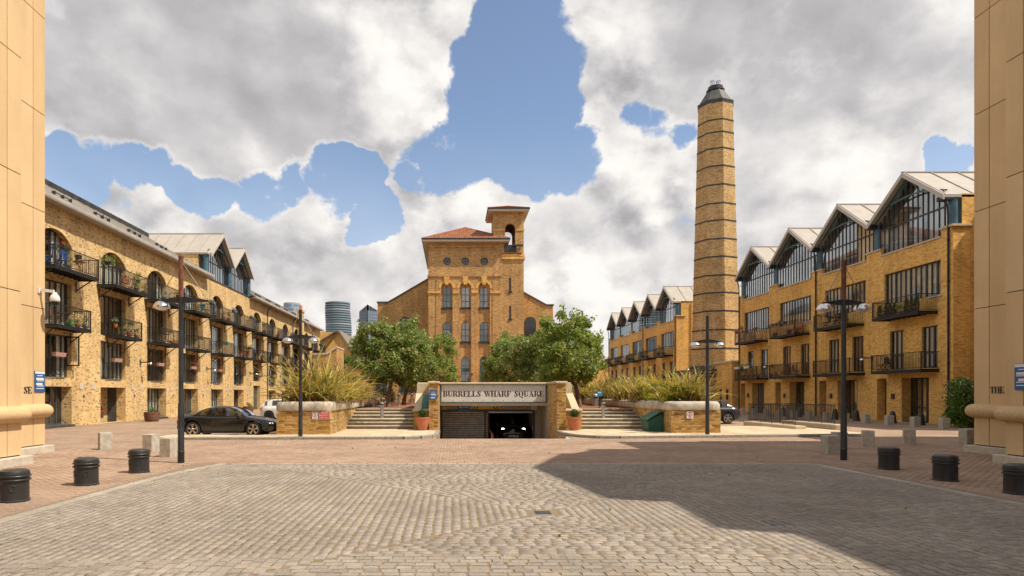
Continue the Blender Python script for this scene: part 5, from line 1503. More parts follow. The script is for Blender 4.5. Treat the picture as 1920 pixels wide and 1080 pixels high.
# string courses, keystones and pilaster strips
for z, h, o in ((Z(517), .22, .10), (Z(463), .16, .12), (Z(468), .10, .06)):
    b = MB(TC); b.box(XL - o, XM, .003, o, z - h / 2, z + h / 2); b.box(XL - o, XL - .003, -15, .0, z - h / 2, z + h / 2); part(b, 'string_course', 'brown_brick', CB)
for z in (Z(548),):
    segs = [XL - .06] + [v for c in cent for v in (c - .72, c + .72)] + [XM - .15]
    for a, c in zip(segs[::2], segs[1::2]): b = MB(TC); b.box(a, c, .003, .09, z - .13, z + .13); part(b, 'impost_band', 'orange_brick', CB)
for c in cent:
    b = MB(TC); b.prism([(c - .34, 0), (c + .34, 0), (c + .24, 0), (c - .24, 0)], 0, 0) if False else None
    b.add([(c - .20, .003, Z(534)), (c + .20, .003, Z(534)), (c + .33, .003, Z(519)), (c - .33, .003, Z(519)), (c - .20, .14, Z(534)), (c + .20, .14, Z(534)), (c + .33, .14, Z(519)), (c - .33, .14, Z(519))], [(4, 5, 6, 7), (0, 1, 5, 4), (1, 2, 6, 5), (2, 3, 7, 6), (3, 0, 4, 7)]); part(b, 'keystone', 'orange_brick', CB)
    q0, q1 = arch_pts(c - .70, c + .70, za, .70, 14), arch_pts(c - .98, c + .98, za, .98, 14)
    b = MB(TC)
    for j in range(14):
        b.add([(q0[j][0], .03, q0[j][1]), (q0[j + 1][0], .03, q0[j + 1][1]), (q1[j + 1][0], .03, q1[j + 1][1]), (q1[j][0], .03, q1[j][1]), (q1[j][0], 0, q1[j][1]), (q1[j + 1][0], 0, q1[j + 1][1])], [(0, 1, 2, 3), (3, 2, 5, 4)])
    part(b, 'brick_arch', 'orange_brick', CB)
for i, (a, c) in enumerate(((XL + .9, XL + .98), (XM - 1.1, XM - 1.02))):
    b = MB(TC); b.box(a, c, .002, .05, 2, Z(519)); part(b, 'pilaster', 'brown_brick', CB)
# hipped roof
xe0, xe1, ye0, ye1 = X(791, CYF - .8), X(956, CYF - .8), CYF - .8, CYF + 17
xa = (xe0 + xe1) / 2; ya = CYF + 4.3; zr = Z(427, ya)
def hip(parent, x0, x1, y0, y1, ze, pa, pb, zr, soff, nrib, gm='railing_black'):
    """hipped roof with rows of ribbed tiles on each slope; pa, pb = ridge ends"""
    b = MB(); b.box(x0 + .06, x1 - .06, y0 + .06, y1 - .06, ze - .32, ze - .06); part(b, 'soffit', soff, parent)
    b = MB(); b.box(x0 - .05, x1 + .05, y0 - .05, y0 + .05, ze - .10, ze + .05); b.box(x0 - .05, x0 + .05, y0 + .05, y1, ze - .10, ze + .05); b.box(x1 - .05, x1 + .05, y0 + .05, y1, ze - .10, ze + .05); part(b, 'gutter', gm, parent)
    sl = [[(x0, y0, ze), (x1, y0, ze), pa], [(x0, y1, ze), (x0, y0, ze), pa, pb], [(x1, y0, ze), (x1, y1, ze), pb, pa], [(x1, y1, ze), (x0, y1, ze), pb]]
    b = MB()
    for s in sl: b.poly(s)
    rf = part(b, 'roof', 'clay_tile', parent)
    b = MB()                                                 # tile ribs on the front and side slopes
    A, B_, P = Vector(sl[0][0]), Vector(sl[0][1]), Vector(pa)
    rows = 14
    for i in range(nrib):
        t = (i + .5) / nrib; e = A.lerp(B_, t)
        k = min(t, 1 - t) * 2
        top = e + ((A + B_) / 2 - e) * 0; 
        u = (P - (A + B_) / 2)
        q = e + u * k
        for r in range(max(1, int(rows * k))):
            p0, p1 = e.lerp(q, r / max(1, int(rows * k))), e.lerp(q, (r + .96) / max(1, int(rows * k)))
            b.beam(p0 + Vector((0, 0, .03)), p1 + Vector((0, 0, .015)), (x1 - x0) / nrib * .62, .06)
    for (A, B_) in ((Vector(sl[1][1]), Vector(sl[1][0])), (Vector(sl[2][0]), Vector(sl[2][1]))):
        n2 = int((y1 - y0) / .35); mid = Vector(pb) if pb != pa else P
        for i in range(n2):
            t = (i + .5) / n2; e = A.lerp(B_, t)
            k = min(1, (e.y - y0) / max(.1, pa[1] - y0), (y1 - e.y) / max(.1, y1 - pb[1]))
            q = Vector((e.x + (pa[0] - e.x) * k, e.y, ze + (zr - ze) * k))
            b.beam(e + Vector((0, 0, .03)), q + Vector((0, 0, .02)), .22, .06)
    o = part(b, 'tile_rows', 'clay_tile', rf); o['kind'] = 'stuff'
    b = MB(); 
    for c in ((x0, y0, ze), (x1, y0, ze)): b.tube([c, pa], .10, 6)
    if pa != pb: b.tube([pa, pb], .11, 6)
    part(b, 'ridge_tiles', 'clay_tile', rf)
hip(CB, xe0, xe1, ye0, ye1, ZE + .32, (xa, ya, zr), (xa, ye1 - 5, zr), zr, 'soffit_cream', 40)
# tower
tx0, tx1 = X(925, CYF + .6), XR
b = MB(TC)
TT = FR(0, CYF + .05, (1, 0), (0, -1))
zt0, zt1 = Z(457), Z(398); zband = Z(481)
lo_ops = [(X(954.5), X(958.5), Z(546), Z(521), .2), (X(954.5), X(958.5), Z(598), Z(573), .2)]
b = MB(TT); wall(b, XM + .003, tx1, .5, zband, lo_ops)
b.quad((tx1, 0, .5), (tx1, -4.5, .5), (tx1, -4.5, zband), (tx1, 0, zband)); b.box(XM + .01, tx1 - .01, -4.5, -.4, .5, zband - .02)
wx0, wx1 = X(947), X(966); zs_a = Z(429); 
ops = [(wx0, wx1, Z(473), Z(419), .45)]
for d in (0, 3.6):
    bb = MB(FR(0, CYF + .05 + d, (1, 0), (0, -1)))
    wall(bb, tx0, tx1, zband, zt1, ops); arch_fill(bb, wx0, wx1, Z(419) - (wx1 - wx0) / 2, (wx1 - wx0) / 2 * .999, Z(419), .45)
    bb.quad((tx0, -.45, zband), (wx0, -.45, zband), (wx0, -.45, zt1), (tx0, -.45, zt1)); bb.quad((wx1, -.45, zband), (tx1, -.45, zband), (tx1, -.45, zt1), (wx1, -.45, zt1))
    part(bb, 'belfry_wall', 'brown_brick', CB)
b.quad((tx0, 0, zband), (tx0, -4.05, zband), (tx0, -4.05, zt1), (tx0, 0, zt1)); b.quad((tx1, 0, zband), (tx1, -4.05, zband), (tx1, -4.05, zt1), (tx1, 0, zt1))
b.quad((tx0, 0, zband), (tx1, 0, zband), (tx1, -4.05, zband), (tx0, -4.05, zband))
part(b, 'tower_wall', 'brown_brick', CB)
for (a, c, z0, z1, r) in lo_ops:
    b = MB(TT); b.box(a, c, -.16, -.12, z0, z1); w_ = part(b, 'slit_window', 'frame_dark', CB); b = MB(TT); b.box(a + .05, c - .05, -.12, -.115, z0 + .05, z1 - .05); part(b, 'pane', 'dark_pane', w_); b = MB(TT); b.box(a - .1, c + .1, .002, .1, z0 - .14, z0 - .003); part(b, 'sill', 'frame_dark', w_)
for z, o in ((Z(478.5), .10), (Z(484), .16), (Z(431), .07)):
    b = MB(TT); x_end = XM + .02 if z < Z(470) else tx0 - o
    if z > Z(440): 
        b.box(tx0 - o, wx0, .003, o, z - .09, z + .09); b.box(wx1, tx1 + o, .003, o, z - .09, z + .09)
    else: b.box(x_end, tx1 + o, .003, o, z - .14, z + .14)
    b.box(tx1 + .003, tx1 + o, -4, .0, z - .1, z + .1); part(b, 'string_course', 'orange_brick', CB)
b = MB(TT); b.box(wx0 - .1, wx1 + .15, -.1, .06, Z(473), Z(459)); part(b, 'parapet_panel', 'frame_dark', CB)
b = MB(TT); b.box(tx0 + .8, tx1 - .2, .0, .2, Z(475), Z(474)); part(b, 'tile_sill', 'clay_tile', CB)
b = MB(TT); b.box(wx0 + .9, wx1 + .9, .1, .35, Z(462), Z(459)); part(b, 'lamp_bracket', 'frame_dark', CB)
hx0, hx1 = X(915, CYF - .7), X(993, CYF - .7)
hm = ((hx0 + hx1) / 2, CYF + 2.1)
hip(CB, hx0, hx1, CYF - .7, CYF + 4.9, zt1 + .32, (*hm, Z(387, CYF + 2.1)), (*hm, Z(387, CYF + 2.1)), Z(387, CYF + 2.1), 'soffit_cream', 20)
# wings with sloping parapets
YW = CYF + 3
b = MB(); xw = X(708, YW); b.prism([(xw, .5), (XL + .2, .5), (XL + .2, Z(521, YW)), (X(728, YW), Z(568, YW)), (xw, Z(568, YW))], YW, YW + 14, 'y'); part(b, 'wing_wall', 'brown_brick', CB)
b = MB(); b.prism([(xw - .1, Z(568, YW)), (X(728, YW), Z(568, YW)), (XL + .2, Z(521, YW)), (XL + .2, Z(521, YW) + .16), (X(728, YW) - .05, Z(568, YW) + .16), (xw - .1, Z(568, YW) + .16)], YW - .12, YW + 14, 'y'); part(b, 'parapet_coping', 'lead', CB)
xw2 = X(1037, YW); b = MB(); b.prism([(XR - .2, .5), (xw2, .5), (xw2, Z(573, YW)), (X(1024, YW), Z(573, YW)), (XR - .2, Z(545, YW))], YW, YW + 14, 'y'); part(b, 'wing_wall', 'brown_brick', CB)
b = MB(); b.prism([(XR - .2, Z(545, YW)), (X(1024, YW), Z(573, YW)), (xw2 + .1, Z(573, YW)), (xw2 + .1, Z(573, YW) + .16), (X(1024, YW) + .05, Z(573, YW) + .16), (XR - .2, Z(545, YW) + .16)], YW - .12, YW + 14, 'y'); part(b, 'parapet_coping', 'lead', CB)
TWG = FR(0, YW - .03, (1, 0), (0, -1))
for c in (X(994, YW), X(760, YW)):
    z1 = Z(594, YW); b = MB(TWG); P = [(c - .7, z1 - 2.6), (c + .7, z1 - 2.6)] + [(c + .7 * math.cos(t), z1 - .7 + .7 * math.sin(t)) for t in [PI * i / 10 for i in range(11)]]
    b.add([(x, 0, z) for x, z in P] + [(x, .03, z) for x, z in P], [tuple(range(len(P), 2 * len(P)))] + [(i, (i + 1) % len(P), len(P) + (i + 1) % len(P), len(P) + i) for i in range(len(P))])
    w_ = part(b, 'arched_window', 'frame_dark', CB)
    b = MB(TWG); P2 = [(c + (x - c) * .86, z1 - 1.3 + (z - z1 + 1.3) * .93) for x, z in P]; b.add([(x, .034, z) for x, z in P2], [tuple(range(len(P2)))]); part(b, 'pane', 'dark_pane', w_)
    b = MB(TWG); b.box(c - .02, c + .02, .036, .05, z1 - 2.5, z1 - .1); b.box(c - .6, c + .6, .036, .049, z1 - .75, z1 - .7); part(b, 'glazing_bar', 'frame_dark', w_)
# floodlights on the wall
for px in (852, 884.5):
    b = MB(); p = TC(X(px), .45, Z(702)); b.lathe([(.06, -.12), (.13, .08), (.10, .12)], p, 10); b.beam(TC(X(px), 0, Z(706)), p, .05, .05); part(b, 'floodlight', 'black_iron', CB)
b = MB(); b.tube([(2.55, 58, 1.0), (2.55, 58, 3.0), (2.55, 58, 3.35), (2.50, 58, 4.15)], [.16, .15, .12, .06], 10); single(b, 'bronze_column', 'galv', 'slim grey metal column sculpture before the warehouse windows, above the sign', 'sculpture', smooth=40, loc=(2.55, 58, 1.05))
# low link building and garden wall seen under the trees
lk_ = thing('link_building', 'low brick range with teal windows glimpsed under the trees left of the warehouse', 'building', (-9, 66, 1.05))
b = MB(); b.box(-13.5, -1.9, 66.2, 74, .9, 4.4); part(b, 'wall', 'brown_brick', lk_)
b = MB(); b.box(-13.6, -1.8, 66.1, 74, 4.403, 4.55); part(b, 'coping', 'lead', lk_)
b = MB(); b.prism([(-13.5, 1), (-11.2, 1), (-11.2, 6.3), (-12.1, 5.65), (-13.5, 5.6)], 62, 66, 'y'); part(b, 'gable_wall', 'brown_brick', lk_)
b = MB(); b.prism([(-13.6, 5.6), (-12.1, 5.65), (-11.15, 6.3), (-11.15, 6.45), (-12.15, 5.8), (-13.6, 5.75)], 61.9, 66, 'y'); part(b, 'coping', 'plinth_stone', lk_)
TLK = FR(0, 66.2, (1, 0), (0, -1))
for u in (-10.6, -8.0, -5.4, -3.4):
    window(lk_, TLK, u, u + 1.3, 1.9, 3.6, .03, 2, [], .08, 'teal_paint', 'dark_pane', back=0, fr=.09)
lr = thing('link_building', 'low brick range glimpsed under the trees right of the warehouse', 'building', (13, 70, 1.05))
b = MB(); b.box(9.5, 17.5, 74, 80, .9, 5.2); part(b, 'wall', 'orange_brick', lr)
for u in (11, 13.4): window(lr, FR(0, 74, (1, 0), (0, -1)), u, u + 1.2, 2.2, 4.0, .03, 2, [], .08, 'teal_paint', 'dark_pane', back=0, fr=.09)
hh = thing('house', 'small far house with a pinkish roof between the right trees and the far yellow block', 'house', (36, 130, 0))
b = MB(); b.box(30.6, 36, 128, 136, 0, 7.5); part(b, 'wall', 'orange_brick', hh)
b = MB(); b.prism([(30.2, 7.5), (36.4, 7.5), (34, 10.2)], 127.6, 136, 'y'); part(b, 'roof', 'clay_tile', hh)

# ================================================================== FAR TOWERS AND ROOFS
def at(px, py, Y): return ((px - 848) * Y / 1200, Y, 1.85 + (738 - py) * Y / 1200)
D = 420.0
th = thing('tower_block', 'curved glass tower with twisting rings of balconies on the skyline', 'tower', (at(634, 738, D)[0], D, 0))
cx = at(634, 0, D)[0]; rr = 23 * D / 1200; zt = at(0, 568, D)[2]
b = MB(); b.lathe([(rr * .93, 0), (rr * 1.04, zt * .35), (rr * .97, zt * .75), (rr * .90, zt - 1)], (cx, D, 0), 40); part(b, 'glazing', 'tower_glass', th, 40)
nfl = 34
for i in range(nfl):
    z = zt * (.14 + .86 * (i + 1) / nfl); k = 1.04 - .13 * (i / nfl) ** 1.5
    b = MB(); n = 40; off = .35 * math.sin(i * .35)
    b.lathe([(rr * k + .2, z - .9), (rr * k + .75, z - .85), (rr * k + .75, z), (rr * k + .1, z)], (cx + off, D + .2 * math.cos(i * .35), 0), n); part(b, 'balcony_ring', 'tower_slab' if i % 6 else 'tower_grey', th, 40)
D2 = 520.0
th = thing('tower_block', 'blue glass tower with a pointed top on the skyline', 'tower', (at(690, 738, D2)[0], D2, 0))
x0, x1, xm = at(672, 0, D2)[0], at(711, 0, D2)[0], at(689, 0, D2)[0]; z0, z1 = at(0, 582, D2)[2], at(0, 571, D2)[2]
b = MB(); b.prism([(x0, D2 + 6), (xm, D2), (x1, D2 + 8), (x1, D2 + 26), (x0, D2 + 26)], 0, z0, 'z')
b.add([(x0, D2 + 6, z0), (xm, D2, z1), (x1, D2 + 8, z0 - .5), (x1, D2 + 26, z0), (x0, D2 + 26, z0)], [(0, 1, 4), (1, 2, 3, 4)]); part(b, 'glazing', 'tower_blue', th)
b = MB()
for i in range(28):
    z = z0 * (i + 1) / 29; b.beam((x0 - .1, D2 + 5.9, z), (xm, D2 - .15, z), .3, .7); b.beam((xm, D2 - .15, z), (x1 + .1, D2 + 7.9, z), .3, .7)
part(b, 'floor_bands', 'tower_slab', th)
b = MB()
for t in (0, .14, .28, .42, .56, .72, .86, 1):
    b.beam((x0 + (xm - x0) * t, D2 + 5.7 - 6 * t, 0), (x0 + (xm - x0) * t, D2 + 5.7 - 6 * t, z0 + (z1 - z0) * t), .5, .4); b.beam((xm + (x1 - xm) * t, D2 - .3 + 8 * t, 0), (xm + (x1 - xm) * t, D2 - .3 + 8 * t, z1 + (z0 - z1) * t), .5, .4)
part(b, 'mullion', 'tower_grey', th)
D3 = 480.0
th = thing('tower_block', 'grey tower with recessed dark windows showing above the left roof', 'tower', (at(547, 738, D3)[0], D3, 0))
cx = at(547.5, 0, D3)[0]; rr = 15.5 * D3 / 1200; zt = at(0, 569, D3)[2]
b = MB(); b.lathe([(rr, 0), (rr, zt)], (cx, D3, 0), 32); part(b, 'wall', 'tower_grey', th, 40)
for r in range(12):
    for k in range(14):
        if (r * 5 + k * 3) % 4 == 0: continue
        t = -PI + PI * (k + .5) / 14; z = zt - 3.2 - r * 3.1; a = .085
        b = MB(); b.add([(cx + (rr + .05) * math.cos(t + s * a), D3 + (rr + .05) * math.sin(t + s * a), z + q) for s, q in ((-1, 0), (1, 0), (1, 2), (-1, 2))], [(0, 1, 2, 3)]); part(b, 'window', 'tower_blue', th)
D4 = 400.0
th = thing('office_block', 'pale grey office block with banded windows left of the curved tower', 'building', (at(601, 738, D4)[0], D4, 0))
p0, p1 = at(590, 622, D4), at(609, 622, D4)
b = MB(); b.box(p0[0], p1[0], D4, D4 + 15, 0, p0[2]); part(b, 'wall', 'tower_grey', th)
for i in range(5): b = MB(); z = p0[2] - 2.2 - i * 2.6; b.box(p0[0] + .1, p1[0] - .1, D4 - .1, D4 - .02, z, z + 1.3); part(b, 'window_band', 'tower_blue', th)
th = thing('office_block', 'small dark office block right of the foot of the curved tower', 'building', (at(664, 738, D4)[0], D4 + 30, 0))
b = MB(); p0, p1 = at(658, 636, D4 + 30), at(667, 636, D4 + 30); b.box(p0[0], p1[0], D4 + 30, D4 + 40, 0, p0[2]); part(b, 'wall', 'tower_slab', th)
D5 = 190.0
th = thing('terrace_building', 'long white rendered building with grey roof below the curved tower', 'building', (at(650, 738, D5)[0], D5, 0))
b = MB(); A, B_, C2, D_ = at(625, 650, D5), at(684, 668, D5), at(684, 738, D5), at(618, 738, D5)
b.add([(A[0] - 3, D5 + 14, 0), (B_[0], D5, 0), (B_[0], D5, B_[2]), (A[0] - 3, D5 + 20, B_[2] + .6), (A[0] - 3, D5 + 30, 0), (B_[0], D5 + 24, 0), (B_[0], D5 + 24, B_[2]), (A[0] - 3, D5 + 30, B_[2] + .6)], [(0, 1, 2, 3), (1, 5, 6, 2), (3, 2, 6, 7)]); part(b, 'wall', 'render_white', th)
b = MB(); b.add([(A[0] - 4, D5 + 13, B_[2] + .6), (B_[0] + .4, D5 - 1, B_[2]), (B_[0] + .4, D5 + 10, B_[2] + 2), (A[0] - 4, D5 + 22, B_[2] + 2.6), (A[0] - 4, D5 + 13, B_[2] + .2), (B_[0] + .4, D5 - 1, B_[2] - .4)], [(0, 1, 2, 3), (4, 5, 1, 0)]); part(b, 'roof', 'lead', th)
for i in range(9):
    t = (i + .5) / 9; x = A[0] - 3 + (B_[0] - A[0] + 3) * t; y = D5 + 14 - 14 * t
    b = MB(); b.beam((x - .5, y + .62 - .12, 8.6), (x + .5, y - .72 + .4 - .12, 8.6), .1, 1.5); part(b, 'window', 'frame_dark', th)

# ================================================================== TREES
def tree(label, x, y, z, h, crown, seed, leaf='tree_leaf', clumps=70, per=130, trunk_h=1.9, lean=(0, 0), cz=None, size=.17, group=None):
    global RNG
    RNG = np.random.default_rng(seed); rnd = random.Random(seed)
    th = thing('tree', label, 'tree', (x, y, z), group)
    rx, ry, rz = crown; ccz = z + h - rz
    top = Vector((x + lean[0], y + lean[1], z + trunk_h))
    b = MB()
    b.tube([(x, y, z - .1), (x + lean[0] * .2, y + lean[1] * .3, z + trunk_h * .35), (x + lean[0] * .55, y + lean[1] * .6, z + trunk_h * .7), tuple(top)], [.17, .135, .12, .12], 9)
    cs = []; rad = []
    for i in range(clumps):
        d = Vector((rnd.gauss(0, 1), rnd.gauss(0, 1), rnd.gauss(0, 1))).normalized()
        f = rnd.uniform(.45, 1.0) ** .6
        wob = 1 + .16 * math.sin(3 * d.x + seed) + .13 * math.sin(5 * d.z + 2 * d.y + seed * 2)
        c = Vector((x + lean[0] + d.x * rx * f * wob, y + lean[1] + d.y * ry * f * wob, ccz + d.z * rz * f * (wob if d.z > 0 else .85)))
        cs.append(tuple(c)); rad.append(rnd.uniform(.32, .6) * rx / 2.4)
    for i in range(7):
        c = Vector(cs[i * 7 % clumps]); m = top.lerp(c, .5) + Vector((rnd.uniform(-.2, .2), rnd.uniform(-.2, .2), .25))
        b.tube([tuple(top - Vector((0, 0, .12))), tuple(top.lerp(m, .5) + Vector((0, 0, .1))), tuple(m), tuple(c)], [.085, .065, .045, .015], 6)
    part(b, 'trunk', 'bark', th, 60)
    b = MB(); leaf_cloud(b, cs, rad, per, size, flat=.85)
    tips = [tuple(Vector(c) + Vector((rnd.uniform(-.3, .3), rnd.uniform(-.3, .3), rnd.uniform(.1, .5)))) for c in cs if c[2] > ccz]
    leaf_cloud(b, tips, .28, 22, size)
    part(b, 'crown', leaf, th)
    return th
G1 = 'trees in two rows on the terrace'
tree('broad green tree nearest the left flight of steps', -3.85, 38.4, 1.05, 5.05, (2.2, 2.1, 2.0), 3, 'tree_leaf', 110, 200, 1.55, (.15, .2), group=G1)
tree('second tree of the left terrace row, behind the one nearest the steps', -3.4, 44.5, 1.05, 5.2, (2.3, 2.2, 2.1), 8, 'tree_leaf', 110, 170, 1.5, (.4, 0), group=G1)
tree('third tree of the left terrace row, touching the warehouse windows in the picture', -2.3, 51, 1.05, 5.3, (2.35, 2.4, 2.15), 12, 'tree_leaf_bright', 105, 160, 1.4, (.2, 0), group=G1)
tree('fourth tree of the left terrace row, mostly hidden behind the others', -3.6, 57, 1.05, 5.4, (2.5, 2.4, 2.1), 13, 'tree_leaf', 60, 100, 1.6, (0, 0), group=G1)
tree('bright green tree with a leaning bare trunk right of the brick portal', 7.65, 38.4, 1.05, 5.2, (2.3, 2.2, 2.15), 21, 'tree_leaf_bright', 115, 190, 1.9, (-.45, .2), group=G1)
tree('second tree of the right terrace row, pale silvery crown', 6.6, 44, 1.05, 5.3, (2.4, 2.3, 2.25), 25, 'tree_leaf', 115, 180, 1.5, (-.4, 0), group=G1)
tree('third tree of the right terrace row, darker crown', 6.2, 50.5, 1.05, 5.3, (2.7, 2.4, 2.3), 29, 'tree_leaf', 110, 160, 1.4, (-.5, 0), group=G1)
tree('fourth tree of the right terrace row, reaching furthest left over the warehouse front', 5.6, 57, 1.05, 5.5, (2.8, 2.4, 2.4), 33, 'tree_leaf_bright', 105, 150, 1.3, (-.3, 0), group=G1)
tree('dense green tree between the gabled house and the white building', -15.2, 88, 0, 7.6, (3.1, 3, 2.6), 41, 'bush_leaf', 60, 110, 1.8, size=.24)
tree('small dark green tree behind the keep out planter', -17.4, 84, 0, 5.2, (2.4, 2.2, 2.0), 43, 'bush_leaf', 45, 90, 1.6, size=.22)

# ================================================================== PLANTING
def flax(label, x, y, z, n, Lr, seed, single_blades=False, wd=.07, group=None, litter=True, spread=.35, leanmax=1.0, stalks=0):
    rnd = random.Random(seed); th = thing('flax_plant', label, 'plant', (x, y, z), group)
    if single_blades:
        ms = []
        for v in range(10):
            def mk():
                b = MB(); add_blade(b, (0, 0, 0), 1.0, .05 + v * .07, 0, wd, .5 + .16 * (v % 5)); return b.mesh('blade', 'flax_blade_single', True)
            ms.append(cached(('blade', v, wd), mk))
        for i in range(n):
            v = rnd.randrange(10); L = rnd.uniform(*Lr) * (1.0 if v > 1 else 1.08)
            o = piece('blade', ms[v], th, (x + rnd.gauss(0, spread), y + rnd.gauss(0, spread * .7), z), (L, .8 + .4 * rnd.random(), L), (rnd.uniform(-.18, .18), rnd.uniform(0, leanmax * .45), rnd.uniform(0, 2 * PI)))
    else:
        b = MB()
        for i in range(n): add_blade(b, (x + rnd.gauss(0, spread), y + rnd.gauss(0, spread * .7), z), rnd.uniform(*Lr), rnd.uniform(.05, leanmax), rnd.uniform(0, 2 * PI), wd, rnd.uniform(.3, 1.5), n=5)
        o = part(b, 'blades', 'flax_blade', th, True); o['kind'] = 'stuff'
    for i in range(stalks):
        b = MB(); a = rnd.uniform(0, 6.28); h = rnd.uniform(1.5, 2.3); px, py = x + rnd.gauss(0, .4), y + rnd.gauss(0, .3); q = (px + .45 * h * math.cos(a), py + .3 * math.sin(a), z + h)
        b.tube([(px, py, z), ((px + q[0]) / 2, (py + q[1]) / 2, z + h * .55), q], [.018, .014, .01], 5)
        for k in range(7):
            t = .5 + k * .07; s = Vector((px, py, z)).lerp(Vector(q), t); b.beam(s, s + Vector((rnd.uniform(-.16, .16), rnd.uniform(-.1, .1), rnd.uniform(.08, .2))), .015, .015)
        part(b, 'flower_stalk', 'dry_litter', th)
    if litter:
        b = MB()
        for i in range(int(n * 1.9)): add_blade(b, (x + rnd.gauss(0, spread * 1.5), y + rnd.gauss(0, spread), z), rnd.uniform(.35, 1.0), rnd.uniform(.6, 1.5), rnd.uniform(0, 6.28), .03, rnd.uniform(.5, 1.8), n=4)
        o = part(b, 'dead_leaves', 'dry_litter', th, True); o['kind'] = 'stuff'
    return th
GF = 'flax plants in the raised planters'
flax('huge spiky flax with drooping yellow blades at the front of the left planter', -6.2, 28.8, 1.4, 290, (1.5, 2.85), 1, True, .105, GF, spread=.48, leanmax=1.5, stalks=8)
flax('flax with long arching yellow blades just behind the huge one in the left planter', -5.8, 31.4, 1.4, 330, (1.3, 2.4), 2, False, .095, GF, spread=.45, leanmax=1.25, stalks=4)
flax('dark green drooping flax further back in the left planter', -6.0, 35.5, 1.4, 300, (1.2, 2.3), 5, False, .095, GF, spread=.5, leanmax=1.3)
flax('flax at the far end of the left planter, under the trees', -6.4, 41, 1.4, 150, (1.1, 1.8), 6, False, .07, GF, spread=.5, leanmax=1.2)
flax('big upright flax with orange-edged blades at the front of the right planter', 10.9, 29.9, 1.4, 290, (1.1, 2.0), 3, True, .105, GF, spread=.36, leanmax=1.05, stalks=1)
flax('second flax of the right planter, greener and behind the yellow flowers', 10.4, 33.6, 1.4, 300, (1.0, 1.9), 4, False, .10, GF, spread=.4, leanmax=.9, stalks=2)
flax('third flax of the right planter with pale tan tips', 10.6, 37.5, 1.4, 300, (1.1, 2.0), 7, False, .10, GF, spread=.45, leanmax=.9, stalks=4)
flax('fourth flax of the right planter with dry flower stalks', 10.3, 42, 1.4, 280, (1.1, 2.0), 9, False, .10, GF, spread=.5, leanmax=1.0, stalks=5)
flax('flax at the far end of the right planter, partly hidden by the leaning trunk', 10.2, 47.5, 1.4, 280, (1.2, 2.1), 10, False, .10, GF, spread=.6, leanmax=1.1, stalks=2)
def shrub(label, cat, x, y, z, r, leaf, n, seed, flower=None, size=.06, flat=.8, per=60, nm='shrub', group=None):
    global RNG
    RNG = np.random.default_rng(seed); rnd = random.Random(seed)
    th = thing(nm, label, cat, (x, y, z), group)
    cs = [(x + rnd.gauss(0, r[0] * .45), y + rnd.gauss(0, r[1] * .45), z + abs(rnd.gauss(0, .5)) * r[2]) for i in range(n)]
    b = MB(); leaf_cloud(b, cs, r[0] * .3, per, size, flat=flat); o = part(b, 'foliage', leaf, th)
    b = MB()
    for c in cs[:8]: b.tube([(x, y, z - .05), c], [.02, .008], 5)
    part(b, 'stem', 'bark', th)
    if flower:
        b = MB(); leaf_cloud(b, [(c[0], c[1], c[2] + r[0] * .18) for c in cs], r[0] * .30, per, size * .95, flat=.6); part(b, 'flowers', flower, th)
    return th
shrub('low yellow-flowering shrub left of the second flax in the right planter', 'shrub', 9.95, 32.0, 1.45, (.75, .6, .95), 'bush_leaf', 30, 51, 'yellow_flower', .06, group='yellow shrubs in the right planter')
shrub('yellow-flowering shrub right beside the big upright flax', 'shrub', 10.1, 29.6, 1.45, (.7, .5, .9), 'bush_leaf', 30, 52, 'yellow_flower', .06, group='yellow shrubs in the right planter')
shrub('orange and red leaved bush under the left terrace trees', 'shrub', -4.6, 47, 1.2, (1.0, .8, 1.1), 'dry_litter', 20, 53, 'bush_leaf', .09)
shrub('red tinged bush by the far tree trunks of the left terrace', 'shrub', -2.6, 54, 1.05, (1.0, .8, 1.3), 'bush_leaf', 20, 54, 'dry_litter', .1)
RNG = np.random.default_rng(55)
th = thing('hedge', 'trimmed green hedge plant with white blossom at the corner of the shaded stone building', 'hedge plant', (28.6, 35.2, 0))
b = MB(); cs = [(27.5 + 2.3 * random.random(), 34.6 + 1.3 * random.random(), .15 + 2.35 * random.random()) for _ in range(170)]
leaf_cloud(b, cs, .36, 75, .13); part(b, 'foliage', 'bush_leaf', th)
b = MB(); leaf_cloud(b, [(c[0], c[1], c[2]) for c in cs if c[2] > 1.5], .42, 12, .09); part(b, 'flowers', 'petal_white', th)
b = MB(); b.tube([(28.6, 35.2, -.05), (28.7, 35.2, 1.6)], [.08, .03], 6); part(b, 'stem', 'bark', th)

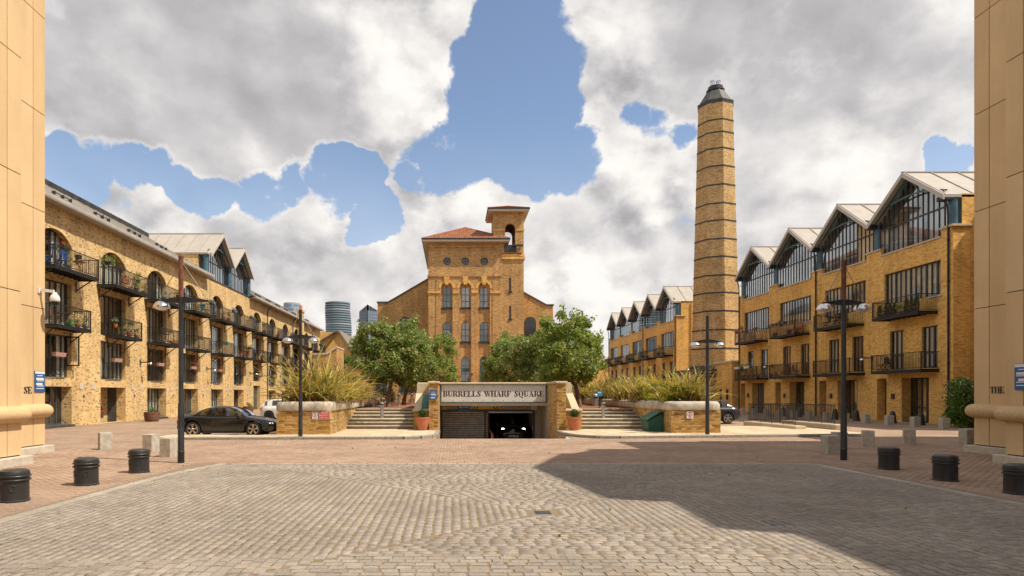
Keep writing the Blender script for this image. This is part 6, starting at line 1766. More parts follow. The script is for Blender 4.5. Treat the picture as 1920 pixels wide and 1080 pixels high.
# ================================================================== LAMP POSTS
def lamp_post(label, x, y, z, h, domes=(-1, 1), rust=False):
    th = thing('street_lamp', label, 'street lamp', (x, y, z), 'street lamps round the square')
    b = MB(); b.lathe([(.088, -.03), (.088, 0), (.085, .28), (.095, .3), (.082, .33), (.08, 1.55), (.064, 1.62), (.062, h * .80)], (x, y, z), 14); part(b, 'post', 'lamp_paint', th, 40)
    b = MB(); b.lathe([(.064, h * .80), (.062, h - .05), (.072, h - .04), (.072, h)], (x, y, z), 12); part(b, 'mast_top', 'rust_iron' if rust else 'lamp_paint', th, 40)
    za = z + h * .785
    for s, L in ((-1, .60), (1, .74 if len(domes) == 1 else .60)):
        b = MB(); b.prism([(x + s * .05, za - .07), (x + s * .05, za + .10), (x + s * L * .6, za + .05), (x + s * L, za + .01), (x + s * L, za - .03)], y - .035, y + .035, 'y'); part(b, 'arm', 'lamp_paint', th)
        b = MB(); b.tube([(x, y, z + h - .12), (x + s * L * .97, y, za + .01)], .011, 5); part(b, 'stay_cable', 'cable', th)
    for s in domes:
        c = (x + s * .52, y, za - .20)
        b = MB(); b.lathe([(.215, 0), (.225, .02), (.212, .06), (.17, .13), (.10, .175), (.03, .19)], c, 20); b.lathe([(.03, .17), (.03, .23)], c, 8); part(b, 'lamp_shade', 'dome_steel', th, 50)
        b = MB(); b.lathe([(.20, .012), (.10, -.05), (.02, -.06)], c, 16); part(b, 'diffuser', 'camera_white', th, 50)
    return th
lamp_post('street lamp with a rusty mast top and one missing lamp, before the left block', -7.24, 17.08, 0, 5.52, (-1,), True)
lamp_post('tall street lamp in the shade beside the right stone building', 10.86, 17.76, 0, 5.56, (-1, 1), True)
lamp_post('street lamp on the kerb in front of the keep out planter', -6.18, 26.05, APZ, 5.15)
lamp_post('street lamp on the kerb in front of the right planter', 10.9, 27.35, APZ, 5.05)
# wall lamps
def wall_lamp(label, T, u, z, L=.7):
    th = thing('wall_lamp', label, 'wall lamp', T(u, 0, z), 'wall lamps')
    b = MB(T); b.box(u - .05, u + .05, .002, .05, z - .2, z + .2); part(b, 'wall_plate', 'black_iron', th)
    b = MB(); b.beam(T(u, .04, z), T(u, L, z + .02), .05, .08); part(b, 'arm', 'black_iron', th)
    b = MB(); b.lathe([(.16, -.12), (.15, -.06), (.10, 0), (.03, .03)], T(u, L, z - .02), 14); part(b, 'lamp_shade', 'dome_steel', th, 50)
for u, w_ in ((44.05, 'second and third'), (56.0, 'fourth and fifth'), (67.95, 'sixth and seventh'), (79.9, 'eighth and ninth')):
    wall_lamp(f'wall lamp on the brick pier between the {w_} bays of the left block', TL, u, 4.0)
wall_lamp('wall lamp beside the first-floor balcony at the middle of the near right block', TR, 57.9, 4.35)
wall_lamp('wall lamp between the two nearest first-floor balconies of the right block', TR, 44.2, 4.3)
wall_lamp('wall lamp low on the chimney pedestal', TP2, 68.9 - 72, 5.0 - .5, 1.0)

# ================================================================== BOLLARDS AND STONE BLOCKS
def iron_bollard(label, x, y, s=1.0):
    th = thing('bollard', label, 'bollard', (x, y, 0), 'squat black iron bollards')
    b = MB(); b.lathe([(.235, -.02), (.235, .03), (.222, .04), (.218, .34), (.222, .36)], (x, y, 0), 28); part(b, 'body', 'black_iron', th, 40)
    b = MB(); b.lathe([(.222, .36), (.245, .365), (.25, .378), (.245, .39), (.222, .395), (.222, .425), (.246, .43), (.252, .442), (.246, .455), (.228, .458), (.232, .49), (.215, .53), (.16, .553), (.05, .56)], (x, y, 0), 28); part(b, 'cap', 'black_iron', th, 35)
    b = MB(); 
    for a in (-2.3, -1.1):
        for k in range(9):
            t = 2 * PI * k / 9; z = .24 + .055 * math.sin(t); q = a + .2 * math.cos(t)
            b.lathe([(.012, -.006), (.016, .004), (.004, .014)], (x + .222 * math.cos(q), y + .222 * math.sin(q), z), 5)
    o = part(b, 'emblem', 'black_iron', th, 40); o['kind'] = 'stuff'
    return th
iron_bollard('nearest black iron bollard before the sunlit stone building, at the edge of the photo', -7.52, 10.99)
iron_bollard('middle one of the three black iron bollards on the sunlit side', -7.42, 12.98)
iron_bollard('black iron bollard nearest the rusty lamp post on the sunlit side', -7.34, 15.0)
iron_bollard('black iron bollard nearest the tall shaded lamp post', 10.66, 15.63)
iron_bollard('middle one of the three black iron bollards on the shaded side', 10.49, 13.62)
iron_bollard('black iron bollard cut by the edge of the photo on the shaded side', 10.45, 11.81)
def stone_block(label, x, y, rz=0.0, w_=.37, h=.56, group='granite bollard blocks'):
    b = MB(); b.cbox(-w_ / 2, w_ / 2, -w_ / 2, w_ / 2, -.02, h, .012)
    for i in range(len(b.v)):
        p = b.v[i]
        if p[2] > .3: b.v[i] = (p[0] + random.uniform(-.006, .006), p[1] + random.uniform(-.006, .006), p[2] + random.uniform(-.008, .004))
    o = link('stone_block', b.mesh('stone_block', 'concrete'), None, (x, y, 0)); o.rotation_euler = (0, 0, rz); tag(o, label, 'bollard', group); return o
stone_block('square concrete block standing alone between the stone building and the barrel planter', -11.5, 21.2, R(38))
stone_block('square concrete block left of the rusty lamp post, the taller looking one', -9.6, 20.4, R(-16))
stone_block('square concrete block half hidden by the rusty lamp post', -8.30, 18.75, R(-14))
stone_block('square concrete block left of the tall shaded lamp post', 11.65, 19.75, R(3))
stone_block('square concrete block partly hidden behind the tall shaded lamp post', 13.0, 21.5, R(3))
stone_block('first square concrete block right of the tall shaded lamp post', 14.55, 22.4, R(-28))
stone_block('second square concrete block right of the tall shaded lamp post', 16.7, 23.4, R(-30))
stone_block('square concrete block against the corner of the shaded stone building', 18.75, 23.3, R(5))
ords = ['nearest', 'second', 'third', 'fourth', 'fifth', 'sixth', 'seventh', 'eighth', 'ninth', 'tenth', 'eleventh', 'last']
for k in range(12):
    stone_block(f'{ords[k]} square concrete block in the row along the right block, counted from the hedge', 25.9, 33.7 + 2.12 * k, R(random.uniform(-6, 6)), group='concrete blocks along the right block')
for k, y in enumerate((37.5, 39.9, 43.5, 45.9, 50.6, 53.1, 58.4)):
    b = MB(); b.lathe([(.24, -.02), (.24, .05), (.215, .12), (.19, .35), (.165, .55), (.13, .68), (.07, .75), (.01, .77)], (27.45, y, 0), 18)
    single(b, 'bell_bollard', 'black_iron', f'{ords[k]} black bell-shaped bollard by the doors of the right block, counted from the hedge', 'bollard', 'bell bollards by the right block doors', 40, (27.45, y, 0))

# ================================================================== PLANTER POTS, BINS, SIGNS ON THE STEPS
def pot(b, c, r, h, n=18):
    b.lathe([(r * .55, 0), (r * .72, h * .2), (r * .93, h * .6), (r * 1.0, h * .88), (r * 1.06, h * .9), (r * 1.06, h), (r * .94, h), (r * .92, h * .9)], c, n)
for lb, x, y in (('large terracotta pot with a clipped ball shrub left of the garage portal', -1.42, 30.35), ('large terracotta pot with a clipped ball shrub right of the garage portal', 5.78, 30.30)):
    th = thing('plant_pot', lb, 'plant pot', (x, y, APZ), 'terracotta pots by the garage')
    b = MB(); pot(b, (x, y, APZ), .33, .62, 24); part(b, 'pot', 'terracotta', th, 35)
    b = MB(); b.lathe([(.30, .56), (.02, .57)], (x, y, APZ), 16); part(b, 'soil', 'soil', th)
    b = MB(); RNG = np.random.default_rng(5); leaf_cloud(b, [(x, y, APZ + .80)], .22, 900, .05); part(b, 'shrub_ball', 'topiary_leaf', th)
def light_bollard(label, x, y, z, h=.80):
    th = thing('light_bollard', label, 'light bollard', (x, y, z), 'grey light bollards on the steps and terrace')
    b = MB(); b.lathe([(.10, -.01), (.10, .02), (.085, .03), (.085, h - .22)], (x, y, z), 16); part(b, 'post', 'galv', th, 40)
    b = MB(); b.lathe([(.10, h - .22), (.105, h - .20), (.105, h - .03), (.09, h - .0), (.02, h + .01)], (x, y, z), 16); part(b, 'head', 'galv', th, 40)
    b = MB(); b.box(x - .08, x + .08, y - .108, y - .09, z + h - .13, z + h - .05); part(b, 'lens', 'frame_dark', th)
light_bollard('grey light bollard standing on the left flight of steps', -3.6, 32.7, .591)
light_bollard('grey light bollard standing on the right flight of steps', 7.72, 32.7, .591)
light_bollard('grey light bollard beside the nearest trunk of the left terrace row', -3.42, 41, 1.05)
light_bollard('grey light bollard far back on the left terrace, by the last trunks', -3.1, 49, 1.05)
def litter_bin(label, x, y, z):
    th = thing('litter_bin', label, 'litter bin', (x, y, z))
    b = MB(); b.lathe([(.21, 0), (.21, .62)], (x, y, z), 20); part(b, 'drum', 'galv', th, 40)
    b = MB(); b.lathe([(.225, .62), (.225, .68), (.18, .76), (.08, .80), (.01, .805)], (x, y, z), 20); part(b, 'lid', 'galv', th, 40)
    b = MB(); b.box(x - .12, x + .12, y - .215, y - .2, z + .48, z + .58); part(b, 'slot', 'paint_black', th)
litter_bin('round steel litter bin on the terrace beside the left planter coping', -4.75, 38.3, 1.05)
litter_bin('round steel litter bin on the terrace beside the right planter coping', 9.15, 41.0, 1.05)
def post_sign(label, x, y, z, zt, w_=.42):
    th = thing('small_sign', label, 'sign', (x, y, z))
    b = MB(); b.lathe([(.02, 0), (.02, zt - z)], (x, y, z), 8); part(b, 'post', 'railing_black', th)
    b = MB(); b.box(x - w_ / 2, x + w_ / 2, y - .04, y - .022, zt - .28, zt); part(b, 'plate', 'sky_blue_sign', th)
    b = MB(); b.box(x - w_ / 2 + .06, x + w_ / 2 - .06, y - .044, y - .04, zt - .12, zt - .08); part(b, 'printed_line', 'paint_white', th)
post_sign('small bright blue sign on a thin post at the top of the right steps', 8.02, 34.9, 1.05, 2.0, .29)
post_sign('small bright blue sign on a thin post under the left terrace trees', -4.85, 45, 1.05, 2.75, .3)
# green grit bin
th = thing('grit_bin', 'dark green plastic grit bin with sloping lid leaning against the right planter', 'bin', (9.3, 29.8, APZ))
b = MB(); b.prism([(9.0, APZ), (8.92, .58), (9.30, .80), (9.63, .94), (9.63, APZ)], 29.25, 30.3, 'y'); part(b, 'body', 'bin_green', th)
b = MB(); b.prism([(8.84, .60), (8.86, .68), (9.50, 1.04), (9.66, 1.02), (9.66, .96), (9.46, .96)], 29.18, 30.37, 'y'); part(b, 'lid', 'bin_green', th)
b = MB(); b.prism([(9.02, .20), (9.0, .45), (9.12, .45), (9.12, .20)], 29.235, 29.26, 'y'); b.prism([(9.2, APZ + .0), (9.2, .5), (9.26, .5), (9.26, APZ)], 29.235, 29.26, 'y'); part(b, 'moulded_rib', 'bin_green', th)
# signs on the planters
def speed_sign(label, T, u, z, w_=.25, h=.32):
    th = thing('speed_limit_sign', label, 'sign', T(u, 0, z))
    b = MB(T); c = .03
    b.add([(u - w_ / 2 + c, .034, z - h / 2), (u + w_ / 2 - c, .034, z - h / 2), (u + w_ / 2, .034, z - h / 2 + c), (u + w_ / 2, .034, z + h / 2 - c), (u + w_ / 2 - c, .034, z + h / 2), (u - w_ / 2 + c, .034, z + h / 2), (u - w_ / 2, .034, z + h / 2 - c), (u - w_ / 2, .034, z - h / 2 + c)], [tuple(range(8))]); b.box(u - w_ / 2 + c, u + w_ / 2 - c, .02, .033, z - h / 2, z + h / 2); part(b, 'plate', 'paint_white', th)
    b = MB(T); n = 20; zc = z + .03
    for i in range(n):
        t0, t1 = 2 * PI * i / n, 2 * PI * (i + 1) / n
        b.quad((u + .085 * math.cos(t0), .037, zc + .085 * math.sin(t0)), (u + .085 * math.cos(t1), .037, zc + .085 * math.sin(t1)), (u + .11 * math.cos(t1), .037, zc + .11 * math.sin(t1)), (u + .11 * math.cos(t0), .037, zc + .11 * math.sin(t0)))
    part(b, 'red_ring', 'paint_red', th)
    text(th, 'numeral', '5', T, u, zc, .17, 'letter_black', .040)
    b = MB(T); b.box(u - .07, u + .07, .036, .038, z - .13, z - .115); part(b, 'printed_line', 'letter_black', th)
TPL, TPR = FR(0, 27.28, (1, 0), (0, -1)), FR(0, 28.28, (1, 0), (0, -1))
speed_sign('white speed limit sign with a red ringed 5 beside the red keep out sign', TPL, -5.84, .92)
speed_sign('white speed limit sign with a red ringed 5 on the right planter', TPR, 10.49, .91, .30, .33)
th = thing('warning_sign', 'red and white sign reading PRIVATE PROPERTY KEEP OUT on the left planter', 'sign', TPL(-5.43, 0, .92))
b = MB(TPL); b.box(-5.67, -5.20, .02, .034, .765, 1.075); part(b, 'plate', 'paint_white', th)
b = MB(TPL); b.box(-5.655, -5.215, .035, .037, .78, 1.06); part(b, 'red_field', 'paint_red', th)
for tx, z, s in (('PRIVATE', 1.012, .085), ('PROPERTY', .922, .095), ('KEEP OUT', .828, .09)): text(th, 'lettering', tx, TPL, -5.435, z, s, 'paint_white', .040)

# ================================================================== RAMP RAILINGS ON THE RIGHT
for lb, x, y0, y1 in (('black railing on the left low wall of the basement stair by the right block', 17.1, 31.4, 37.0), ('black railing on the right low wall of the basement stair by the right block', 19.9, 32.8, 38.2)):
    th = thing('stair_railing', lb, 'railing', (x, y0, 0))
    b = MB(); b.cbox(x - .28, x + .28, y0, y1, -.02, .26, .03); part(b, 'kerb_wall', 'pale_stone', th)
    b = MB(); b.box(x - .02, x + .02, y0 + .5, y1 - .1, 1.24, 1.28); b.box(x - .015, x + .015, y0 + .5, y1 - .1, .36, .39); part(b, 'rail', 'railing_black', th)
    n = int((y1 - y0 - .6) / .13)
    b = MB()
    for i in range(n + 1): y = y0 + .5 + (y1 - y0 - .6) * i / n; b.box(x - .011, x + .011, y - .011, y + .011, .26 if i % 9 == 0 else .37, 1.25)
    part(b, 'balusters', 'railing_black', th)
th = thing('stair_railing', 'black railing across the end of the basement stair by the right block', 'railing', (18.5, 37.6, 0))
b = MB(); b.box(17.1, 19.9, 37.0, 37.04, 1.24, 1.28); b.box(17.1, 19.9, 37.0, 37.03, .36, .39); part(b, 'rail', 'railing_black', th)
b = MB()
for i in range(22): x = 17.15 + 2.7 * i / 21; b.box(x - .011, x + .011, 37.005, 37.027, .0 if i % 7 == 0 else .37, 1.25)
part(b, 'balusters', 'railing_black', th)

# ================================================================== CARS
def car(label, loc, rz, prof, cab, W, wb, wr, paint, rim='alloy', spokes=5, lights=False, group=None, zb=.20, axle=None, plate=True, seams=(), glass='car_glass', wmul=1.0):
    """prof [(x, z)] bonnet/boot line rear to front; cab = (x rear base, x rear roof, x front roof, x screen base, roof z); axle: x of rear, front wheel"""
    th = thing('parked_car', label, 'car', loc, group, rz)
    xr, xf = prof[0][0], prof[-1][0]
    def zt(x):
        for (x0, z0), (x1, z1) in zip(prof, prof[1:]):
            if x0 <= x <= x1: t = (x - x0) / (x1 - x0); return z0 + (z1 - z0) * t
        return prof[0][1] if x < xr else prof[-1][1]
    axr, axf = axle; AR = wr + .055
    xs = sorted(set([xr + (xf - xr) * i / 44 for i in range(45)] + [a + AR * math.cos(PI * k / 10) for a in axle for k in range(11)] + [p[0] for p in prof]))
    hw = lambda x: W / 2 * min(1.0, (1 - max(0, (x - xf + .75) / .75) ** 2.2 * .30)) * min(1.0, (1 - max(0, (xr + .6 - x) / .6) ** 2.2 * .22))
    def arch(x):
        for a in axle:
            if abs(x - a) < AR: return wr + math.sqrt(max(0, AR * AR - (x - a) ** 2))
        return 0
    def ring(x):
        w_, top = hw(x), zt(x); e = max(0, 1 - (x - xr) / .18, 1 - (xf - x) / .2); low = zb + .10 * e
        z0 = max(low, arch(x)); z0 = min(z0, top - .06)
        half = [(0, z0), (w_ * .80, z0), (w_ * .955, max(z0, low + .06)), (w_ * .985, max(z0 + .0, zb + .20)), (w_ * 1.0, max(z0 + .01, zb + (top - zb) * .52)), (w_ * .985, max(z0 + .02, zb + (top - zb) * .76)), (w_ * .93, top - .045), (w_ * .83, top - .005), (w_ * .45, top + .022), (0, top + .03)]
        return half
    b = MB(); rings = [ring(x) for x in xs]; n = len(rings[0])
    vs = []
    for x, r in zip(xs, rings):
        vs += [(x, y, z) for y, z in r] + [(x, -y, z) for y, z in r[1:-1][::-1]]
    m_ = 2 * n - 2; fs = []
    for i in range(len(xs) - 1):
        for k in range(m_): fs.append((i * m_ + k, i * m_ + (k + 1) % m_, (i + 1) * m_ + (k + 1) % m_, (i + 1) * m_ + k))
    fs += [tuple(range(m_)), tuple(range((len(xs) - 1) * m_, len(xs) * m_))[::-1]]
    b.add(vs, fs); part(b, 'body', paint, th, 50, local=True)
    # cabin
    x0, x1, x2, x3, zr = cab
    cx = sorted(set([x0 + (x1 - x0) * i / 5 for i in range(6)] + [x1 + (x2 - x1) * i / 5 for i in range(6)] + [x2 + (x3 - x2) * i / 5 for i in range(6)]))
    def zc(x):
        if x < x1: t = (x - x0) / (x1 - x0); return zt(x0) + .02 + (zr - zt(x0) - .02) * math.sin(t * PI / 2) ** .85
        if x <= x2: return zr + .02 * math.sin(PI * (x - x1) / (x2 - x1))
        t = (x3 - x) / (x3 - x2); return zt(x3) + .02 + (zr - zt(x3) - .02) * math.sin(t * PI / 2) ** .85
    def cring(x):
        zz = zc(x); bl = zt(x) - .03; f = (zz - bl) / max(.01, zr - bl)
        wb_, wr_ = W / 2 * .87, W / 2 * (.87 - .21 * f)
        return [(wb_, bl), (wb_ - (wb_ - wr_) * .12, bl + (zz - bl) * .12), (wr_ + .015, bl + (zz - bl) * .86), (wr_ - .05, bl + (zz - bl) * .97), (wr_ * .5, zz + .012), (0, zz + .018)]
    G_, P_ = MB(), MB(); G_s = MB()
    rr = [cring(x) for x in cx]
    for i in range(len(cx) - 1):
        xm = (cx[i] + cx[i + 1]) / 2
        for s in (1, -1):
            for k in range(5):
                a = [(cx[i], s * rr[i][k][0], rr[i][k][1]), (cx[i + 1], s * rr[i + 1][k][0], rr[i + 1][k][1]), (cx[i + 1], s * rr[i + 1][k + 1][0], rr[i + 1][k + 1][1]), (cx[i], s * rr[i][k + 1][0], rr[i][k + 1][1])]
                if k == 1 and x0 + .3 < xm < x3 - .12 and not (abs(xm - (x1 + .12)) < .09): G_s.add(a, [(0, 1, 2, 3)])
                elif k in (3, 4) and (xm > x2 + .02 or xm < x1 - .03): G_.add(a, [(0, 1, 2, 3)])
                else: P_.add(a, [(0, 1, 2, 3)])
    part(P_.weld(), 'roof', paint, th, 50, local=True); part(G_.weld(), 'windscreen', glass, th, True, local=True); part(G_s.weld(), 'side_window', glass, th, True, local=True)
    b = MB(); b.box(x0 + .2, x3 - .3, -W * .36, W * .36, .3, zt((x0 + x3) / 2) - .02)
    for sx in (x1 + .25, ): 
        for sy in (-.36, .36): b.cbox(sx, sx + .14, sy - .22, sy + .22, .4, zt(sx) + .22, .03)
    part(b, 'seat', 'rubber', th, local=True)
    # wheels
    for a in axle:
        for s in (1, -1):
            yo = s * (W / 2 - .01); yi = s * (W / 2 - .22)
            def disc(prof_, caps=True):                                   # [(r, y)] round the axle
                bb = MB(); q = 24; vs = []; fs = []
                for r, y in prof_:
                    for j in range(q): t = 2 * PI * j / q; vs.append((a + r * math.cos(t), y, wr + r * math.sin(t)))
                for i in range(len(prof_) - 1):
                    for j in range(q): fs.append((i * q + j, i * q + (j + 1) % q, (i + 1) * q + (j + 1) % q, (i + 1) * q + j))
                bb.add(vs, fs + ([tuple(range(q)), tuple(range((len(prof_) - 1) * q, len(prof_) * q))] if caps else [])); return bb
            rw = wr * .70
            wh = part(disc([(rw * .95, yi), (wr * .97, yi), (wr, yi + s * .03), (wr, yo - s * .035), (wr * .95, yo - s * .006), (rw, yo), (rw * .98, yo - s * .075)]), 'wheel', 'tyre', th, 40, local=True)
            part(disc([(rw, yo - s * .004), (rw * .90, yo + s * .002), (rw * .88, yo - s * .05), (rw * .86, yo - s * .06)], False), 'rim', rim, wh, 40, local=True)
            bb = MB()
            for j in range(spokes):
                t = 2 * PI * j / spokes + PI / 2; ct, st_ = math.cos(t), math.sin(t); r1 = rw * .93
                pw, pw2 = rw * (.13 if spokes <= 5 else .08), rw * (.20 if spokes <= 5 else .085)
                P = [(a + .05 * ct - st_ * pw * .8, wr + .05 * st_ + ct * pw * .8), (a + .05 * ct + st_ * pw * .8, wr + .05 * st_ - ct * pw * .8), (a + r1 * ct + st_ * pw2, wr + r1 * st_ - ct * pw2), (a + r1 * ct - st_ * pw2, wr + r1 * st_ + ct * pw2)]
                bb.add([(x, yo + s * .004, z) for x, z in P] + [(x, yo - s * .05, z) for x, z in P], [(0, 1, 2, 3), (4, 7, 6, 5), (0, 4, 5, 1), (1, 5, 6, 2), (2, 6, 7, 3), (3, 7, 4, 0)])
            part(bb, 'spokes', rim, wh, local=True)
            bb = disc([(rw * .19, yo + s * .008), (rw * .16, yo + s * .016), (.005, yo + s * .018)]); part(bb, 'hub', rim, wh, 40, local=True)
    # lamps, mirrors, handles, bumpers, seams
    for s in (1, -1):
        w_ = hw(xf - .12); zf = zt(xf - .22)
        b = MB(); b.lathe([(.001, .09), (.10, .07), (.14, 0), (.10, -.05), (.001, -.07)], (xf - .23, s * w_ * .80, zf - .10), 12); part(b, 'headlight', 'headlight' if lights else 'lens_clear', th, True, local=True)
        b = MB(); w2 = hw(xr + .1); b.cbox(xr + .01, xr + .16, min(s * w2 * .62, s * (w2 * .985)), max(s * w2 * .62, s * (w2 * .985)), zt(xr + .1) - .24, zt(xr + .1) - .07, .02); part(b, 'tail_light', 'lens_red', th, local=True)
        b = MB(); mx = x3 - .32; y = s * W / 2; b.lathe([(.001, .07), (.06, .06), (.085, .0), (.06, -.05), (.001, -.06)], (mx, y * 1.08, zt(mx) + .08), 10); b.beam((mx, y * .86, zt(mx) + .0), (mx, y * 1.02, zt(mx) + .06), .05, .04); part(b, 'wing_mirror', paint, th, 50, local=True)
        for dx in seams:
            b = MB(); pts = [(dx + .03 * q, s * (ring(dx)[min(4 + q, 6)][0] + .001), ring(dx)[min(4 + q, 6)][1]) for q in range(3)]
            pts = [(dx, s * (W / 2 * .985 + .002), zb + .12)] + pts; b.tube(pts, .006, 4); part(b, 'door_seam', 'rubber', th, local=True)
        if seams:
            b = MB(); hx = min(seams) + .14; b.cbox(hx, hx + .16, min(s * W / 2 * .985, s * (W / 2 + .02)), max(s * W / 2 * .985, s * (W / 2 + .02)), zt(hx) - .17, zt(hx) - .13, .006); part(b, 'door_handle', paint, th, local=True)
    b = MB(); b.cbox(xf - .10, xf + .005, -W * .30, W * .30, zb + .08, zb + .28, .02); part(b, 'grille', 'rubber', th, local=True)
    b = MB(); b.box(axr + .45, axf - .45, -W / 2 * .99, W / 2 * .99, zb - .03, zb + .05); part(b, 'side_sill', paint, th, local=True)
    b = MB(); b.box(axr - .3, axf + .3, -W * .38, W * .38, zb - .03, zb + .12); b.box(axr - AR, axr + AR, -W * .34, W * .34, .25, .5); b.box(axf - AR, axf + AR, -W * .34, W * .34, .25, .5); part(b, 'underbody', 'rubber', th, local=True)
    if plate:
        b = MB(); b.box(xf - .01, xf + .02, -.26, .26, zb + .12, zb + .23); part(b, 'number_plate', 'paint_white', th, local=True)
        b = MB(); b.box(xf + .021, xf + .023, -.20, -.02, zb + .15, zb + .20); b.box(xf + .021, xf + .023, .04, .20, zb + .15, zb + .20); part(b, 'plate_lettering', 'letter_black', th, local=True)
    return th
coupe = car('black two-door coupe parked left of the keep out planter', (-9.74, 28.0, 0), 0,
    [(-2.02, .52), (-1.98, .74), (-1.88, .84), (-1.6, .90), (-1.2, .915), (-.6, .88), (.2, .87), (.85, .875), (1.2, .835), (1.65, .755), (1.98, .66), (2.14, .57), (2.22, .47)],
    (-1.30, -.55, .18, .92, 1.27), 1.74, 2.56, .325, 'car_black', axle=(-1.28, 1.29), seams=(-.42, .78), group=None)
b = MB()
for z in (.50, .58, .66): b.box(.90, 1.10, -.873, -.868, z, z + .035)
o = part(b, 'side_vent', 'rubber', coupe, local=True)
car('white small hatchback with dark roof half hidden behind the left planter', (-11.55, 45.3, 0), 0,
    [(-1.85, .55), (-1.82, .85), (-1.72, .96), (-1.3, .98), (.7, .96), (1.2, .93), (1.6, .86), (1.8, .70), (1.86, .5)],
    (-1.80, -1.35, .35, .95, 1.43), 1.72, 2.5, .32, 'car_white', 'rubber', 8, axle=(-1.2, 1.25), seams=(-.3, .7))
car('dark grey saloon parked behind the right planter, only its tail showing', (15.55, 39.9, 0), PI,
    [(-2.12, .55), (-2.08, .88), (-1.95, 1.0), (-1.5, 1.03), (.8, .98), (1.4, .92), (2.1, .80), (2.45, .65), (2.5, .5)],
    (-1.65, -.75, .45, 1.35, 1.46), 1.84, 2.85, .34, 'car_dark', 'alloy_grey', 5, axle=(-1.25, 1.55), seams=(-.6, .3, 1.15))
car('dark car with lit headlights driving up out of the open garage door', (3.5, 38.75, -1.06), -PI / 2,
    [(-1.8, .6), (-1.75, .95), (-1.4, 1.05), (.7, 1.08), (1.2, 1.06), (1.9, .98), (2.15, .85), (2.2, .6)],
    (-1.6, -1.1, .3, 1.05, 1.62), 1.80, 2.7, .36, 'car_black', 'alloy_grey', 5, lights=True, axle=(-1.15, 1.4), zb=.3)
car('dark hatchback in the shade of the open car port of the left block', (-24.35, 40.55, 0), PI,
    [(-1.9, .6), (-1.86, .9), (-1.5, 1.0), (.8, .98), (1.3, .94), (1.8, .82), (1.9, .55)],
    (-1.75, -1.2, .35, 1.05, 1.5), 1.72, 2.55, .33, 'car_dark', 'alloy_grey', 8, axle=(-1.2, 1.3), seams=(-.3, .7))

# ================================================================== BARRELS, BALCONY POTS, CHAIRS
def barrel(label, x, y, r=.5, h=.62):
    th = thing('barrel_planter', label, 'planter', (x, y, 0), 'half barrel planters')
    for k in range(18):
        t0, t1 = 2 * PI * k / 18 + .01, 2 * PI * (k + 1) / 18 - .01; b = MB(); vs = []
        for z, rr in ((0, r * .82), (h * .5, r * .96), (h, r)):
            vs += [(x + rr * math.cos(t), y + rr * math.sin(t), z) for t in (t0, t1)]
        vs += [(x + r * .92 * math.cos(t), y + r * .92 * math.sin(t), h) for t in (t0, t1)]
        b.add(vs, [(0, 1, 3, 2), (2, 3, 5, 4), (4, 5, 7, 6)]); part(b, 'stave', 'barrel_wood', th)
    for z in (.13, .33, .50): b = MB(); rr = r * (.82 + .18 * z / h) + .02; b.lathe([(rr - .02, z - .03), (rr, z - .03), (rr + .004, z + .03), (rr - .02, z + .03)], (x, y, 0), 24); part(b, 'hoop', 'rust_iron', th, 40)
    b = MB(); b.lathe([(r * .93, h - .07), (.01, h - .05)], (x, y, 0), 16); part(b, 'soil', 'soil', th)
    global RNG
    RNG = np.random.default_rng(int(y * 10)); b = MB(); leaf_cloud(b, [(x + .1, y, h + .1), (x - .05, y, h + .2), (x + .25, y, h + .05)], .2, 70, .09); part(b, 'plant', 'bush_leaf', th)
barrel('half barrel planter with a small green plant by the third bay of the left block', -20.0, 42.6)
barrel('half barrel planter further along the left block, behind the black coupe', -19.6, 61.5)
def potted(label, p, r=.15, h=.26, mt='terracotta', leaf='bush_leaf', fh=.35, fr=.2, flower=None, group='pots and boxes on the left block balconies', n=90, cat='pot plant', cone=False):
    global RNG
    RNG = np.random.default_rng(abs(int(p[0] * 91 + p[1] * 37 + p[2] * 13)) + 1)
    th = thing('potted_plant', label, cat, p, group)
    b = MB(); pot(b, p, r, h, 12); part(b, 'pot', mt, th, 40)
    b = MB()
    if cone: leaf_cloud(b, [(p[0], p[1], p[2] + h + fh * t) for t in (.1, .3, .5, .7, .88)], [fr, fr * .9, fr * .75, fr * .5, fr * .25], n // 3, .07)
    else: leaf_cloud(b, [(p[0] + random.uniform(-fr, fr) * .6, p[1] + random.uniform(-fr, fr) * .6, p[2] + h + random.uniform(.1, 1) * fh) for _ in range(5)], fr * .75, n // 5, .085)
    part(b, 'foliage', leaf, th)
    if flower: b = MB(); leaf_cloud(b, [(p[0], p[1], p[2] + h + fh * .8)], fr * 1.1, n // 2, .06, flat=.6); part(b, 'flowers', flower, th)
    return th
def boxplant(label, T, u, d, z, W=.8, mt='box_pink', leaf='bush_leaf', flower=None, fh=.14, group='pots and boxes on the left block balconies', n=90):
    global RNG
    RNG = np.random.default_rng(int(u * 17 + z * 5)); th = thing('flower_box', label, 'flower box', T(u, d, z), group)
    b = MB(T); b.prism if False else None
    vs = [(u - W / 2 + .03, d - .09, z), (u + W / 2 - .03, d - .09, z), (u + W / 2 - .03, d + .09, z), (u - W / 2 + .03, d + .09, z), (u - W / 2, d - .12, z + .22), (u + W / 2, d - .12, z + .22), (u + W / 2, d + .12, z + .22), (u - W / 2, d + .12, z + .22)]
    b.add(vs, [(0, 3, 2, 1), (4, 5, 6, 7), (0, 1, 5, 4), (1, 2, 6, 5), (2, 3, 7, 6), (3, 0, 4, 7)]); part(b, 'box', mt, th)
    if leaf:
        b = MB(); leaf_cloud(b, [T(u + W * (k / 5 - .4), d, z + .2 + fh * .5) for k in range(5)], .12 + fh * .3, n // 5, .08); part(b, 'foliage', leaf, th)
    if flower: b = MB(); leaf_cloud(b, [T(u + W * (k / 5 - .4), d, z + .24 + fh) for k in range(5)], .13, 14, .07); part(b, 'flowers', flower, th)
    return th
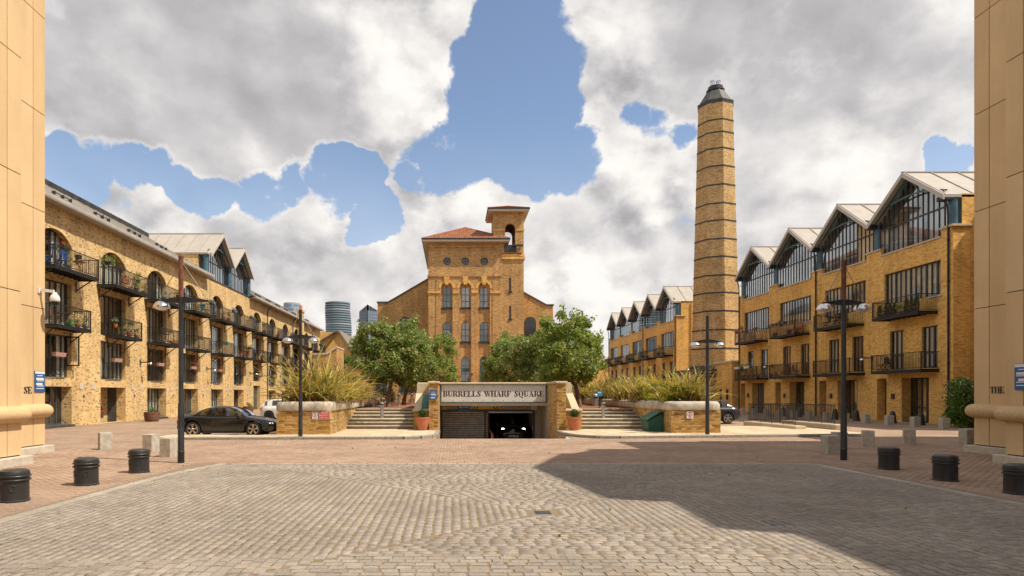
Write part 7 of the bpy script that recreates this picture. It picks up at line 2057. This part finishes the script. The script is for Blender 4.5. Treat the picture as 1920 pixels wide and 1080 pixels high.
def chair(label, p, mt, rz=0.0, s=1.0, group='balcony chairs'):
    th = thing('garden_chair', label, 'chair', p, group, rz)
    b = MB(); b.cbox(-.22, .22, -.22, .22, .43, .46, .01); part(b, 'seat', mt, th, local=True)
    b = MB()
    for k in range(5): b.box(-.20 + k * .09, -.16 + k * .09, .20, .225, .52, .9)
    b.box(-.22, .22, .195, .23, .86, .92); b.box(-.22, .22, .195, .23, .50, .54); part(b, 'backrest', mt, th, local=True)
    for sx in (-1, 1):
        b = MB(); b.beam((sx * .2, -.24, 0), (sx * .2, .2, .5), .03, .03); part(b, 'leg', mt, th, local=True)
        b = MB(); b.beam((sx * .2, .26, 0), (sx * .2, -.2, .44), .03, .03); part(b, 'leg', mt, th, local=True)
        b = MB(); b.beam((sx * .2, .2, .44), (sx * .2, .215, .9), .03, .03); part(b, 'back_post', mt, th, local=True)
    return th
def table(label, p, mt, r=.33, group='balcony tables'):
    th = thing('bistro_table', label, 'table', p, group)
    b = MB(); b.lathe([(r, .70), (r, .73), (.01, .735)], p, 18); part(b, 'tabletop', mt, th)
    for k in range(3):
        t = 2 * PI * k / 3; b = MB(); b.beam((p[0] + r * .8 * math.cos(t), p[1] + r * .8 * math.sin(t), p[2]), (p[0] - r * .5 * math.cos(t), p[1] - r * .5 * math.sin(t), p[2] + .70), .025, .025); part(b, 'leg', mt, th)
    return th
B0 = BAYS
# top-floor balconies of the left block
LT = 8.46; LM = 5.46
chair('blue folding chair on the nearest top left balcony, closer to the stone tower', TL(32.9, .7, LT), 'plastic_blue', R(-60))
chair('blue folding chair on the nearest top balcony of the left block, nearer the plants', TL(33.9, .75, LT), 'plastic_blue', R(-110))
potted('tall leafy plant in a dark pot on the nearest top balcony of the left block', TL(34.5, .8, LT), .16, .3, 'frame_grey', fh=.8, fr=.28, n=130)
table('orange red bistro table on the nearest top balcony of the left block', TL(35.6, .75, LT), 'petal_orange')
boxplant('dark flower box with red blooms fixed under the first arch of the left block', TL, 35.3, .14, 9.75, .5, 'frame_dark', flower='petal_red')
boxplant('small dark empty box fixed to the brick pier right of the first arch', TL, 36.6, .13, 9.55, .35, 'frame_dark', None)
potted('big trailing green plant high on the second arch of the left block', TL(39.3, .35, 9.75), .2, .2, 'frame_dark', 'tree_leaf_bright', .3, .5, n=260)
boxplant('wooden box of bright pink flowers on the second top balcony of the left block', TL, 40.1, 1.0, 8.75, .9, 'terracotta', flower='petal_pink', fh=.2)
potted('round clipped tree on the pier right of the second arch', TL(43.2, .3, 9.3), .14, .2, 'frame_dark', 'bush_leaf', .4, .3, n=160)
potted('spiky light green plant at the railing of the second top balcony of the left block', TL(41.6, .95, LT), .16, .25, 'frame_grey', 'tree_leaf_bright', .5, .3, n=140)
potted('yellow flowering pot in the corner of the second top balcony of the left block', TL(42.6, .95, LT), .16, .22, 'terracotta', 'tree_leaf_bright', .35, .25, 'petal_yellow')
potted('white and green potted flowers on the third top balcony of the left block', TL(45.6, .95, LT), .16, .25, 'teal_box', 'bush_leaf', .45, .25, 'petal_white')
potted('yellow green shrub in a pot on the third top balcony of the left block', TL(48.3, .8, LT + .6), .15, .22, 'frame_dark', 'tree_leaf_bright', .3, .25)
chair('white chair on the third top balcony of the left block', TL(46.7, .7, LT), 'camera_white', R(200))
chair('turquoise folding chair on the fourth top balcony of the left block, left of its table', TL(52.2, .8, LT), 'teal_box', R(-80))
table('turquoise bistro table on the fourth top balcony of the left block', TL(53.0, .75, LT), 'teal_box')
chair('turquoise folding chair on the fourth top balcony of the left block, right of its table', TL(53.8, .8, LT), 'teal_box', R(90))
potted('white-flowering pot at the far corner of the fourth top balcony on the left', TL(54.4, 1.0, LT + .9), .15, .2, 'frame_dark', flower='petal_white')
potted('orange flower pot on the fifth top balcony of the left block', TL(57.6, .9, LT), .18, .3, 'terracotta', flower='petal_orange')
potted('second orange flower pot on the fifth top balcony of the left block, with taller leaves', TL(58.8, .95, LT), .18, .3, 'terracotta', fh=.6)
boxplant('grey box with lilac flowers on the railing of the fifth top balcony', TL, 59.8, 1.12, LT + .95, .7, 'frame_grey', flower='petal_lilac')
boxplant('long dark box on the railing of the sixth top balcony of the left block', TL, 65.0, 1.12, LT + .95, .9, 'frame_dark')
potted('leafy climber in a pot on the seventh top balcony of the left block', TL(70.2, .9, LT), .2, .3, 'frame_dark', fh=.9, fr=.3, n=150)
potted('orange pot with red flowers on the eighth top balcony of the left block', TL(75.6, .9, LT), .22, .35, 'terracotta', flower='petal_red')
potted('terracotta pot with a bushy plant on the far top balcony above the gabled house', TL(93.5, 1.0, LT + .8), .25, .4, 'terracotta', fh=.7, fr=.35, n=140)
potted('bright red flowers in a pot on the last top balcony of the left block', TL(99.5, 1.0, LT + .8), .25, .35, 'frame_dark', flower='petal_red', fr=.35)
# second-floor balconies
chair('wooden deck chair on the nearest middle balcony of the left block', TL(33.6, .65, LM), 'wood', R(120))
table('wooden table on the nearest middle balcony of the left block', TL(34.5, .6, LM), 'wood', .4)
potted('bright green plastic tub on the nearest middle balcony of the left block', TL(34.4, .95, LM), .22, .16, 'plastic_green', fh=.2)
potted('terracotta pot with pale leaves on the nearest middle balcony of the left block', TL(35.2, .9, LM), .14, .22, 'terracotta', 'tree_leaf_bright')
potted('grey pot with grass at the corner of the nearest middle balcony of the left block', TL(35.9, .9, LM), .14, .24, 'galv', fh=.5)
potted('tall green plant in a terracotta pot on the second middle balcony of the left block', TL(41.0, .8, LM), .18, .32, 'terracotta', 'tree_leaf_bright', .95, .3, n=190)
potted('yellow flowers in a terracotta pot on the second middle balcony of the left block', TL(40.2, .85, LM), .14, .22, 'terracotta', flower='petal_yellow')
potted('white flowers at the railing of the second middle balcony of the left block', TL(39.9, .5, LM + .5), .12, .22, 'petal_orange', flower='petal_white')
potted('red flower pot on the second middle balcony of the left block, near the corner', TL(41.8, .85, LM), .14, .22, 'terracotta', flower='petal_red')
boxplant('long terracotta trough of green seedlings on the third middle balcony of the left block', TL, 47.6, .9, LM + .02, 1.6, 'terracotta', fh=.12, n=120)
potted('pink and white flowers on the third middle balcony of the left block', TL(45.6, .9, LM), .14, .22, 'petal_lilac', flower='petal_pink')
table('wire bistro table on the third middle balcony of the left block', TL(46.6, .6, LM), 'railing_black')
boxplant('pale green box hung on the fifth middle balcony of the left block', TL, 58.4, 1.1, LM + .85, .9, 'teal_box', None)
boxplant('dark box of green plants on the railing of the sixth bay of the left block', TL, 64.6, 1.1, LM + .85, .9, 'frame_dark', fh=.3)
potted('tall orange jar on the balcony of the sixth bay of the left block, left one', TL(63.6, .8, LM), .2, .7, 'terracotta', fh=.1, fr=.1, n=30)
potted('tall orange jar on the balcony of the sixth bay of the left block, right one', TL(64.6, .8, LM), .2, .7, 'terracotta', fh=.2, fr=.12, n=40)
balcony(LB, TL, 62.9, 66.3, LM - .01, 1.05)
potted('red bucket of flowers on the seventh middle balcony of the left block', TL(69.3, .9, LM), .2, .35, 'plastic_red', flower='petal_white')
chair('pale pink chair on the seventh middle balcony of the left block', TL(70.5, .7, LM), 'box_pink', R(180))
potted('red flowers on the ninth middle balcony of the left block', TL(82.4, .9, LM), .22, .3, 'frame_dark', flower='petal_red', fr=.35)
# boxes on the first-floor guards
for i, mt, fl, lb in ((0, 'box_pink', None, 'empty pink box on the first-floor window guard nearest the stone tower'), (1, 'box_pink', None, 'pink box of green plants over the open car port'), (2, 'box_pink', None, 'empty pink box above the barrel planter'), (3, 'box_pink', 'petal_orange', 'pink box with a reddish hanging plant behind the rusty lamp post'), (4, 'terracotta', None, 'terracotta box on the guard above the second car port'), (6, 'box_pink', None, 'small pink box on the guard of the seventh bay'), (7, 'box_pink', 'petal_red', 'box of red and white flowers on the guard of the eighth bay')):
    boxplant(lb, TL, B0[i] + 1.4, .28, 3.85, .95, mt, 'bush_leaf' if i in (1, 7) else ('dry_litter' if i == 3 else None), fl, .3 if i == 3 else .14, group='boxes on the first-floor window guards')
# right block balconies
GR = 'pots on the right block balconies'
RT_, RM = 6.79, 3.31
for k, u in enumerate((42.0, 41.4, 41.0, 40.6, 39.5, 39.1, 38.7)):
    lbs = ['small conifer at the far end of the nearest top right balcony', 'second dark conifer from the far end of the nearest top balcony of the right block', 'third dark conifer from the far end of the nearest top balcony of the right block', 'fourth dark conifer, by the gap on the nearest top balcony of the right block', 'tall conifer just past the terracotta pots of the nearest top balcony of the right block', 'bushy tall conifer second from the near end of the nearest top right balcony', 'tall conifer at the near end of the nearest top balcony of the right block']
    potted(lbs[k], TR(u, .95, RT_), .15, .26, 'frame_dark', 'topiary_leaf' if k != 5 else 'bush_leaf', .6 + .1 * (k > 3), .2, group=GR, n=300, cone=True)
potted('terracotta pot of green leaves on the nearest top balcony of the right block', TR(40.1, .95, RT_), .14, .2, 'terracotta', 'tree_leaf_bright', group=GR)
potted('red pot with a small plant on the nearest top balcony of the right block', TR(39.8, .9, RT_), .12, .2, 'plastic_red', group=GR)
potted('slender pale sapling at the far end of the nearest top balcony of the right block', TR(42.1, .7, RT_), .13, .2, 'frame_dark', 'tree_leaf_bright', 1.3, .22, group=GR, n=50)
table('dark table on the second top balcony of the right block', TR(47.4, .6, RT_), 'railing_black', .55)
for k, (u, rz) in enumerate(((46.3, 90), (47.2, 180), (48.5, -90))):
    chair(f'dark chair {["left of", "behind", "right of"][2 - k]} the table on the second top balcony of the right block', TR(u, .65, RT_), 'railing_black', R(rz))
for k in range(4):
    boxplant(f'grey box on the third top railing of the right block, {["nearest", "second", "third", "farthest"][k]} of four', TR, 53.7 + .62 * k, 1.22, RT_ + .88, .42, 'frame_grey', 'dry_litter' if k in (1, ) else None, group=GR)
th = thing('garden_bench', 'red wooden bench on the third top balcony of the right block', 'bench', TR(53.1, .45, RT_))
b = MB(TR); b.box(52.5, 53.9, .25, .65, .42 + RT_, .46 + RT_); part(b, 'seat', 'terracotta', th)
for z in (.55, .68, .81): b = MB(TR); b.box(52.5, 53.9, .2, .24, RT_ + z, RT_ + z + .08); part(b, 'back_slat', 'terracotta', th)
for u in (52.5, 53.84):
    for d in (.22, .6): b = MB(TR); b.box(u, u + .06, d, d + .06, RT_, RT_ + (.9 if d < .3 else .42)); part(b, 'leg', 'terracotta', th)
potted('glossy red pot on the third top balcony of the right block, beside the bench', TR(53.3, .95, RT_), .22, .32, 'plastic_red', group=GR, n=30, fh=.1)
potted('terracotta pot at the near end of the third top balcony of the right block', TR(52.3, .95, RT_), .2, .3, 'terracotta', group=GR, n=30, fh=.12)
potted('dark red pot at the far end of the third top balcony of the right block', TR(55.6, .95, RT_), .22, .3, 'plastic_red', group=GR, n=30, fh=.1)
chair('silver chair on the farthest top balcony of the near right block, nearer the chimney', TR(62.2, .75, RT_), 'galv', R(-70)); chair('silver chair on the farthest top balcony of the near right block, beside the window', TR(60.2, .75, RT_), 'galv', R(100))
potted('pink pot on the railing of the farthest top balcony of the near right block', TR(62.8, 1.15, RT_ + .9), .18, .25, 'petal_pink', group=GR, n=30, fh=.08)
potted('pale pink pot with pink flowers on the top railing nearest the chimney', TR(61.6, 1.15, RT_ + .9), .18, .25, 'box_pink', flower='petal_pink', group=GR)
boxplant('brown box on the railing of the farthest top balcony of the near right block', TR, 58.9, 1.15, RT_ + .9, .7, 'barrel_wood', None, group=GR)
table('small dark table on the nearest lower balcony of the right block', TR(41.6, .55, RM), 'railing_black'); chair('dark chair on the nearest lower balcony of the right block', TR(42.2, .6, RM), 'railing_black', R(-90))
chair('wooden chair on the third lower balcony of the right block, left of its table', TR(54.9, .55, RM), 'wood', R(-80)); table('dark wooden table on the third lower balcony of the right block', TR(54.0, .55, RM), 'wood', .4); chair('wooden chair on the third lower balcony of the right block, right of its table', TR(53.0, .55, RM), 'wood', R(80))
potted('blue pot on the third lower balcony of the right block', TR(56.4, .9, RM), .22, .28, 'plastic_blue', group=GR, n=20, fh=.08); potted('orange pot on the third lower balcony of the right block', TR(55.7, .9, RM), .2, .3, 'petal_orange', group=GR, n=20, fh=.08)
lab4 = ['nearest', 'second', 'third', 'fourth', 'farthest']
for k, u in enumerate((59.0, 60.0, 61.0, 61.9, 62.8)):
    potted(f'{lab4[k]} of the leafy red pots on the lower balcony by the annexe', TR(u, .85, RM), .2, .34, 'terracotta', 'bush_leaf' if k % 2 else 'tree_leaf_bright', .6, .35, group=GR, n=170)
for k, u in enumerate((60.6, 62.6)):
    boxplant(['trailing plant in a white box on the lower railing by the annexe, nearer one', 'trailing plant in a white box on the lower railing by the annexe, farther one'][k], TR, u, 1.12, RM + .92, .9, 'camera_white', 'tree_leaf_bright', 'petal_white' if k == 0 else None, .25, group=GR, n=160)
potted('round bushy tree at the chimney end of the lower balcony of the right block', TR(63.0, .5, RM + .7), .16, .25, 'frame_dark', 'topiary_leaf', .4, .4, group=GR, n=240)
# far right block: pots seen as dark and green lumps
for i in range(5):
    y = 80.4 + 6.87 * i
    potted(f'{lab4[i]} bushy pot on the upper balconies of the far right block', TFB(y + 2.2, .9, RT_), .25, .35, 'frame_dark', 'bush_leaf', .7, .4, 'petal_red' if i in (1, 3) else None, group='pots on the far right block', n=120)
    potted(f'{lab4[i]} dark pot with tall leaves on the upper balconies of the far right block', TFB(y + 4.0, .9, RT_), .25, .45, 'black_iron', 'topiary_leaf', .9, .3, group='pots on the far right block', n=120)
# a few fallen leaves on the setts
RNG = np.random.default_rng(77)
b = MB(); leaf_cloud(b, [(random.uniform(-10, 9), random.uniform(7, 25), .022) for _ in range(60)], .02, 1, .07, flat=.1)
lv = part(b, 'fallen_leaves', 'tree_leaf_bright', None); lv['kind'] = 'stuff'; tag(lv, 'scattered small leaves lying on the paving', 'leaves')
